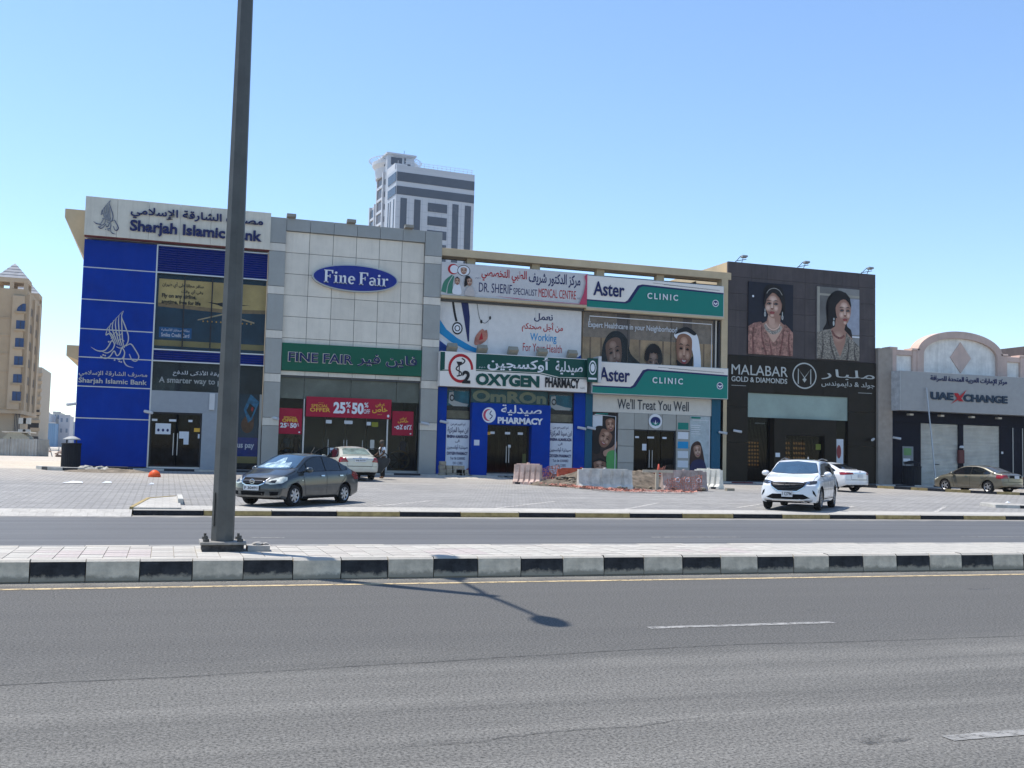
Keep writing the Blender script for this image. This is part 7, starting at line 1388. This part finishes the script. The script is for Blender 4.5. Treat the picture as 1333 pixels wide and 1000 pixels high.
for sy_ in (-1, 1):
    for k in range(4): b = MB(); yy = sy_*.19-.02+.015*k; b.tube([(.39, yy, 1.06), (.43, yy, 1.055), (.455, yy, 1.03)], [.010, .009, .007], 6); b.build('finger', SKN2, person, True)
    b = MB(); b.tube([(.37, sy_*.17, 1.06), (.40, sy_*.14, 1.075)], [.011, .008], 6); b.build('thumb', SKN2, person, True)

# ------------------------------------------------------------------ bins, barriers, cones and site clutter
BINB = mat('black_bin_plastic', (.008, .009, .014), .6, var=.2, scale=6)
def litter_bin(px, py, label, Yk, wd, hg, lidc):
    p = gnd(px, py) if Yk is None else Vector((at(px, py, Yk).x, Yk, 0)); z = pave_z(p.x) if Yk else lotz(p.x, p.y); t = thing('litter_bin', label, 'bin', (p.x, p.y, z), 'black litter bins'); r = wd/2; b = MB()
    for k in range(24):
        a = 2*pi*k/24; b.box(-.001, .001, 0, 0, 0, 0) if False else None
    n = 28; vs = []; prof = [(r, z), (r, z+hg)]
    for rr, zc in prof:
        for k in range(n*2): q = rr*(1 if k % 2 else .965); a = pi*k/n; vs.append((p.x+q*cos(a), p.y+q*sin(a), zc))
    b.add(vs, [(k, (k+1) % (2*n), 2*n+(k+1) % (2*n), 2*n+k) for k in range(2*n)]+[tuple(range(2*n))[::-1], tuple(range(2*n, 4*n))]); b.build('body', BINB, t)
    b = MB(); b.lathe([(r*1.03, z+hg-.08), (r*1.05, z+hg), (r*.9, z+hg+.02)], (p.x, p.y, 0), 24); b.build('top_ring', BINB, t)
    for k in range(4): b = MB(); a = pi/4+pi*k/2; b.tube([(p.x+r*.7*cos(a), p.y+r*.7*sin(a), z+hg), (p.x+r*.7*cos(a), p.y+r*.7*sin(a), z+hg+.18)], .02, 5); b.build('lid_post', DARKF, t)
    b = MB(); b.lathe([(r*.92, z+hg+.17), (r*.85, z+hg+.22), (r*.3, z+hg+.33), (.03, z+hg+.34)], (p.x, p.y, 0), 20); b.build('lid', lidc, t, True); return p
litter_bin(91.5, 611, 'black ribbed litter bin with pale lid at the left corner of the blue bank', 53.6, .86, 1.12, mat('bin_lid_grey', (.42, .42, .40), .6, var=.2))
litter_bin(1187, 629, 'black litter bin before the lit cash machine of the exchange shop', 53.9, 1.1, 1.15, BINB)
def kerb_run(name, label, pts, mats, h=.13, wd=.16, step=.9, base=lotz):
    t = tag(thing(name, None, None, (pts[0][0], pts[0][1], 0)), kind='structure'); i = 0; q = [Vector(p) for p in pts]
    for a, c in zip(q, q[1:]):
        Ln = (c-a).length; n = max(1, round(Ln/step)); d = (c-a)/n; nn = Vector((-d.y, d.x)).normalized()*wd
        for k in range(n):
            A, B = a+d*k*1.0, a+d*(k+.985); za, zb = base(A.x, A.y), base(B.x, B.y); b = MB(); vs = [(A.x, A.y, za-.1), (B.x, B.y, zb-.1), (B.x+nn.x, B.y+nn.y, zb-.1), (A.x+nn.x, A.y+nn.y, za-.1)]; hh = h+random.uniform(-.01, .01)
            b.add(vs+[(x, y, z+.1+hh) for x, y, z in vs], [(3, 2, 1, 0), (4, 5, 6, 7), (0, 1, 5, 4), (1, 2, 6, 5), (2, 3, 7, 6), (3, 0, 4, 7)]); b.build('kerb_stone', mats[i % len(mats)], t); i += 1
    return t
def gp(px, py): p = gnd(px, py); return (p.x, p.y)
kerb_run('bay_kerb', '', [(37.2, 51.5), (38.6, 49.0), (40.0, 46.6), (41.6, 44.6), (44.4, 42.8), (49, 41.2)], [M_YELK, M_BLACKK], .14, .2, 1.1)
kerb_run('right_kerb', '', [gp(1276, 658), gp(1296, 661), (34, 32.6), (42, 32.2)], [M_WHITEK, M_WHITEK, M_BLACKK, M_WHITEK], .12, .3, 1.0)
b = MB(); pl = [gp(1276, 657.5), (33.4, 33.8), (42, 33.8), (42, 32.4), (34, 32.7), gp(1296, 660.5)]; b.add([(x, y, lotz(x, y)+.125) for x, y in pl], [tuple(range(len(pl)))]); tag(b.build('right_island_top', M_WALK), kind='structure')
kerb_run('corner_kerb', '', [(-5.6, 52.9), (-5.0, 51.7), (-3.7, 51.4), (-3.0, 51.9)], [M_WHITEK, M_BLACKK], .14, .2, .55)
b = MB(); pl = [(-5.6, 52.9), (-5.0, 51.8), (-3.7, 51.5), (-3.0, 52.0), (-2.8, 53.3), (-5.6, 54.5)]; b.prism_z(pl, .5, .76); tag(b.build('corner_pavement', M_PAV), kind='structure')
# broken kerb lumps and soil beside the bank
b = MB()
for k in range(9): p = gp(107+k*4.2+random.uniform(-2, 2), 613+random.uniform(-1.5, 2)); b.rock((p[0], p[1], lotz(*p)+.08), random.uniform(.12, .3), .6)
tag(b.build('broken_kerb', mat('broken_kerb_white', (.40, .38, .33), .9, var=.3)), 'broken whitish kerb lumps on the ground before the blue bank', 'rubble', kind='stuff')
box('kerb_lump', M_BLACKK, None, -2.5, -1.6, 52.2, 52.5, .6, .84, .02)
tag(bpy.data.objects['kerb_lump'], 'black painted kerb piece lying loose by the corner of the blue bank', 'kerb piece')
SOIL = mat('grey_brown_soil', (.20, .165, .125), .95, var=.35, scale=2.5, bump=.8, bscale=6)
def mound(name, cx, cy, rx, ry, h, m, label=None, n=34, seed=0):
    rnd = random.Random(seed); b = MB(); vs = []; ph = [rnd.uniform(0, 6) for _ in range(6)]
    for j in range(n+1):
        for i in range(n+1):
            u, v = i/n*2-1, j/n*2-1; r = math.hypot(u, v); q = max(0, 1-r); e = h*q**.8*(1+.35*sin(5*u+ph[0])*cos(4*v+ph[1])+.25*sin(11*u+ph[2]+3*v))+rnd.uniform(-.035, .035)*(q > 0)*min(1, h*4)
            x, y = cx+u*rx, cy+v*ry; vs.append((x, y, lotz(x, y)+(e if q > 0 else -.03)))
    b.add(vs, [(j*(n+1)+i, j*(n+1)+i+1, (j+1)*(n+1)+i+1, (j+1)*(n+1)+i) for j in range(n) for i in range(n)]); return tag(b.build(name, m, None, True), label, 'soil' if label else None, None, 'stuff')
mound('soil_spill', -2.4, 50.9, 1.9, .9, .16, SOIL, 'low grey soil spill before the corner of the blue bank', seed=2)
mound('sand_drift', 14.2, 51.2, 2.6, 1.0, .14, M_SAND, 'pale sand drift before the left pharmacy notice', seed=3)
b = MB(); cones = []
for (px, py, r, lb) in ((201, 621, .26, 'small orange dome marker on the paving before the bank door'),):
    p = gnd(px, py); t = thing('dome_marker', lb, 'marker', (p.x, p.y, p.z)); b = MB(); b.lathe([(r, p.z), (r*.97, p.z+.08), (r*.75, p.z+.2), (r*.35, p.z+.28), (.02, p.z+.3)], (p.x, p.y, 0), 18); b.build('dome', mat('orange_plastic', (.75, .10, .02), .5, var=.1), t, True)
# loose block stacks near the pharmacy
BLK = mat('paver_block_beige', (.33, .29, .22), .9, var=.2, bump=.3)
for (px, py, nx, nz, lb) in ((575, 619, 1, 4, 'narrow stack of beige paving blocks left of the pharmacy notice'), (592, 619, 3, 3, 'wide stack of beige paving blocks under the left pharmacy notice'), (601, 619, 2, 2, 'low stack of beige paving blocks at the right edge of the left pharmacy notice')):
    p = Vector((at(px, py, 51.9).x, 51.9, 0)); z = lotz(p.x, p.y); t = thing('block_stack', lb, 'block stack', (p.x, p.y, z))
    for i in range(nx):
        for j in range(nz): x = p.x+(i-(nx-1)/2)*.33+random.uniform(-.03, .03); box('paving_block', BLK, t, x-.15, x+.15, p.y-.2, p.y+.1+random.uniform(-.03, .03), z+j*.2, z+j*.2+.19, .015)
b = MB()
for k in range(40): x = random.uniform(12.9, 18); y = random.gauss(52.1, .3); b.rock((x, y, lotz(x, y)+.03), random.uniform(.04, .12), .5)
tag(b.build('loose_rubble', BLK), 'scattered broken blocks along the pavement edge before the pharmacy', 'rubble', kind='stuff')
# plastic water barriers
def barrier(px, py, ln, h, th, label, col, tilt=0, pxc=None, holes=False, Yk=None):
    p = gnd(px, py)
    if Yk: p = Vector((at(px, py, Yk).x, Yk, 0)); p.z = lotz(p.x, p.y)
    t = thing('road_barrier', label, 'barrier', (p.x, p.y, p.z), 'plastic road barriers round the dug up patch', world=False); t.rotation_euler = (tilt, 0, th); n = 40; vs = []; prof = [(.30, .0), (.30, .12), (.20, .26), (.13, .62), (.10, 1.0)]
    for i in range(n+1):
        x = -ln/2+ln*i/n; ph = (i % 8); g = -.075 if ph in (0, 1) and 2 < i < n-2 else 0
        ed = 1 if 0 < i < n else .9
        side_ = [((a+(g if .1 < b_ < .9 else 0))*ed, b_*h) for a, b_ in prof]
        vs += [(x, -a, z) for a, z in side_]+[(x, a, z) for a, z in reversed(side_)]
    m_ = 10; fs = [(i*m_+k, i*m_+(k+1) % m_, (i+1)*m_+(k+1) % m_, (i+1)*m_+k) for i in range(n) for k in range(m_)]+[tuple(range(m_))[::-1], tuple(range(n*m_, (n+1)*m_))]; b = MB(); b.add(vs, fs); body = b.build('body', col, t)
    for s_ in (-1, 1): b = MB(); b.box(s_*ln*.3-.12, s_*ln*.3+.12, -.31, .31, -.0, .09); b.build('fork_slot', DARKF, t)
    b = MB(); b.box(-ln*.42, ln*.42, -.07, .07, h, h+.05); b.build('top_lip', col, t)
    b = MB(); b.lathe([(.07, h+.05), (.06, h+.1)], (0, 0, 0), 10); b.build('filler_cap', col, t)
    if holes:
        for x in (-.35*ln/2, .1, .6*ln/2): b = MB(); b.lathe([(.10, -.16), (.12, -.19), (.10, -.2), (.07, -.17)], (x, 0, h*.55), 14, 'y', cap=False); b.build('lifting_eye', WHT, t)
    return t
BW = mat('dusty_white_plastic', (.62, .585, .52), .75, var=.25, scale=2.5, streak=.35); BP = mat('faded_pink_plastic', (.66, .47, .38), .7, var=.25, scale=2.5); BO = mat('faded_orange_plastic', (.50, .10, .05), .65, var=.25, scale=2)
barrier(687, 630.5, 1.3, .9, R(-38), 'faded pink ribbed road barrier at the left end of the dug up patch', BP)
barrier(757, 618, 2.5, .66, R(-3), 'faded red orange road barrier lying at the back of the dug up patch', BO, Yk=48.6)
barrier(787, 636.5, 2.5, .84, R(-4), 'dusty white ribbed road barrier in the middle of the dug up patch', BW)
barrier(890, 638.5, 2.15, .86, R(-4), 'pinkish grey road barrier with lifting eyes wrapped in orange net', mat('grey_pink_plastic', (.46, .36, .32), .75, var=.3, scale=2), holes=True)
barrier(922, 636, 1.4, .9, R(-55), 'cream white ribbed road barrier at the right end of the dug up patch', mat('cream_plastic', (.74, .70, .60), .7, var=.12))
DG = mat('dug_soil', (.15, .12, .09), .95, var=.4, scale=3, bump=.9, bscale=7)
mound('dug_soil_heap', 20.2, 45.4, 4.4, 2.3, .72, DG, 'dug up brown soil heaped between the road barriers', 44, 5)
b = MB()
for k in range(280): x = random.uniform(17.2, 23.4); y = random.gauss(44.6, .9); b.rock((x, y, lotz(x, y)+.1+.3*max(0, 1-abs(y-45.4)/1.4)), random.uniform(.05, .16), .6)
tag(b.build('soil_rubble', mat('dug_stone', (.24, .20, .15), .95, var=.4)), 'brown stones on the dug up patch between the barriers', 'rubble', kind='stuff')
# orange net
NET = bpy.data.materials.new('orange_net'); NET.use_nodes = True; n = NET.node_tree; bb = n.nodes['Principled BSDF']; bb.inputs['Base Color'].default_value = (.44, .17, .12, 1); bb.inputs['Roughness'].default_value = .7
tc = n.nodes.new('ShaderNodeTexCoord'); br = n.nodes.new('ShaderNodeTexBrick'); br.offset = 0; br.inputs['Scale'].default_value = 1; br.inputs['Brick Width'].default_value = .09; br.inputs['Row Height'].default_value = .09; br.inputs['Mortar Size'].default_value = .014; br.inputs['Color1'].default_value = (0, 0, 0, 1); br.inputs['Color2'].default_value = (0, 0, 0, 1); br.inputs['Mortar'].default_value = (1, 1, 1, 1)
uvn = n.nodes.new('ShaderNodeUVMap'); n.links.new(uvn.outputs[0], br.inputs['Vector']); n.links.new(br.outputs[0], bb.inputs['Alpha'])
def net(label, pts, hs, wob=.08, lay=False, seed=1):
    rnd = random.Random(seed); q = spline([tuple(p) for p in pts], 14, False); t = 6; vs = []; uv = []; s_ = 0
    for i, (x, y) in enumerate(q):
        if i: s_ += math.dist(q[i], q[i-1])
        h = lin(hs, i/(len(q)-1)); z0 = lotz(x, y)+.04
        for j in range(t+1):
            v = j/t
            if lay: vs.append((x+rnd.uniform(-wob, wob), y+(v-.5)*h+rnd.uniform(-wob, wob), z0+rnd.uniform(0, .12)*(1 if 0 < j < t else .3)))
            else: vs.append((x+rnd.uniform(-wob, wob)*.5, y+rnd.uniform(-wob, wob), z0+v*h+rnd.uniform(-wob, wob)*.4))
            uv.append((s_, v*h*1.15))
    b = MB(); m_ = t+1; b.add(vs, [(i*m_+k, i*m_+k+1, (i+1)*m_+k+1, (i+1)*m_+k) for i in range(len(q)-1) for k in range(t)]); me = b.mesh('barrier_net'); me.materials.append(NET); l = me.uv_layers.new(name='UVMap')
    for lp in me.loops: l.data[lp.index].uv = uv[lp.vertex_index]
    return tag(link('barrier_net', me), label, 'net', 'orange nets on the dug up patch')
net('crumpled orange net lying along the front of the dug up patch', [gp(702, 632), gp(730, 634), gp(765, 637.5), gp(800, 641), gp(850, 642), gp(905, 643)], [(0, .45), (1, .55)], .09, True)
net('second crumpled orange net layer under the middle white barrier', [gp(712, 630), gp(745, 634.5), gp(790, 639), gp(840, 641)], [(0, .5), (1, .35)], .1, True, 4)
net('sagging orange net hanging between the pink barrier and the red orange one', [(16.3, 47.2), (16.9, 47.5), (17.6, 47.9), (18.4, 48.2)], [(0, .9), (.4, .6), (1, .85)], .09, seed=7)
net('pulled orange net slanting up to the small orange cone', [gp(822, 634), gp(838, 632.5), gp(852, 631), gp(866, 632)], [(0, .25), (.5, .6), (1, .95)], .07, seed=9)
net('orange net draped over the grey pink barrier', [gp(866, 640.5), gp(890, 641), gp(914, 641.5)], [(0, .5), (1, .75)], .05, seed=11)
p = gnd(857, 633); t = thing('traffic_cone', 'small faded orange traffic cone standing on the dug up soil', 'cone', (p.x, p.y, p.z+.3)); z = p.z+.3; b = MB(); b.box(p.x-.17, p.x+.17, p.y-.17, p.y+.17, z, z+.04); b.lathe([(.13, z+.04), (.03, z+.78)], (p.x, p.y, 0), 14); b.build('cone', mat('cone_red_orange', (.5, .08, .05), .6, var=.1), t, True); b = MB(); b.lathe([(.102, z+.25), (.077, z+.42)], (p.x, p.y, 0), 14, cap=False); b.build('cone_band', WHT, t)
p = gnd(855, 638); t = thing('timber_trestle', 'pale timber post with cross plank between the white and pink barriers', 'trestle', (p.x, p.y, p.z)); box('post', mat('pale_timber', (.5, .43, .33), .8, var=.15), t, p.x-.07, p.x+.07, p.y-.05, p.y+.05, p.z, p.z+.85); box('plank', MATS['pale_timber'], t, p.x-.75, p.x+.75, p.y-.08, p.y-.052, p.z+.78, p.z+.9)
box('front_block', BLK, None, *(lambda q: (q[0]-.2, q[0]+.2, q[1]-.1, q[1]+.1))(gp(950, 639)), .4, .53, .01); tag(bpy.data.objects['front_block'], 'single dark paving block right of the cream barrier', 'block')
# paper litter and stones on the forecourt
for (px, py, r, lb) in ((95, 629, .35, 'white paper sheet on the drive before the black bin'), (139, 629, .18, 'small white litter scrap on the drive before the bank'), (197, 631, .10, 'tiny paper scrap below the orange dome marker'), (1025, 671.5, .14, 'small white stone by the kerb under the white sport utility car'), (1312, 655, .1, 'tiny white scrap by the right island')):
    p = gnd(px, py) if px != 1025 else gnd(px, py, 0); b = MB(); b.add([(p.x-r, p.y-r*.8, p.z+.012), (p.x+r, p.y-r*.6, p.z+.02), (p.x+r*.8, p.y+r, p.z+.05), (p.x-r*.9, p.y+r*.7, p.z+.015), (p.x, p.y, p.z+.08)], [(0, 1, 4), (1, 2, 4), (2, 3, 4), (3, 0, 4), (3, 2, 1, 0)]); tag(b.build('litter_scrap', PAPER), lb, 'litter')
b = MB(); rr_ = random.Random(3)
for k in range(260): x = rr_.uniform(-1, 14); y = 14.98-abs(rr_.gauss(0, .09)); b.rock((x, y, .004), rr_.uniform(.004, .013), .6)
tag(b.build('kerb_grit', mat('kerb_grit_stone', (.34, .30, .25), .9, var=.4)), kind='stuff')

# ------------------------------------------------------------------ dusty air over the whole place
HZ = bpy.data.materials.new('dusty_air'); HZ.use_nodes = True; n = HZ.node_tree; n.nodes.clear(); o_ = n.nodes.new('ShaderNodeOutputMaterial'); pv = n.nodes.new('ShaderNodeVolumePrincipled')
pv.inputs['Color'].default_value = (.86, .92, 1, 1); pv.inputs['Density'].default_value = .00018; pv.inputs['Anisotropy'].default_value = .3; n.links.new(pv.outputs[0], o_.inputs['Volume'])
tag(box('haze', HZ, None, -420, 520, -62, 420, -1.1, 75), kind='stuff')
